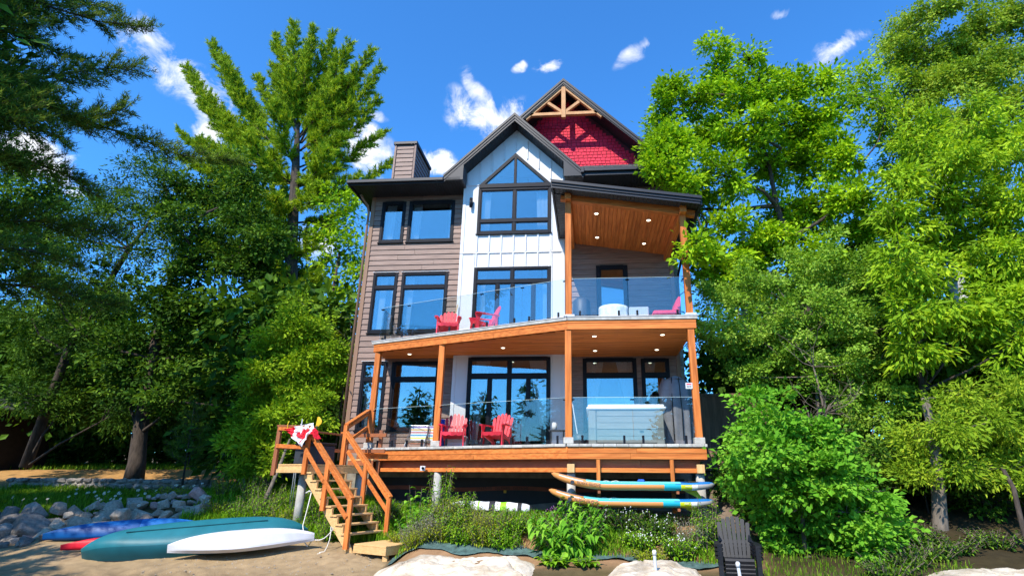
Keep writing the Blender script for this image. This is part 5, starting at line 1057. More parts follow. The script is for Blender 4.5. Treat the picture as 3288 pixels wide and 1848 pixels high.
solo('rope', MB().tube(pts, .011, 6), M['rope'], 'white rope tied from the kayak bow to the stairs, trailing on the sand', 'rope', 'white ropes by the stairs', True, tuple(pts[0]))
bn = thing('garden_bench', 'thin metal bench in the sunny yard behind the trees', 'bench', (-19.5, 28, 2.1))
for z in (2.55, 2.62): part('rail', MB().tube([(-20.4, 28, z+.5), (-19.2, 27.9, z+.55), (-18.2, 28, z+.35)], .03, 6), M['bench'], bn)
for x in (-20.4, -18.3): part('leg', MB().tube([(x, 28, 2.1), (x+.05, 28, 3.05)], .03, 6), M['bench'], bn)
# ------------------------------------------------------------------ trees
OAK = [(5.71,19.28,18.84,0.7),(5.64,20.07,18.08,0.89),(6.5,18.2,17.43,0.56),(3.53,18.99,16.51,0.77),(4.43,18.58,15.77,0.94),(5.86,18.44,15.86,1.08),(7.21,18.68,16.46,0.94),(8.43,19.1,16.53,0.88),(9.68,19.23,16.77,0.67),(3.42,19.6,15.91,0.72),(2.9,19.29,14.67,0.64),(2.63,19.98,14.2,0.69),(3.46,18.73,13.64,0.95),(5.33,20.48,15.47,1.26),(6.23,18.27,14.1,1.2),(8.32,19.94,15.35,1.3),(9.54,19.28,15.2,0.97),(2.79,19.65,13.26,0.57),(3.69,18.57,11.99,0.89),(5.16,18.72,12.53,1.2),(7.18,20.28,13.56,1.13),(8.98,20.72,14.12,1.32),(9.58,19.01,13.23,1.13),(4.22,20.0,11.8,0.78),(7.94,20.48,11.67,1.11),(9.28,20.53,11.82,1.18),(9.5,18.42,11.23,1.0),(4.01,18.3,9.39,0.77),(4.9,18.64,8.53,1.05),(4.14,20.48,10.73,0.63),(6.38,20.5,10.01,0.93),(5.1,18.46,10.35,0.71),(6.3,19.29,10.31,0.77),(4.91,20.69,9.28,0.85),(7.13,19.59,9.85,0.86),(5.99,20.0,9.0,0.93),(8.28,19.02,9.36,1.07),(10.04,19.98,10.03,1.12),(11.15,20.37,11.17,1.16),(3.12,18.25,11.67,0.58),(3.08,20.15,12.0,0.48),(2.28,16.0,11.82,0.47),(2.17,16.0,11.17,0.41),(2.79,16.0,11.32,0.54),(3.15,16.0,10.58,0.46),(3.02,16.2,12.34,0.51),(2.51,16.1,12.45,0.37),(2.86,13.6,7.58,0.31),(2.66,13.6,7.27,0.21),(3.15,14.0,7.3,0.38)]
BIRCH = [(15.37,21.81,22.05,1.12),(15.64,20.58,21.51,0.98),(14.49,22.15,20.33,0.84),(15.48,21.81,19.97,1.37),(16.96,21.76,20.52,1.37),(18.37,21.49,21.32,1.36),(19.52,21.11,21.79,1.08),(14.77,22.36,18.47,1.37),(15.67,21.4,17.88,1.48),(17.31,21.3,18.77,1.49),(19.89,22.36,20.2,1.66),(13.89,22.09,16.39,1.15),(14.57,20.9,15.55,1.41),(17.16,22.04,16.83,1.58),(18.1,21.05,16.67,1.51),(14.78,22.86,15.42,1.25),(16.62,23.06,15.47,1.44),(14.78,21.98,21.32,0.56)]
GOLD = [(12.12,21.06,18.65,0.67),(12.65,21.25,17.82,0.91),(11.44,20.75,17.38,0.6),(12.88,21.01,16.49,0.94)]
ASH = [(13.02,16.34,13.57,0.4),(12.12,15.59,12.12,0.62),(13.63,16.35,12.37,0.71),(10.96,15.89,12.54,0.46),(10.46,15.86,11.65,0.75),(10.8,14.99,10.67,0.82),(12.92,16.36,11.15,1.01),(12.34,14.61,10.37,0.68),(9.38,15.06,10.1,0.7),(10.46,15.38,9.58,1.0),(11.97,16.0,9.59,1.03),(12.14,14.96,9.05,0.9),(10.24,16.15,8.65,1.02),(11.45,16.37,8.32,1.02),(11.52,14.89,7.59,0.98),(11.19,15.68,6.7,0.95),(11.16,14.62,6.14,0.83),(8.97,15.3,9.06,0.7),(8.47,14.68,7.45,0.76),(8.92,14.6,6.84,0.7),(8.5,14.6,5.74,0.69),(9.43,14.6,5.94,0.73),(8.33,14.6,4.9,0.61),(10.12,14.6,5.51,0.72),(10.74,14.4,5.03,0.7)]
SHRUB = [(3.64,15.94,6.68,0.59),(3.64,17.24,5.78,0.65),(4.08,15.91,5.93,0.87),(4.87,17.34,7.36,0.9),(5.63,16.48,7.58,0.92),(6.96,16.72,7.91,1.06),(8.28,17.03,7.86,1.07),(9.13,16.54,7.28,1.02),(4.84,16.09,5.73,0.99),(5.95,15.88,6.14,1.09),(6.95,15.66,5.95,1.07),(8.66,16.98,6.03,1.15),(9.76,16.38,6.23,1.11),(10.47,15.82,5.48,1.0),(12.47,17.26,5.44,0.95),(4.58,16.05,4.45,0.73),(5.82,16.33,4.84,0.98),(6.79,16.09,4.56,1.07),(8.18,16.76,4.55,1.1),(9.39,16.66,4.76,1.09),(10.46,16.7,4.52,0.97),(7.74,16.03,3.34,0.92),(8.8,16.07,3.34,0.92),(7.06,16.01,2.5,0.8),(8.13,16.16,2.31,0.8)]
LILAC = [(3.72,12.95,3.39,0.45),(3.82,12.16,2.88,0.52),(3.31,12.85,2.64,0.37),(2.84,11.76,2.22,0.27),(3.6,11.85,2.23,0.57),(4.5,12.53,2.5,0.63),(5.02,12.44,2.66,0.52),(4.08,12.29,1.78,0.69),(4.75,12.17,1.86,0.68),(5.44,12.57,1.67,0.51),(3.36,12.31,1.7,0.42),(3.69,12.73,1.07,0.48),(4.42,12.43,1.09,0.68),(5.24,12.51,1.1,0.69),(5.93,12.6,1.48,0.39),(6.33,13.09,0.88,0.33),(4.8,12.85,0.47,0.61),(5.34,12.28,0.54,0.51),(4.54,12.93,0.08,0.37),(5.56,12.85,0.07,0.42),(3.01,11.78,1.92,0.28),(4.09,12.71,0.25,0.4),(6.16,12.82,0.27,0.34),(4.99,12.73,-0.03,0.4),(3.8,12.69,0.47,0.29)]
CEDR = [(8.11,13.49,2.82,0.49),(9.47,14.34,3.45,0.53),(9.95,13.93,3.59,0.56),(8.08,14.27,2.25,0.52),(9.25,14.57,2.63,0.63),(9.72,14.05,2.69,0.55),(7.57,14.0,1.8,0.41),(8.17,13.49,1.97,0.4),(9.5,13.72,1.98,0.44),(9.17,14.0,1.98,0.36),(7.67,14.22,2.61,0.43),(7.26,14.36,1.98,0.38),(7.92,13.86,3.03,0.46),(9.08,13.48,3.0,0.45),(8.7,13.75,3.66,0.42)]
THUJA = [(-16.4,22.47,15.3,1.06),(-17.58,22.72,14.4,1.25),(-19.1,22.46,14.74,1.06),(-17.17,21.58,12.37,1.35),(-14.77,20.81,12.13,1.12),(-17.57,20.23,11.93,0.94),(-15.53,21.32,10.68,1.47),(-17.22,21.25,10.31,1.47),(-14.14,21.56,10.18,1.13),(-18.09,21.44,8.76,1.45),(-16.36,21.64,8.44,1.62),(-14.52,21.61,8.22,1.44),(-18.96,22.18,7.02,1.47),(-16.92,22.05,6.45,1.61),(-14.81,21.81,6.38,1.41),(-18.7,21.31,5.32,1.22),(-16.51,20.95,4.47,1.33),(-15.94,22.73,4.69,1.44),(-19.36,21.07,6.6,1.23),(-12.95,20.77,4.43,1.08),(-13.27,20.37,11.14,1.0),(-13.9,22.76,9.1,1.07)]
SPRUCE = [(-20.48,21.73,15.24,0.85),(-21.76,23.0,14.69,0.95),(-21.08,22.99,16.23,0.7),(-22.93,22.05,12.96,1.03),(-23.72,22.07,12.17,1.02),(-21.11,22.27,11.39,1.01),(-23.27,22.79,10.44,1.4),(-21.19,22.35,9.28,1.35),(-23.58,21.92,9.0,1.33),(-25.44,22.6,8.48,1.37),(-22.4,22.13,7.58,1.31),(-25.94,23.98,6.92,1.41),(-22.94,24.17,6.37,1.4),(-23.74,21.8,4.76,1.09),(-23.44,23.52,4.81,0.98),(-20.72,23.19,4.25,1.04),(-22.98,24.03,13.69,0.91),(-23.86,23.43,15.67,0.86),(-23.21,23.12,16.62,0.65),(-24.08,23.53,14.59,0.97),(-20.55,22.7,14.93,0.98),(-20.36,23.51,14.24,1.0),(-25.64,23.84,15.26,0.78),(-25.3,22.91,13.44,0.94),(-21.84,24.15,13.93,1.02),(-20.56,23.79,12.42,0.98)]
FARLEFT = [(-34.04,26.54,19.1,1.19),(-30.23,25.04,16.79,1.21),(-33.21,26.27,16.8,1.38),(-30.32,26.5,16.31,1.1),(-31.44,26.0,14.6,1.34),(-28.98,25.45,13.81,1.08),(-31.17,25.4,12.91,1.29),(-30.29,26.52,12.4,1.32)]
CEDAR = [(-9.82,17.28,6.97,0.4),(-10.0,17.12,6.37,0.63),(-9.35,17.56,6.34,0.65),(-10.8,17.82,5.8,0.71),(-9.55,17.52,5.52,0.86),(-8.58,17.59,5.72,0.53),(-10.7,17.11,4.85,0.67),(-9.85,17.59,4.6,0.94),(-9.07,18.04,4.74,0.83),(-8.35,17.95,4.85,0.47),(-11.26,17.83,4.05,0.63),(-9.87,17.21,3.6,0.78),(-11.33,17.99,3.17,0.68),(-11.59,17.96,2.66,0.49),(-10.17,17.27,2.75,0.69),(-10.7,17.73,2.1,0.53),(-9.6,17.12,2.27,0.44),(-10.87,17.22,1.91,0.34),(-9.43,17.42,3.43,0.63),(-8.72,17.26,3.6,0.6),(-10.16,17.86,7.58,0.22)]
MAPLE = [(-12.38,23.45,14.61,0.7),(-11.92,24.38,14.2,0.92),(-12.46,23.62,13.2,0.77),(-11.45,24.05,12.41,0.89),(-10.59,23.22,10.54,0.7),(-12.31,24.67,11.53,0.88),(-12.4,24.64,10.07,0.93),(-10.7,23.25,9.11,0.65),(-11.74,24.73,8.49,0.76)]
BACKL = [(-15.62,27.56,11.54,1.31),(-13.23,26.48,7.73,1.2),(-16.66,27.65,12.06,1.32),(-16.38,27.93,5.56,1.24),(-15.11,27.95,9.84,1.3)]
PINE1 = [((-16.58,26.0,21.26),(-17.79,25.75,28.08),0.69),((-16.67,26.0,21.81),(-19.45,26.66,28.13),0.63),((-16.63,26.0,21.27),(-15.67,24.5,26.49),0.58),((-16.45,26.0,20.72),(-15.05,25.41,26.82),0.6),((-16.29,26.0,20.18),(-13.59,24.94,25.55),0.65),((-16.14,26.0,19.64),(-12.14,24.78,24.89),0.64),((-15.92,26.0,18.59),(-11.6,25.06,23.84),0.64),((-15.8,26.0,17.82),(-11.77,25.54,22.04),0.63),((-15.77,26.0,17.32),(-11.26,25.69,20.0),0.53),((-16.54,26.0,20.72),(-19.79,26.12,24.62),0.63),((-16.46,26.0,20.18),(-18.5,25.76,24.83),0.71),((-16.36,26.0,19.13),(-20.21,26.56,22.11),0.76),((-16.37,26.0,19.91),(-13.51,24.5,22.79),0.71),((-16.19,26.0,19.12),(-12.55,24.2,20.66),0.69),((-15.96,26.0,18.08),(-12.78,24.5,18.88),0.68),((-16.5,26.0,20.45),(-16.84,24.5,23.38),0.72),((-15.88,26.0,16.82),(-13.3,25.11,17.44),0.56),((-15.99,26.0,16.83),(-19.09,27.13,19.56),0.75),((-15.84,26.0,16.58),(-11.77,24.58,16.59),0.37),((-15.64,26.0,15.35),(-10.41,26.5,19.07),0.36),((-15.79,26.0,15.6),(-18.8,26.51,17.34),0.77),((-15.49,26.0,13.7),(-17.94,25.75,15.18),0.9),((-15.49,26.0,13.7),(-13.72,26.18,14.55),0.73),((-15.45,26.0,12.78),(-16.66,24.92,13.25),0.86),((-15.53,26.0,14.64),(-11.91,25.09,15.13),0.29),((-15.64,26.0,14.64),(-15.81,24.0,15.02),0.81),((-15.53,26.0,12.56),(-13.46,24.5,12.98),0.68),((-15.71,26.0,16.08),(-13.34,26.9,16.99),0.31),((-15.35,26.0,11.44),(-13.27,27.4,11.22),0.26),((-16.15,26.0,17.84),(-16.47,23.5,20.45),0.76),((-15.99,26.0,16.83),(-17.6,23.5,18.29),0.79),((-15.83,26.0,16.82),(-12.99,23.5,17.38),0.73),((-15.68,26.0,15.6),(-13.11,23.5,15.33),0.71),((-15.49,26.0,12.33),(-16.14,24.0,11.15),0.89),((-15.35,26.0,11.44),(-14.99,24.0,10.31),0.88),((-15.27,26.0,11.0),(-12.88,24.0,10.67),0.68),((-16.12,26.0,19.12),(-12.97,25.44,23.68),0.65),((-16.21,26.0,19.64),(-15.13,26.58,26.24),0.74),((-16.49,26.0,20.72),(-17.58,27.13,27.19),0.81),((-15.32,26.0,11.66),(-14.08,27.18,13.0),0.31)]
PINE2 = [((-18.58,27.0,21.23),(-23.72,26.81,27.83),0.71),((-18.73,27.0,20.69),(-21.7,25.58,25.44),0.67),((-19.17,27.0,20.43),(-25.48,27.15,26.48),0.61),((-19.32,27.0,19.89),(-23.56,26.81,23.47),0.64),((-19.47,27.0,19.36),(-21.83,26.76,22.06),0.77),((-19.32,27.0,18.55),(-23.62,26.49,19.2),0.51),((-19.22,27.0,18.02),(-24.01,26.11,21.0),0.33),((-19.17,27.0,17.76),(-22.0,27.36,18.59),0.99),((-18.74,27.0,16.71),(-20.08,26.4,18.22),0.96),((-18.79,27.0,15.7),(-21.19,26.3,15.92),0.93),((-18.46,27.0,15.2),(-17.35,27.36,17.12),0.97),((-18.63,27.0,18.79),(-20.4,27.09,21.38),0.91),((-18.64,27.0,17.48),(-17.55,25.9,18.85),0.9),((-18.28,27.0,14.22),(-20.14,27.04,15.27),0.9),((-18.88,27.0,17.49),(-20.31,25.5,18.71),0.89),((-18.41,27.0,16.19),(-18.6,25.0,16.36),0.94),((-18.34,27.0,15.2),(-19.25,25.0,15.19),0.93),((-18.19,27.0,13.73),(-20.58,25.5,13.61),0.93),((-18.1,27.0,13.26),(-18.31,24.5,12.24),0.92),((-18.05,27.0,14.21),(-16.01,25.0,14.17),0.95),((-19.0,27.0,18.8),(-22.44,26.05,20.21),0.6),((-18.88,27.0,16.21),(-24.51,27.86,18.16),0.82),((-17.82,27.0,12.31),(-17.05,24.5,12.21),0.92),((-17.87,27.0,13.25),(-15.35,25.0,12.81),0.89)]
BOUGHS = [([(-15.33,9.0,12.99),(-14.5,10.5,13.64),(-13.79,11.5,13.97),(-12.74,12.0,14.2)],0.55),([(-14.84,9.0,11.75),(-14.6,10.5,12.58),(-14.29,11.2,12.6),(-13.94,11.6,12.73)],0.45),([(-14.33,9.0,10.48),(-13.9,10.5,11.15),(-13.54,11.5,12.29),(-12.74,12.0,12.76)],0.78),([(-13.5,9.0,9.07),(-13.21,10.5,10.34),(-13.08,11.5,10.71),(-12.71,12.0,11.32)],0.81),([(-14.87,10.0,9.54),(-14.02,11.5,10.82),(-12.82,12.5,10.83),(-11.68,13.0,10.45),(-10.59,14.0,10.83)],0.47),([(-13.27,9.0,8.46),(-13.33,10.5,8.82),(-13.22,11.5,8.98),(-12.83,12.0,8.66)],0.59),([(-14.65,9.0,11.28),(-14.25,10.0,12.46),(-14.26,10.5,12.55)],0.91),([(-14.12,9.0,9.93),(-13.52,10.0,10.32),(-13.4,10.5,10.58)],0.98),([(-13.82,9.0,9.19),(-13.03,10.0,9.46),(-12.96,10.8,9.62)],0.85),([(-15.53,9.5,12.8),(-14.87,10.5,13.39),(-14.47,11.0,13.45)],0.65),([(-15.56,11.0,7.46),(-14.75,12.5,8.21),(-13.82,14.0,8.46)],0.65),([(-13.26,9.5,6.23),(-12.93,11.0,6.67),(-12.74,12.0,6.71)],0.59),([(-15.0,11.0,6.02),(-13.89,12.5,6.27),(-13.33,14.0,6.23)],0.65),([(-13.43,9.0,8.18),(-13.31,10.0,8.56),(-13.22,10.5,8.5)],0.52),([(-15.13,9.0,12.49),(-14.75,10.0,13.27),(-14.92,10.5,13.53)],0.78),([(-15.74,9.5,13.33),(-14.67,11.0,14.45),(-13.85,12.0,14.84)],0.45)]
def tint(n, rr, tuftid=None, w=.58):
    t = rr.rand(n)
    if tuftid is not None: t = t*(1-w)+rr.rand(tuftid.max()+1)[tuftid]*w
    return np.clip(t, 0, 1)
def clump_leaves(clumps, L, Wd, dens, rr, droop=.25, tuft=.30, flat=.9, up=.8, size_var=.5, tn=11):
    """leaves gathered in tufts, tufts gathered through each clump's volume"""
    Ps, As, Ns, Ls, Ts = [], [], [], [], []; tid0 = 0
    for (x, y, z, r) in clumps:
        nt = max(6, int(tn*r*r+6)); nl = int(dens*4*math.pi*r*r)//nt+1
        d = unit(rr.normal(size=(nt, 3))); rad = r*(rr.rand(nt)**.45)*rr.uniform(.65, 1.36, nt); tc = np.array([x, y, z])+d*rad[:, None]*np.array([1, 1, flat])
        id_ = np.repeat(np.arange(nt), nl); n = len(id_); off = rr.normal(size=(n, 3))*tuft*rr.uniform(.55, 1.2, nt)[id_][:, None]*np.array([1, 1, .62])
        P = tc[id_]+off; A = unit(d[id_]*.5+off/tuft*.55+rr.normal(size=(n, 3))*.45+np.array([0, 0, -droop])); Nn = unit(np.array([-.15, -.36, up])+rr.normal(size=(n, 3))*.5)
        Ps.append(P); As.append(A); Ns.append(Nn); Ls.append(L*rr.uniform(1-size_var, 1+size_var, n)); Ts.append(id_+tid0); tid0 += nt
    P = np.concatenate(Ps); A = np.concatenate(As); Nn = np.concatenate(Ns); Lg = np.concatenate(Ls); tid = np.concatenate(Ts)
    return leaf_tris(P, A, Nn, Lg, Lg*Wd/L), np.repeat(tint(len(P), rr, tid), 2)
def limbs(mb, trunk, clumps, rr, r0=.05, bend=.25):
    """limbs fork: each clump hangs on the nearest trunk point or on a clump reached before it"""
    nodes = [(Vector(p[:3]), 0) for p in trunk]; tp_ = [p for p, _ in nodes]
    for (x, y, z, r) in sorted(clumps, key=lambda q: min((p-Vector(q[:3])).length for p in tp_)):
        c = Vector((x, y, z)); best, dep = min(nodes, key=lambda n: (n[0]-c).length*(1.0+.12*n[1])+(2.0 if n[0].z > c.z+.2 else 0)); k = .72**dep
        mid = best.lerp(c, .5)+Vector((rr.normal()*bend, rr.normal()*bend, -.06*(c-best).length+.05)); a = r0*1.5*k
        mb.tube([best, best.lerp(mid, .5), mid, mid.lerp(c, .6), c], [a, a*.85, a*.7, a*.55, a*.4], 6, False); nodes.append((c, dep+1))
        for _ in range(5):
            d = Vector(rr.normal(size=3)).normalized(); d.z = abs(d.z)*.6; e = c+d*r*.95; mb.tube([c.lerp(mid, .25), c+d*r*.5+Vector((0, 0, .05)), e], [a*.3, a*.2, a*.08], 4, False)
def clump_tree(name, label, cat, clumps, trunk, lm, L, Wd, dens, seed, bark='bark', group=None, r0=.05, crown='crown', **kw):
    rr = np.random.RandomState(seed); t = thing(name, label, cat, tuple(trunk[0][:3]), group)
    mb = MB(); mb.tube([p[:3] for p in trunk], [p[3] for p in trunk], 10); limbs(mb, trunk, clumps, rr, r0); part('trunk', mb, M[bark], t, True, fix=False)
    V, ti = clump_leaves(clumps, L, Wd, dens, rr, **kw); put(crown, npmesh(crown, V, 3, ti, M[lm], ORG[t.name]), t); return t
def ground_pt(x, y): return hz(x, y)
clump_tree('oak_tree', 'broad bright green oak leaning over the right side of the house roof', 'tree', OAK, [(7.95, 19.8, 1.8, .24), (7.9, 19.8, 5, .22), (7.88, 19.8, 7.5, .19), (7.81, 19.8, 9.05, .16), (7.6, 19.8, 10.3, .13), (7.3, 19.7, 11.7, .10), (7.2, 19.6, 13.5, .06), (6.9, 19.6, 15.5, .03)], 'oak', .165, .10, 165, 21, r0=.06, tuft=.20, tn=15)
clump_tree('birch_tree', 'tall fine-leaved tree filling the upper right corner of the sky', 'tree', BIRCH, [(14.5, 22, 2, .22), (14.8, 22, 8, .18), (15, 22, 13, .13), (15.2, 22, 18, .08)], 'birchleaf', .115, .085, 230, 22, 'birch', r0=.045, tuft=.25, droop=.5)
clump_tree('young_maple', 'small yellow-green tree top between the oak and the tall fine-leaved tree', 'tree', GOLD, [(11.4, 21.5, 2, .12), (11.3, 21.3, 9, .09), (11.3, 21, 14, .05)], 'ash', .16, .10, 95, 23, r0=.03)
clump_tree('ash_tree', 'yellow-green ash saplings with long leaflets at the right edge', 'tree', ASH, [(8.9, 15.6, 1.2, .10), (8.9, 15.6, 4, .08), (9.0, 15.5, 7, .06), (9.1, 15.5, 9.5, .03)], 'ash', .185, .06, 200, 24, 'bark', r0=.028, tuft=.20, tn=15, droop=.55)
clump_tree('honeysuckle_thicket', 'tall tangled shrub thicket with grey bare twigs to the right of the house', 'shrub', SHRUB, [(6.4, 16.8, 1.4, .09), (6.5, 16.7, 3, .06), (6.6, 16.6, 5, .04)], 'shrubleaf', .088, .058, 290, 25, 'twig', r0=.022, tuft=.17, tn=16)
clump_tree('lilac_bush', 'bright large-leaved bush beside the stack of black chairs', 'shrub', LILAC, [(4.3, 12.7, .3, .05), (4.35, 12.7, 1.2, .04), (4.4, 12.7, 2.2, .025)], 'bigleaf', .115, .08, 235, 26, 'bark_light', r0=.015, tuft=.15, tn=15)
clump_tree('yellow_cedar', 'yellow-green cedar with grey trunk at the right edge of the shore', 'tree', CEDR, [(7.75, 14.1, .35, .22), (7.8, 14.1, .75, .16), (7.94, 14.0, 1.97, .13), (8.0, 14.0, 3.0, .10), (8.0, 14, 3.6, .08)], 'cedar_y', .12, .04, 330, 27, 'bark_light', r0=.012, tuft=.20, up=.3)
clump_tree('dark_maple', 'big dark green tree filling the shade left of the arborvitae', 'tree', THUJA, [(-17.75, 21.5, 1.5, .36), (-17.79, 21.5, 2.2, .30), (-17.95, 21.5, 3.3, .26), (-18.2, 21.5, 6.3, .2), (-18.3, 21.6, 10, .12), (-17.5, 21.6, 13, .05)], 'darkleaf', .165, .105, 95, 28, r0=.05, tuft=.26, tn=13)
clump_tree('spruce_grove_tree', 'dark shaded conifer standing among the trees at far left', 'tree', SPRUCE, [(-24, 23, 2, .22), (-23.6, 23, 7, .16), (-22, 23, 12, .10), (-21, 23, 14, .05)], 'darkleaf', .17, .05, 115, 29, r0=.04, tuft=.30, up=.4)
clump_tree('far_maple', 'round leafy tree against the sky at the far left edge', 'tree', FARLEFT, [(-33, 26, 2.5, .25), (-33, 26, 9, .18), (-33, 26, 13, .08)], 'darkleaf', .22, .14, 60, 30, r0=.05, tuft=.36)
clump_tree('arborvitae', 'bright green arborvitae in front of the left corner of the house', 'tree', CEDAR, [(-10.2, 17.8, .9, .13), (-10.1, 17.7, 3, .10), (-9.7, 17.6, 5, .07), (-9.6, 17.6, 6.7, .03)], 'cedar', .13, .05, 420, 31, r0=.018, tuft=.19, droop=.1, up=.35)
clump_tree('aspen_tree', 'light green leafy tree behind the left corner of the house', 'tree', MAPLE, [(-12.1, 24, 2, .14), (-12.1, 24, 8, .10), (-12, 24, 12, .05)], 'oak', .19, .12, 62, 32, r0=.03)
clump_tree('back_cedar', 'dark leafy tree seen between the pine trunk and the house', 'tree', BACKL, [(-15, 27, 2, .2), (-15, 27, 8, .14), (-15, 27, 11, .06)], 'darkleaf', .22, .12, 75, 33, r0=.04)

def pine_needles(paths, rr, nl=.15, nw=.022, dens=1.0, upb=.35):
    """paths: (points, halfwidth); side twigs carry tufts of needles"""
    Vs = []; tw = []
    for pts, hw in paths:
        pts = [np.array(p, float) for p in pts]; sg = np.linalg.norm(np.diff(pts, axis=0), axis=1); tot = sg.sum(); cum = np.concatenate([[0], np.cumsum(sg)])
        n = int(tot/.16*dens)+3
        for i in range(n):
            s = (i+rr.rand())/n; s = .10+.90*s; q = np.array([np.interp(s*tot, cum, [p[k] for p in pts]) for k in range(3)]); j = min(np.searchsorted(cum, s*tot), len(pts)-1); d = unit(pts[max(j, 1)]-pts[max(j, 1)-1])
            sd = unit(np.cross(d, rr.normal(size=3))); a = unit(d*.75+sd*.75+np.array([0, 0, upb*.5])); ln = hw*(.35+.9*math.sin(math.pi*min(.93, .12+.86*s))**.8)*rr.uniform(.6, 1.25)
            e = q+a*ln; tw.append((q, e))
            for t_ in np.arange(.25, 1.01, .15/max(ln, .16)): Vs.append((q+a*ln*t_, a))
    C_ = np.array([v[0] for v in Vs]); A_0 = np.array([v[1] for v in Vs]); k = 13; n = len(C_)
    C = np.repeat(C_, k, 0)+rr.normal(size=(n*k, 3))*.03; A = unit(np.repeat(A_0, k, 0)*.7+rr.normal(size=(n*k, 3))*.62+np.array([0, 0, upb])); Ln = nl*rr.uniform(.7, 1.25, n*k)
    S = unit(np.cross(A, rr.normal(size=(n*k, 3))))*nw*.5
    T = np.stack([C-S, C+S, C+A*Ln[:, None]], 1).reshape(-1, 3); tid = np.repeat(np.arange(n), k)
    return T, tint(n*k, rr, tid, .6), tw
def pine(name, label, plumes, trunk, lm, seed, group=None, nl=.17, nw=.030, dens=1.0, br=.06, extra=()):
    rr = np.random.RandomState(seed); t = thing(name, label, 'tree', tuple(trunk[0][:3]), group); mb = MB(); mb.tube([p[:3] for p in trunk], [p[3] for p in trunk], 10); paths = []
    for (a, b, w) in plumes:
        a, b = Vector(a), Vector(b); ln = (b-a).length; mid = a.lerp(b, .5)+Vector((0, 0, -.10*ln)); m2 = a.lerp(b, .78)+Vector((0, 0, -.06*ln)); paths.append(([a, a.lerp(mid, .5), mid, m2, b], w))
    paths += [([Vector(p) for p in q], w) for q, w in extra]
    for q, w in paths: mb.tube(q, [br*(1-.85*i/(len(q)-1)) for i in range(len(q))], 6, False)
    V, ti, tw = pine_needles(paths, rr, nl, nw, dens)
    for (p, e) in tw[::2]: mb.tube([p, e], [.012, .005], 3, False)
    part('trunk', mb, M['bark'], t, True, fix=False); put('crown', npmesh('crown', V, 3, ti, M[lm], ORG[t.name]), t); return t
pine('pine_tree', 'tall white pine with upswept plumes nearest the chimney', PINE1, [(-14.6, 26, 2, .34), (-14.99, 25.6, 10.1, .34), (-15.34, 25.5, 12.8, .31), (-15.83, 25.4, 17.6, .22), (-16.58, 26, 21.3, .09), (-17.1, 26, 24, .04)], 'pineneedle', 41, 'white pines', nl=.25, nw=.05, dens=2.7)
pine('pine_tree', 'second white pine with two plumes leaning left against the cloud', PINE2, [(-17.2, 27, 2, .3), (-17.48, 27, 10.5, .26), (-18.28, 27, 14.2, .2), (-19.2, 27, 18, .12), (-18.95, 27, 19.9, .06)], 'pineneedle', 42, 'white pines', nl=.25, nw=.05, dens=3.6)
pine('pine_tree', 'dark pine whose long boughs reach in from the left edge of the sky', [], [(-17.5, 8.0, -.5, .40), (-17.4, 8, 6, .34), (-17.2, 8, 11, .26), (-17, 8, 16, .12), (-16.9, 8, 19, .05)], 'pinedark', 43, 'white pines', nl=.16, nw=.022, dens=4.5, br=.06, extra=[([(-17.2, 8.2, p[0][2]*.9+.5)]+p, w) for p, w in BOUGHS])
# crown of that pine above and left of the picture: it throws the shade on the left beach
rr = np.random.RandomState(44); ex = []
for i in range(48):
    z = rr.uniform(2.2, 7.6); a = rr.uniform(0, 6.28); ln = rr.uniform(1.6, 3.0); o = Vector((-17.2+rr.uniform(-.2, 1.9), 6.6+rr.uniform(-2.2, .6), z))
    ex.append(([o, o+Vector((math.cos(a)*ln*.5, math.sin(a)*ln*.5, .1)), o+Vector((math.cos(a)*ln, math.sin(a)*ln, .35))], .6))
pine('pine_tree', 'pine standing outside the left edge that shades the beach', [], [(-16.2, 6.6, -.6, .3), (-16.2, 6.6, 13, .08)], 'pinedark', 45, 'white pines', nl=.2, nw=.05, dens=.9, extra=ex)
# big shade trees on the shore left of the picture
SHADE = [(-21.5, 4.6, 12, 'nearest of the dense conifers left of the picture'), (-22, 7.5, 15, 'tallest of the dense conifers left of the picture'), (-27, 9.5, 16, 'farthest of the dense conifers left of the picture'), (-24.5, 2.5, 17, 'rearmost of the dense conifers left of the picture'), (-17.4, 8.0, 17, 'high-crowned dense conifer beside the pine left of the picture')]
for i, (x, y, h, lb) in enumerate(SHADE):
    rr = np.random.RandomState(47+i); cl = []
    for k in range(44): q = rr.rand(); rad = 4.6*(1-.75*q); a = rr.uniform(0, 6.28); cl.append((x+rad*.7*math.cos(a), y+rad*.7*math.sin(a), 2.6+q*(h-2.6), rr.uniform(1.0, 1.6)*(1-.4*q)))
    if i == 4: cl = [(c[0]+.2*(x-c[0]), c[1]+.2*(y-c[1]), 11.2+(c[2]-2.6)/(h-2.6)*7.0, c[3]) for c in cl]
    clump_tree('shore_conifer', lb, 'tree', cl, [(x, y, -.5, .3), (x, y, h*.5, .2), (x, y, h, .05)], 'darkleaf', .3, .14, 60, 47+i, group='dense conifers left of the picture', tuft=.4)
# young white pine in the shade
ex = []
for i in range(26):
    z = .4+2.0*(i/26); a = i*2.4; ln = .85*(1-i/30)+.1; ex.append(([(-13.55, 18.5, 1.6+z), (-13.55+math.cos(a)*ln*.6, 18.5+math.sin(a)*ln*.6, 1.65+z), (-13.55+math.cos(a)*ln, 18.5+math.sin(a)*ln, 1.85+z)], .22))
pine('pine_sapling', 'young white pine growing in the shade beyond the grass bank', [], [(-13.5, 18.5, 1.0, .04), (-13.7, 18.5, 4.2, .01)], 'pinedark', 46, nl=.12, nw=.014, dens=1.3, br=.012, extra=ex)
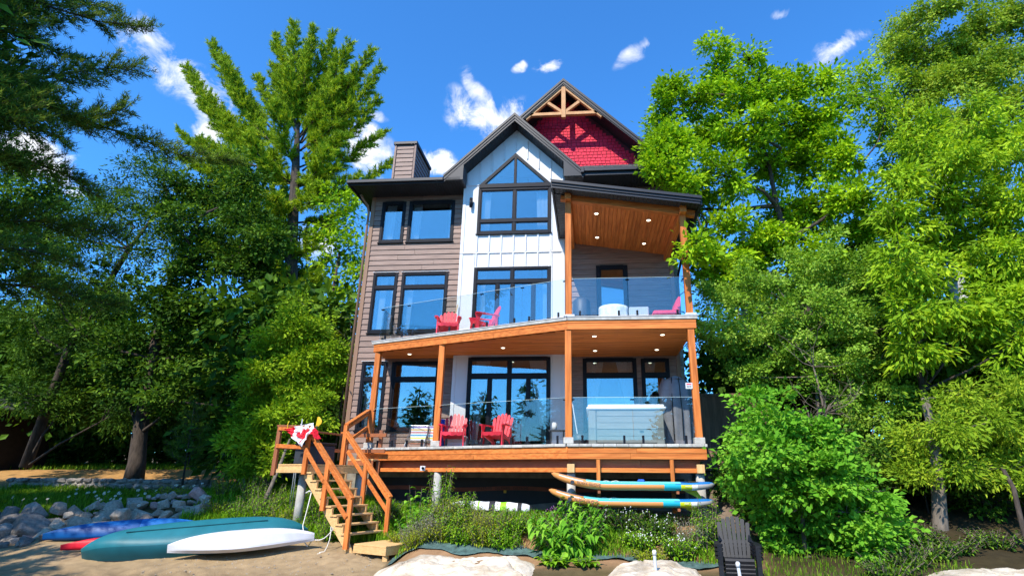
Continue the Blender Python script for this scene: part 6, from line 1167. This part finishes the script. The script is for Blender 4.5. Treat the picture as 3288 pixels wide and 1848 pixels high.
# dark-leaved shrubs added on the right to stand in for canopy shade
UND = [(7.0, 15.6), (8.2, 15.2), (9.4, 15.0), (6.2, 14.9), (10.4, 14.6), (5.2, 15.6), (4.1, 15.9), (3.9, 14.2), (9.0, 16.4), (4.4, 17.2)]
for i, (x, y) in enumerate(UND):
    rr = np.random.RandomState(300+i); h0 = hz(x, y); cl = [(x+rr.uniform(-.7, .7), y+rr.uniform(-.4, .4), h0+rr.uniform(.2, 1.5 if x > 4.5 else .9), rr.uniform(.35, .6)) for _ in range(7)]
    clump_tree('shade_fill_shrub', 'dark low shrub standing in for shade %s' % ('left of the grey cedar trunk', 'just behind the grey cedar trunk', 'right of the grey cedar trunk', 'behind the right side of the bright bush', 'at the far right edge under the cedar', 'behind the middle of the bright bush', 'behind the left side of the bright bush', 'in the dark gap right of the deck', 'farthest back under the cedar', 'below the board fence')[i], 'shrub', cl, [(x, y, h0-.1, .03), (x, y, h0+.8, .015)], 'darkleaf', .11, .07, 130, 300+i, group='shade-fill shrubs right of the house', r0=.008, tuft=.16)
# bare twigs and single trunks
def bare(name, label, trunk, n, ln, seed, mt, cat='tree', group=None, r=.02):
    rr = random.Random(seed); t = thing(name, label, cat, trunk[0][:3], group); mb = MB(); mb.tube([p[:3] for p in trunk], [p[3] for p in trunk], 9)
    part('trunk', mb, M[mt], t, True)
    if n:
        mb = MB()
        for i in range(n):
            p = Vector(trunk[rr.randrange(len(trunk)//2, len(trunk))][:3]); d = Vector((rr.uniform(-1, 1), rr.uniform(-1, .4), rr.uniform(-.3, .8))).normalized(); q = [p]
            for k in range(5): d = (d+Vector((rr.uniform(-.5, .5), rr.uniform(-.5, .5), rr.uniform(-.35, .35)))).normalized(); q.append(q[-1]+d*ln/5)
            mb.tube(q, [r*(1-k/6.5) for k in range(6)], 4, False)
            for k in (2, 3, 4): e = q[k]+Vector((rr.uniform(-.4, .4), rr.uniform(-.4, .4), rr.uniform(-.2, .4))); mb.tube([q[k], e], [r*.4, r*.15], 3, False)
        part('branches', mb, M['twig'], t, False, fix=False)
    return t
bare('dead_shrub', 'bare tangled twigs beside the left wall of the house', [(-8.9, 19.5, 1.2, .04), (-8.9, 19.5, 4, .03), (-8.8, 19.4, 6.3, .02)], 20, 1.4, 1, 'twig', 'shrub', r=.014)
bare('dead_branch', 'bare grey twigs poking out of the shrub thicket', [(6.3, 15.8, 1, .03), (6.2, 15.4, 3.4, .03), (6.0, 15.2, 4.6, .02)], 22, 1.4, 2, 'twig', 'branch', r=.011)
bare('dead_branch', 'pale bare twigs just above the bright bush', [(5.2, 14.5, 1, .02), (5.1, 14.3, 2.5, .02), (5.2, 14.1, 3.0, .012)], 18, .9, 3, 'twig', 'branch', r=.009)
bare('thin_trunk', 'thin leaning grey trunk at the right edge of the shore', [(8.75, 12.9, .1, .055), (8.74, 12.9, .9, .05), (8.82, 13.0, 1.6, .045), (8.9, 13.3, 2.0, .04)], 0, 1, 4, 'bark')
bare('slender_trunk', 'slender bare trunk between the canoe and the landing pier', [(-9.25, 16.0, .5, .075), (-9.12, 16.0, 1.2, .06), (-9.08, 16.3, 1.9, .05), (-9.2, 16.9, 2.8, .03)], 0, 1, 5, 'bark_light', 'tree', 'slender trunks by the landing')
bare('slender_trunk', 'dark slender trunk just left of the landing pier', [(-8.9, 17.2, .8, .07), (-8.8, 17.3, 2, .05), (-8.8, 17.6, 2.7, .03)], 0, 1, 6, 'bark', 'tree', 'slender trunks by the landing')
bare('slender_trunk', 'thin shaded trunk farthest under the landing', [(-8.3, 17.6, .8, .05), (-8.35, 17.7, 2, .04), (-8.3, 17.9, 2.6, .03)], 0, 1, 7, 'bark', 'tree', 'slender trunks by the landing')
bare('pale_trunk', 'pale flaking trunk seen just behind the right house posts', [(2.95, 18.2, 1.6, .13), (2.98, 18.3, 4.2, .12), (3.25, 19.5, 8, .11), (3.5, 21, 11, .09), (3.9, 21.2, 13, .05)], 10, 1.4, 8, 'birch')
bare('white_trunk', 'white birch trunk showing through the leaves right of the porch roof', [(6.5, 23, 2.5, .16), (6.58, 23, 8.8, .13), (6.85, 23, 11.4, .11), (7, 23, 13, .07)], 6, 1.4, 9, 'birch', 'tree', 'white birch trunks')
bare('white_trunk', 'white birch trunk deep in the thicket near the right edge', [(11.5, 18, 1.5, .17), (11.8, 18, 7.2, .14), (12.3, 18, 10, .11), (12.6, 18, 12, .06)], 6, 1.4, 10, 'birch', 'tree', 'white birch trunks')
# woods behind, one mass
def woods():
    rr = np.random.RandomState(50); cl = []
    for i in range(150):
        x = rr.uniform(-75, -15); y = rr.uniform(34, 50); h = float(height(x, y)); cl.append((x, y, h+rr.uniform(.5, 11), rr.uniform(1.8, 3)))
    for i in range(130):
        x = rr.uniform(9, 60); y = rr.uniform(24, 44); h = float(height(x, y)); cl.append((x, y, h+rr.uniform(.3, 10), rr.uniform(1.8, 3)))
    for i in range(70):
        x = rr.uniform(9.5, 26); y = rr.uniform(15.5, 22); h = float(height(x, y)); cl.append((x, y, h+rr.uniform(.3, 4.5), rr.uniform(1.0, 1.6)))
    for i in range(34):
        x = rr.uniform(4.6, 8.5); y = rr.uniform(18, 22); h = float(height(x, y)); cl.append((x, y, h+rr.uniform(.3, 4.5), rr.uniform(.8, 1.3))) if (x > 6.2 or y > 20) else None
    for i in range(36):
        x = rr.uniform(-14.5, -8.2); y = rr.uniform(19.5, 25); h = float(height(x, y)); cl.append((x, y, h+rr.uniform(.6, 7), rr.uniform(1., 1.5)))
    for i in range(90):
        x = rr.uniform(-70, -13); y = rr.uniform(31.5, 36); h = float(height(x, y)); cl.append((x, y, h+rr.uniform(.3, 2.2), rr.uniform(1.2, 1.8)))
    for i in range(40):
        x = rr.uniform(-40, -22); y = rr.uniform(25, 31); h = float(height(x, y)); cl.append((x, y, h+rr.uniform(2.4, 8), rr.uniform(1.4, 2.2)))
    V, ti = clump_leaves(cl, .34, .22, 14, rr, tuft=.55); setp(put('woods', npmesh('woods', V, 3, ti, M['darkleaf'])), None, None, None, 'stuff')
woods()
# conifers on the near shore behind the photographer: the windows mirror them
mb = MB(); rr = np.random.RandomState(60); cl = []
def shore_conifer(x, y, h, label, seed):
    t = thing('shore_conifer', label, 'tree', (x, y, -.5), 'conifers mirrored in the windows'); mb = MB(); mb.tube([(x, y, -.6), (x, y, h)], [.2, .02], 8); part('trunk', mb, M['bark'], t)
    rr = np.random.RandomState(seed); cl = [(x+rr.normal()*.05*h*(1-k/16), y+rr.normal()*.3, h*(.10+.88*k/16), .14*h*(1-k/16.5)+.10) for k in range(16)]; V, ti = clump_leaves(cl, .5, .18, 40, rr, tuft=.4, flat=.6); put('crown', npmesh('crown', V, 3, ti, M['darkleaf'], ORG[t.name]), t)
for i, (x, y, h) in enumerate(((-30, -14, 9), (-24, -12, 6.5), (-20.5, -13, 7.5), (-15.5, -15, 6), (-9, -13, 5.5), (-5.2, -16, 6.5), (6, -12, 6.2), (11, -14, 7.5), (16, -12, 6))): shore_conifer(x, y, h*1.6, 'dark conifer on the shore across from the house, %s' % ('far left', 'second from left', 'third from left', 'left of centre', 'small, near centre', 'near centre', 'right of centre', 'tall, at right', 'far right')[i], 70+i)

# ------------------------------------------------------------------ rocks
def rock_mesh(name, seed, mt):
    """a broken boulder: the hull of a few scattered corners, edges a little worn"""
    rr = random.Random(seed); b = bmesh.new()
    for _ in range(15):
        v = Vector((rr.gauss(0, 1), rr.gauss(0, 1), rr.gauss(0, 1))).normalized(); v = Vector((math.copysign(abs(v.x)**.7, v.x), math.copysign(abs(v.y)**.7, v.y), math.copysign(abs(v.z)**.7, v.z)))*rr.uniform(.8, 1.0); b.verts.new(v)
    bmesh.ops.convex_hull(b, input=b.verts[:]); bmesh.ops.delete(b, geom=[v for v in b.verts if not v.link_faces], context='VERTS')
    bmesh.ops.dissolve_limit(b, angle_limit=R(14), verts=b.verts[:], edges=b.edges[:]); bmesh.ops.bevel(b, geom=b.edges[:], offset=.05, segments=1, affect='EDGES')
    return MB().bm(b).mesh(name, mt)
M['rock'] = mat('grey_granite', (.23, .205, .18), .9, nscale=5, namt=.4, bump=.5, bscale=22, rand=.35)
M['rock_tan'] = mat('tan_granite', (.36, .30, .23), .9, nscale=5, namt=.35, bump=.5, bscale=22, rand=.25)
M['rock_pink'] = mat('pink_granite', (.42, .24, .20), .9, nscale=5, namt=.3, bump=.5, bscale=22, rand=.2)
RM = {m: [rock_mesh('stone', 100+i+17*k, M[m]) for i in range(8)] for k, m in enumerate(('rock', 'rock_tan', 'rock_pink'))}
rip = thing('stone_bank', 'bank of rough grey and tan boulders holding the grass behind the boats', 'rock wall', (-13, 14.5, .3))
rq = random.Random(12)
line = [(-19, 12.9), (-16, 13.2), (-14.1, 13.4), (-13.3, 14.0), (-12.8, 14.9), (-11.65, 15.35), (-10.8, 15.9)]
cum = [0]
for i in range(len(line)-1): cum.append(cum[-1]+math.dist(line[i], line[i+1]))
n = 0
for tier in range(4):
    s = rq.uniform(0, .3)
    while s < cum[-1]:
        x = float(np.interp(s, cum, [p[0] for p in line])); y = float(np.interp(s, cum, [p[1] for p in line])); big = rq.choice((.15, .2, .26, .34, .42))*rq.uniform(.85, 1.15)*(1.0-.10*tier)*(1.25 if x < -13.6 else 1)*(.55 if x > -10.9 else 1)
        ox = .10+.20*tier+rq.uniform(-.06, .06); X, Y = x-ox*.35, y+ox*.9; z = float(beach(np.interp(X, [-20, -14.1, -13.3, -12.8, -11.65, -10.9, -9.2], [13, 13.4, 14, 14.9, 15.35, 15.9, 16.2])))+.08+.185*tier+rq.uniform(-.05, .05)
        m = rq.choices(('rock', 'rock_tan', 'rock_pink'), ((4, 2, .4) if x < -13.6 else (1, 6, 1)))[0]  # tan stones right, grey ones left: sun and shade put into the colour
        o = put('stone', rq.choice(RM[m]), rip, (X, Y, z)); o.rotation_euler = (rq.uniform(-.5, .5), rq.uniform(-.5, .5), rq.uniform(0, 6.3)); o.scale = (big, big*rq.uniform(.7, 1), big*rq.uniform(.6, .85)); s += big*1.25; n += 1
for i in range(26):
    x = rq.uniform(-14.6, -12.4); y = float(np.interp(x, [-14.6, -14.1, -13.3, -12.8, -12], [13.2, 13.4, 14, 14.9, 15.2]))-rq.uniform(.15, .6); b_ = rq.uniform(.06, .2)
    o = put('stone', rq.choice(RM['rock']), rip, (x, y, hz(x, y)+b_*.25)); o.rotation_euler = (rq.uniform(-1, 1), 0, rq.uniform(0, 6)); o.scale = (b_, b_*.8, b_*.6)
# low mortared wall in the shade beyond the grass
lw = thing('low_stone_wall', 'low fieldstone wall in the shade across the top of the grass bank', 'stone wall', (-18, 21, 1.1))
part('wall_core', MB().prism([(-22.5, 21.1), (-13.6, 20.1), (-13.6, 20.4), (-22.5, 21.4)], 1.0, 1.58, 'z'), M['rock'], lw)
for row in range(3):
    x = -22.5+rq.random()*.3
    while x < -13.6:
        b_ = rq.uniform(.15, .26); y = 21.1-(x+22.5)*.1124; o = put('stone', rq.choice(RM['rock']), lw, (x, y-.0, 1.14+.19*row)); o.rotation_euler = (0, rq.uniform(-.2, .2), rq.choice((0, 3.14))); o.scale = (b_, .14, .105); x += b_*1.9
# pale limestone ledges at the water's edge
M['lime'] = mat('pale_limestone', (.37, .29, .19), .95, nscale=3.2, col2=(.62, .55, .45), bump=.9, bscale=18, detail=9, fscale=.9, famt=.3)
def ledge(name, label, pts, z0, top, seed, group='pale rock ledges'):
    """a weathered slab: outline, rounded shoulders, pitted and cracked top"""
    t = thing(name, label, 'rock', (*pts[0], z0), group); cx = sum(p[0] for p in pts)/len(pts); cy = sum(p[1] for p in pts)/len(pts); nr, na = 30, 110; n = len(pts)
    def outline(a):
        s = a*n; i = int(s) % n; f = s-int(s); f = f*f*(3-2*f); p, q = pts[i], pts[(i+1) % n]; return p[0]+(q[0]-p[0])*f, p[1]+(q[1]-p[1])*f
    def fn(u, v):
        x, y = outline(u % 1.0); k = v; X, Y = cx+(x-cx)*k, cy+(y-cy)*k; q = Vector((X, Y, seed*3.1))
        e = max(0, 1-k**5); h = z0+(top(X, Y)-z0)*e**.45; h += e*(.05*noise.noise(q*1.1)+.05*noise.noise(q*2.6+Vector((0, 4, 0)))+.03*noise.noise(q*6.5)+.014*noise.noise(q*17)); cr = abs(noise.noise(Vector((X*.75+Y*.45, Y*.5, seed)))); 
        if cr < .035: h -= (.035-cr)*3.2*e
        j = .04*noise.noise(q*4+Vector((9, 0, 0))); return (X+j, Y+j, h)
    part('slab', MB().grid(fn, na*2, nr*2), M['lime'], t, True, fix=False); return t
ledge('rock_ledge', 'long pale limestone ledge at the foot of the stairs platform', [(-4.35, 11.6), (-3.95, 12.6), (-3.2, 13.05), (-2.3, 12.85), (-1.4, 12.5), (-.85, 12.0), (-.85, 10.6), (-1.1, 9.4), (-2.7, 9.3), (-3.8, 10.6)], -.3, lambda x, y: .02+.12*max(0, min(1.8, (y-10.2)))*1.0+.03*math.sin(x*3)-.10*max(0, min(1, (-3.6-x)*1.2)), 1)
ledge('rock_ledge', 'pale rounded boulder behind the nearer pipe', [(.05, 10.4), (.25, 11.35), (.9, 11.85), (1.65, 11.8), (2.05, 11.2), (1.9, 10.2), (1.2, 9.6), (.4, 9.7)], -.3, lambda x, y: .30-.04*(x-1)**2, 2)
ledge('rock_ledge', 'flat shaded rock shelf at the right edge of the shore', [(5.2, 10.6), (5.6, 11.6), (7.2, 12.1), (9.2, 12.0), (9.4, 10.6), (7.4, 9.8)], -.3, lambda x, y: .22+.05*(y-10.6), 3)
me = MB().grid(lambda u, v: (-4.3+7.0*u, 12.50-.85*u+.36*v+.10*math.sin(u*21)+.05*math.sin(u*47+v*3), .0), 150, 5)
me.v = [(x, y+.0, hz(x, y)+.03+.05*abs(noise.noise(Vector((x*3, y*6, 0))))) for x, y, z in me.v]
setp(part('erosion_mesh', me, M['mesh_green'], None, True), 'dark green erosion mesh along the bank above the pale rocks', 'netting')

# ------------------------------------------------------------------ fence, neighbour shed
fe = thing('board_fence', 'weathered board fence half hidden by shrubs right of the house', 'fence', (4.3, 19.3, 2.0))
for k in range(16): x = 3.5+.15*k; part('board', MB().cbox(x, x+.149, 19.2+.004*(k % 2), 19.225+.004*(k % 2), 2.0, 4.45-.012*k, .004), M['fencewood'], fe)
part('rail', MB().cbox(3.4, 5.95, 19.16, 19.2, 4.36, 4.46, .004), M['fencewood'], fe)
sh = thing('dark_shed', 'dark wooden shed in the shade at the far left edge', 'shed', (-27, 25, 2))
part('wall', MB().box(-31, -27.2, 24, 27, 1.5, 4.6), mat('dark_shed_wood', (.018, .014, .012), .9, nscale=4, namt=.3), sh); part('roof', MB().prism([(-31.6, 4.55), (-26.6, 4.55), (-29.1, 6.0)], 23.6, 27.4), M['shingle_roof'], sh)

# ------------------------------------------------------------------ grass and weeds
def blades(P, h, w, rr, lean=.45, seg=2):
    n = len(P); a = rr.uniform(0, 6.283, n); d = np.stack([np.cos(a), np.sin(a), np.zeros(n)], 1); s = np.stack([-np.sin(a), np.cos(a), np.zeros(n)], 1)*(w*.5)*rr.uniform(.7, 1.3, (n, 1)); H = h*rr.uniform(.45, 1.25, (n, 1)); ln = lean*rr.uniform(.2, 1.6, (n, 1))
    m_ = P+np.array([0, 0, .6])*H+d*ln*H*.25; t = P+np.array([0, 0, 1.])*H*(1-.25*ln)+d*ln*H*.9
    T = np.stack([P-s, P+s, m_+s*.8, P-s, m_+s*.8, m_-s*.8, m_-s*.8, m_+s*.8, t], 1).reshape(-1, 3); return T, 3
def scatter(n, x0, x1, y0, y1, rr, keep=None):
    x = rr.uniform(x0, x1, n); y = rr.uniform(y0, y1, n)
    if keep is not None: k = keep(x, y); x, y = x[k], y[k]
    return np.stack([x, y, height(x, y)], 1)
def sward(name, P, h, w, mt, seed, lean=.45):
    rr = np.random.RandomState(seed); T, k = blades(P, h, w, rr, lean); ti = np.repeat(np.clip(rr.normal(.5, .25, len(P)), 0, 1), k); setp(put(name, npmesh(name, T, 3, ti, M[mt])), None, None, None, 'stuff')
rr = np.random.RandomState(80)
ybf = lambda x: np.interp(x, [-40, -20, -14.1, -13.3, -12.8, -11.65, -10.9, -9.2, -7, -5.5], [12.5, 13.0, 13.4, 14.0, 14.9, 15.35, 15.9, 16.2, 15.6, 14.6])
sward('grass', scatter(52000, -22, -7.2, 13.5, 21.5, rr, lambda x, y: y > ybf(x)+.75), .26, .022, 'grass', 81)
sward('grass', scatter(9000, -40, -14, 23, 31, rr, lambda x, y: y > 25.6+.05*(x+20)), .22, .04, 'grass', 82)
patch = lambda x, y: (np.sin(x*2.3+np.sin(y*1.7)*1.4)+np.sin(x*5.1+y*3.3)*.6+rr.normal(size=len(x))*.35)
sward('dry_grass', scatter(26000, -4.2, 2.9, 11.6, 14.2, rr, lambda x, y: (y > 12.75-.12*(x+4.2)) & (patch(x, y) > -.45)), .13, .012, 'drygrass', 83, .8)
sward('grass', scatter(26000, -4.2, 3.2, 11.5, 14.1, rr, lambda x, y: (y > 12.7-.12*(x+4.2)) & (patch(x, y) > .25)), .22, .014, 'weed', 84, .6)
sward('grass', scatter(2600, 2.7, 7, 10.6, 13.5, rr), .13, .014, 'grass', 85, .6)
sward('grass', scatter(9000, -11.2, -6.2, 14.5, 16.6, rr, lambda x, y: y > 15.0-.12*(x+8)), .30, .018, 'weed', 87, .6)
sward('grass', scatter(5000, -8.0, -4.6, 13.6, 16.0, rr, lambda x, y: y > 14.0-.1*(x+6)), .25, .018, 'weed', 86, .6)
def strap_leaves(P, A, L, Wd, rr, droop):
    """long leaves bending over in three segments"""
    n = len(P); A = unit(A); up_ = np.array([0, 0, 1.]); S = unit(np.cross(A, up_)+1e-6); L = np.reshape(L, (-1, 1)); Wd = np.reshape(Wd, (-1, 1)); g = np.array([0, 0, -1.])
    p1 = P+A*L*.36+g*L*.02*droop; p2 = P+A*L*.72+g*L*.20*droop; p3 = P+A*L*.98+g*L*.48*droop; a, b = S*Wd*.5, S*Wd*.42
    fold = np.array([0, 0, 1.])*Wd*.16
    return np.stack([P, p1+a+fold, p1, P, p1, p1-a+fold, p1+a+fold, p2+b+fold, p2, p1+a+fold, p2, p1, p1, p2, p2-b+fold, p1, p2-b+fold, p1-a+fold, p2+b+fold, p3, p2, p2, p3, p2-b+fold], 1).reshape(-1, 3)
def leafy(name, label, x, y, h, spread, nst, nleaf, L, Wd, mt, seed, droop=1., cat='plant', group=None, basal=0, flowers=None, bush=.0, fl_n=0):
    """a clump of stems, each with leaves all the way up"""
    rr = np.random.RandomState(seed); z0 = hz(x, y); t = thing(name, label, cat, (x, y, z0-.02), group); mb = MB(); Ps, As, Ls, tops = [], [], [], []
    for i in range(nst):
        a = rr.uniform(0, 6.28); r_ = spread*math.sqrt(rr.rand()); bx, by = x+r_*math.cos(a)*.45, y+r_*math.sin(a)*.45; b = np.array([bx, by, hz(bx, by)-.02]); hh = h*rr.uniform(.62, 1.08); tp_ = b+np.array([r_*math.cos(a)*.7, r_*math.sin(a)*.7, hh]); mid = (b+tp_)/2+np.array([0, 0, hh*.06]); mb.tube([b, mid, tp_], [.007, .006, .003], 4, False); tops.append(tp_)
        for k in range(nleaf):
            s = (k+.5)/nleaf; s = s if not basal else s**1.5; q = b+(tp_-b)*s+np.array([0, 0, .06*hh*math.sin(s*3.14)]); a2 = k*2.4+rr.uniform(-.4, .4); Ps.append(q); As.append([math.cos(a2), math.sin(a2), .45+bush]); Ls.append(L*(1.15-.55*s)*rr.uniform(.75, 1.2))
    for k in range(basal): a2 = rr.uniform(0, 6.28); Ps.append(np.array([x+rr.normal()*.08, y+rr.normal()*.08, z0+.03])); As.append([math.cos(a2), math.sin(a2), .7]); Ls.append(L*rr.uniform(1, 1.5))
    P, A, Lq = np.array(Ps), np.array(As), np.array(Ls); V = strap_leaves(P, A, Lq, Lq*Wd/L, rr, droop); part('stem', mb, M['weed'] if False else M['twig'], t, fix=False); put('foliage', npmesh('foliage', V, 3, np.repeat(tint(len(P), rr), 8), M[mt], ORG[t.name]), t)
    if flowers:
        fb = MB()
        for tp_ in tops[:fl_n or nst]:
            for _ in range(3): fb.bm(_ball(.013), None, Matrix.Translation(Vector(tp_)+Vector(rr.normal(size=3))*.04))
        part('flowers', fb, M[flowers], t, fix=False, kind='stuff')
    return t
def _ball(r):
    b = bmesh.new(); bmesh.ops.create_icosphere(b, subdivisions=1, radius=r); return b
W1 = 'weeds on the bank under the deck'
leafy('comfrey_plant', 'big drooping-leaved comfrey clump above the gap between the pale rocks', -.45, 12.5, .70, .85, 70, 9, .36, .125, 'bigleaf', 1, 1.7, group=W1, basal=90)
leafy('comfrey_plant', 'comfrey clump in front of the middle pier, just behind the biggest clump', -.25, 13.35, .78, .55, 40, 9, .30, .10, 'bigleaf', 2, 1.3, group=W1, basal=20)
leafy('comfrey_plant', 'shaded leafy clump under the bow end of the paddle boards', .45, 13.45, .5, .5, 22, 7, .26, .09, 'darkleaf', 3, 1.3, group=W1, basal=24)
leafy('comfrey_plant', 'low rosette of long leaves at the front of the comfrey', -.75, 11.75, .26, .25, 8, 6, .26, .07, 'weed', 4, 1., group=W1, basal=26)
leafy('comfrey_plant', 'small rosette of leaves right of the low one at the rocks', -.1, 11.7, .24, .22, 7, 6, .22, .07, 'weed', 44, 1., group=W1, basal=20)
leafy('milkweed_plant', 'tallest leafy weed rising beside the left deck pier', -3.62, 14.15, 1.15, .34, 16, 17, .19, .05, 'weed', 5, 1.2, group=W1)
leafy('goldenrod_plant', 'yellow-green narrow-leaved weed below the tallest weed', -3.35, 13.65, .62, .42, 34, 16, .17, .024, 'fern', 6, 1.3, group=W1)
for i, (x, y, h, m_, lb) in enumerate(((-4.05, 13.35, .42, 'bluegrey', 'grey-violet weed clump right of the stairs platform'), (-3.55, 12.95, .40, 'bluegrey', 'grey-violet weed clump above the left end of the pale ledge'), (-3.05, 13.1, .48, 'weed', 'green narrow-leaved clump above the pale ledge'), (-2.6, 12.95, .46, 'fern', 'yellowest weed clump in the middle of the bank'), (-2.15, 13.0, .48, 'fern', 'yellow-green weed clump right of the yellowest one'), (-1.75, 13.0, .44, 'weed', 'green weed clump left of the bare dry patch'), (-2.9, 13.6, .40, 'fern', 'weeds in front of the white inflatable, left end'), (-2.2, 13.7, .30, 'weed', 'weeds in front of the white inflatable, middle'), (-4.35, 13.75, .32, 'fern', 'yellow weeds beside the lowest stair treads'), (.95, 12.5, .34, 'weed', 'low weeds with white flowers behind the rounded boulder'), (1.35, 12.9, .42, 'darkleaf', 'shaded weeds with white flowers under the paddle boards'), (.75, 13.2, .45, 'darkleaf', 'shaded weeds behind the white-flowered ones'), (1.75, 12.3, .36, 'weed', 'white-flowered weeds left of the black chairs'), (1.15, 12.05, .22, 'fern', 'small yellow-green weeds at the mesh by the boulder'), (-3.75, 12.75, .34, 'fern', 'front weeds directly above the left end of the pale ledge'), (-3.2, 12.85, .38, 'fern', 'front yellow-green weeds right of the leftmost front ones'), (-2.75, 12.7, .34, 'weed', 'front green weeds at the middle of the pale ledge'), (-2.3, 12.65, .36, 'fern', 'front yellow-green weeds at the erosion mesh'), (-1.85, 12.6, .32, 'weed', 'front green weeds nearest the dry bare patch'), (-3.9, 13.75, .5, 'weed', 'green weeds between the burdock and the pier'), (-3.1, 14.0, .5, 'weed', 'green weeds right behind the tallest weed'), (2.1, 12.7, .42, 'bluegrey', 'pale feathery weeds near the black chairs'), (2.55, 13.0, .4, 'weed', 'weeds under the tail of the paddle boards'))):
    leafy('weed_clump', lb, x, y, h*1.2, .40, 46, 16, .14 if m_ != 'darkleaf' else .16, .024 if m_ in ('fern', 'bluegrey') else .045, m_, 100+i, 1.2, group=W1, flowers='petal' if 'white' in lb and 'inflatable' not in lb else None, fl_n=12)
leafy('tall_weed', 'tall narrow weed standing left of the black chair stack', 2.2, 12.35, .98, .16, 6, 20, .17, .035, 'weed', 7, 1.1, group=W1)
leafy('tall_weed', 'second tall weed at the paddle board tails', 2.45, 12.75, 1.0, .2, 7, 20, .17, .04, 'weed', 8, 1.1, group=W1)
leafy('burdock_plant', 'large round-leaved burdock beside the middle of the stairs', -4.35, 14.6, 1.12, .36, 10, 9, .26, .18, 'bigleaf', 9, 1.2, group=W1, basal=8)
leafy('burdock_plant', 'lower burdock at the foot of the far handrail', -4.25, 14.0, .66, .36, 10, 8, .22, .15, 'bigleaf', 10, 1.2, group=W1, basal=10)
leafy('purple_flower_plant', 'small purple-flowered weed at the end of the inflatable', -1.0, 13.9, .30, .12, 6, 8, .10, .02, 'weed', 12, 1., group=W1, flowers='purple')
for i, (x, y, lb) in enumerate(((5.9, 11.9, 'low dark weeds at the foot of the bright bush'), (6.6, 12.4, 'low dark weeds right of the bright bush'), (7.3, 12.9, 'low dark weeds in front of the grey cedar trunk'), (8.3, 13.2, 'low dark weeds right of the grey cedar trunk'), (7.0, 13.4, 'low dark weeds just left of the grey cedar trunk'), (8.9, 12.4, 'low dark weeds before the thin trunk at the right edge'), (5.2, 11.3, 'low dark weeds between the black chairs and the bright bush'), (6.2, 13.3, 'low dark weeds behind the right side of the bright bush'))):
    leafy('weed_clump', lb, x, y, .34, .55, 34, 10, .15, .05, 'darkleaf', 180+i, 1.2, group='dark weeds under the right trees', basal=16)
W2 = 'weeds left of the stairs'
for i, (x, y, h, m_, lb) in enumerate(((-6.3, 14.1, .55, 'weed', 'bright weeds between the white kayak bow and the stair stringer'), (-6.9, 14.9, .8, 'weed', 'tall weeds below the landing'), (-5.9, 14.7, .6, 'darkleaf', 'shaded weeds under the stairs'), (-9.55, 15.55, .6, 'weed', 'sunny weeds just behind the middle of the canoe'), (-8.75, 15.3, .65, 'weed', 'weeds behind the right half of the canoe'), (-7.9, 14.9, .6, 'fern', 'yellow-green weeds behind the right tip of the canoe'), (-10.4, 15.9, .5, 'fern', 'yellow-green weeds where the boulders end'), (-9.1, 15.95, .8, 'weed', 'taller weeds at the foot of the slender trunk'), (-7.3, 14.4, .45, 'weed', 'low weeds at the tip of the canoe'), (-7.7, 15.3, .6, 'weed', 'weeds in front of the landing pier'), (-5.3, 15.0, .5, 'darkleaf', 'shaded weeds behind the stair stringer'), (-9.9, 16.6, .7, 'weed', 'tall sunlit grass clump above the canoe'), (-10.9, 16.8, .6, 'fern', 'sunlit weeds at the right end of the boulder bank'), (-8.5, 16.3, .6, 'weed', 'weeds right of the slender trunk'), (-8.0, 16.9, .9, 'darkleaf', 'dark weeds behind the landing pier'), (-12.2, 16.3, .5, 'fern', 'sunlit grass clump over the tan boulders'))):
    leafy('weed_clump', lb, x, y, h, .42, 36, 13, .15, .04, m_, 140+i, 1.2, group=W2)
# daisies on the grass bank
dm = None
rr = np.random.RandomState(90)
for i in range(34):
    x = -15.2+3.6*rr.rand()+(.0 if i % 3 else -1.6); y = 15.0+3.0*rr.rand(); h = .30+.16*rr.rand(); z = hz(x, y)
    if dm is None:
        f = MB()
        for k in range(10): a = k*.628; f.add([(0, 0, 0), (.034*math.cos(a-.22), .034*math.sin(a-.22), .008), (.04*math.cos(a), .04*math.sin(a), .004), (.034*math.cos(a+.22), .034*math.sin(a+.22), .008)], [(0, 1, 2, 3)])
        dm = (f.mesh('petals', M['petal'], fix=False), MB().tube([(0, 0, 0), (.02, 0, -.25), (0, 0, -.5)], .004, 4).mesh('stem', M['twig']), MB().bm(_ball(.016)).mesh('centre', M['yellow']))
    t = thing('daisy', 'white daisy growing in the shaded grass bank', 'flower', (x, y, z+h), 'daisies in the grass'); t.rotation_euler = (R(55+rr.uniform(-15, 15)), 0, rr.uniform(-.6, .6))
    for nm, m_ in zip(('petals', 'stem', 'centre'), dm):
        o = put(nm, m_, t, (x, y, z+h))
        if nm == 'stem': o.rotation_euler = (R(-55), 0, 0)
# pebbles and litter on the sand
rr = np.random.RandomState(91); P = []; F = []; cl = []
def pebbles():
    mb = MB(); r_ = random.Random(3)
    for i in range(700):
        x = r_.uniform(-9.5, -4.6); y = r_.uniform(11.2, 13.9); s = r_.uniform(.006, .022); z = hz(x, y)
        mb.add([(x-s, y-s, z), (x+s, y-s*.7, z), (x+s*.8, y+s, z), (x-s*.7, y+s*.8, z), (x, y, z+s*.9)], [(0, 1, 4), (1, 2, 4), (2, 3, 4), (3, 0, 4)])
    setp(part('pebbles', mb, M['rock_tan'], None, False, None, None, False), None, None, None, 'stuff')
pebbles()
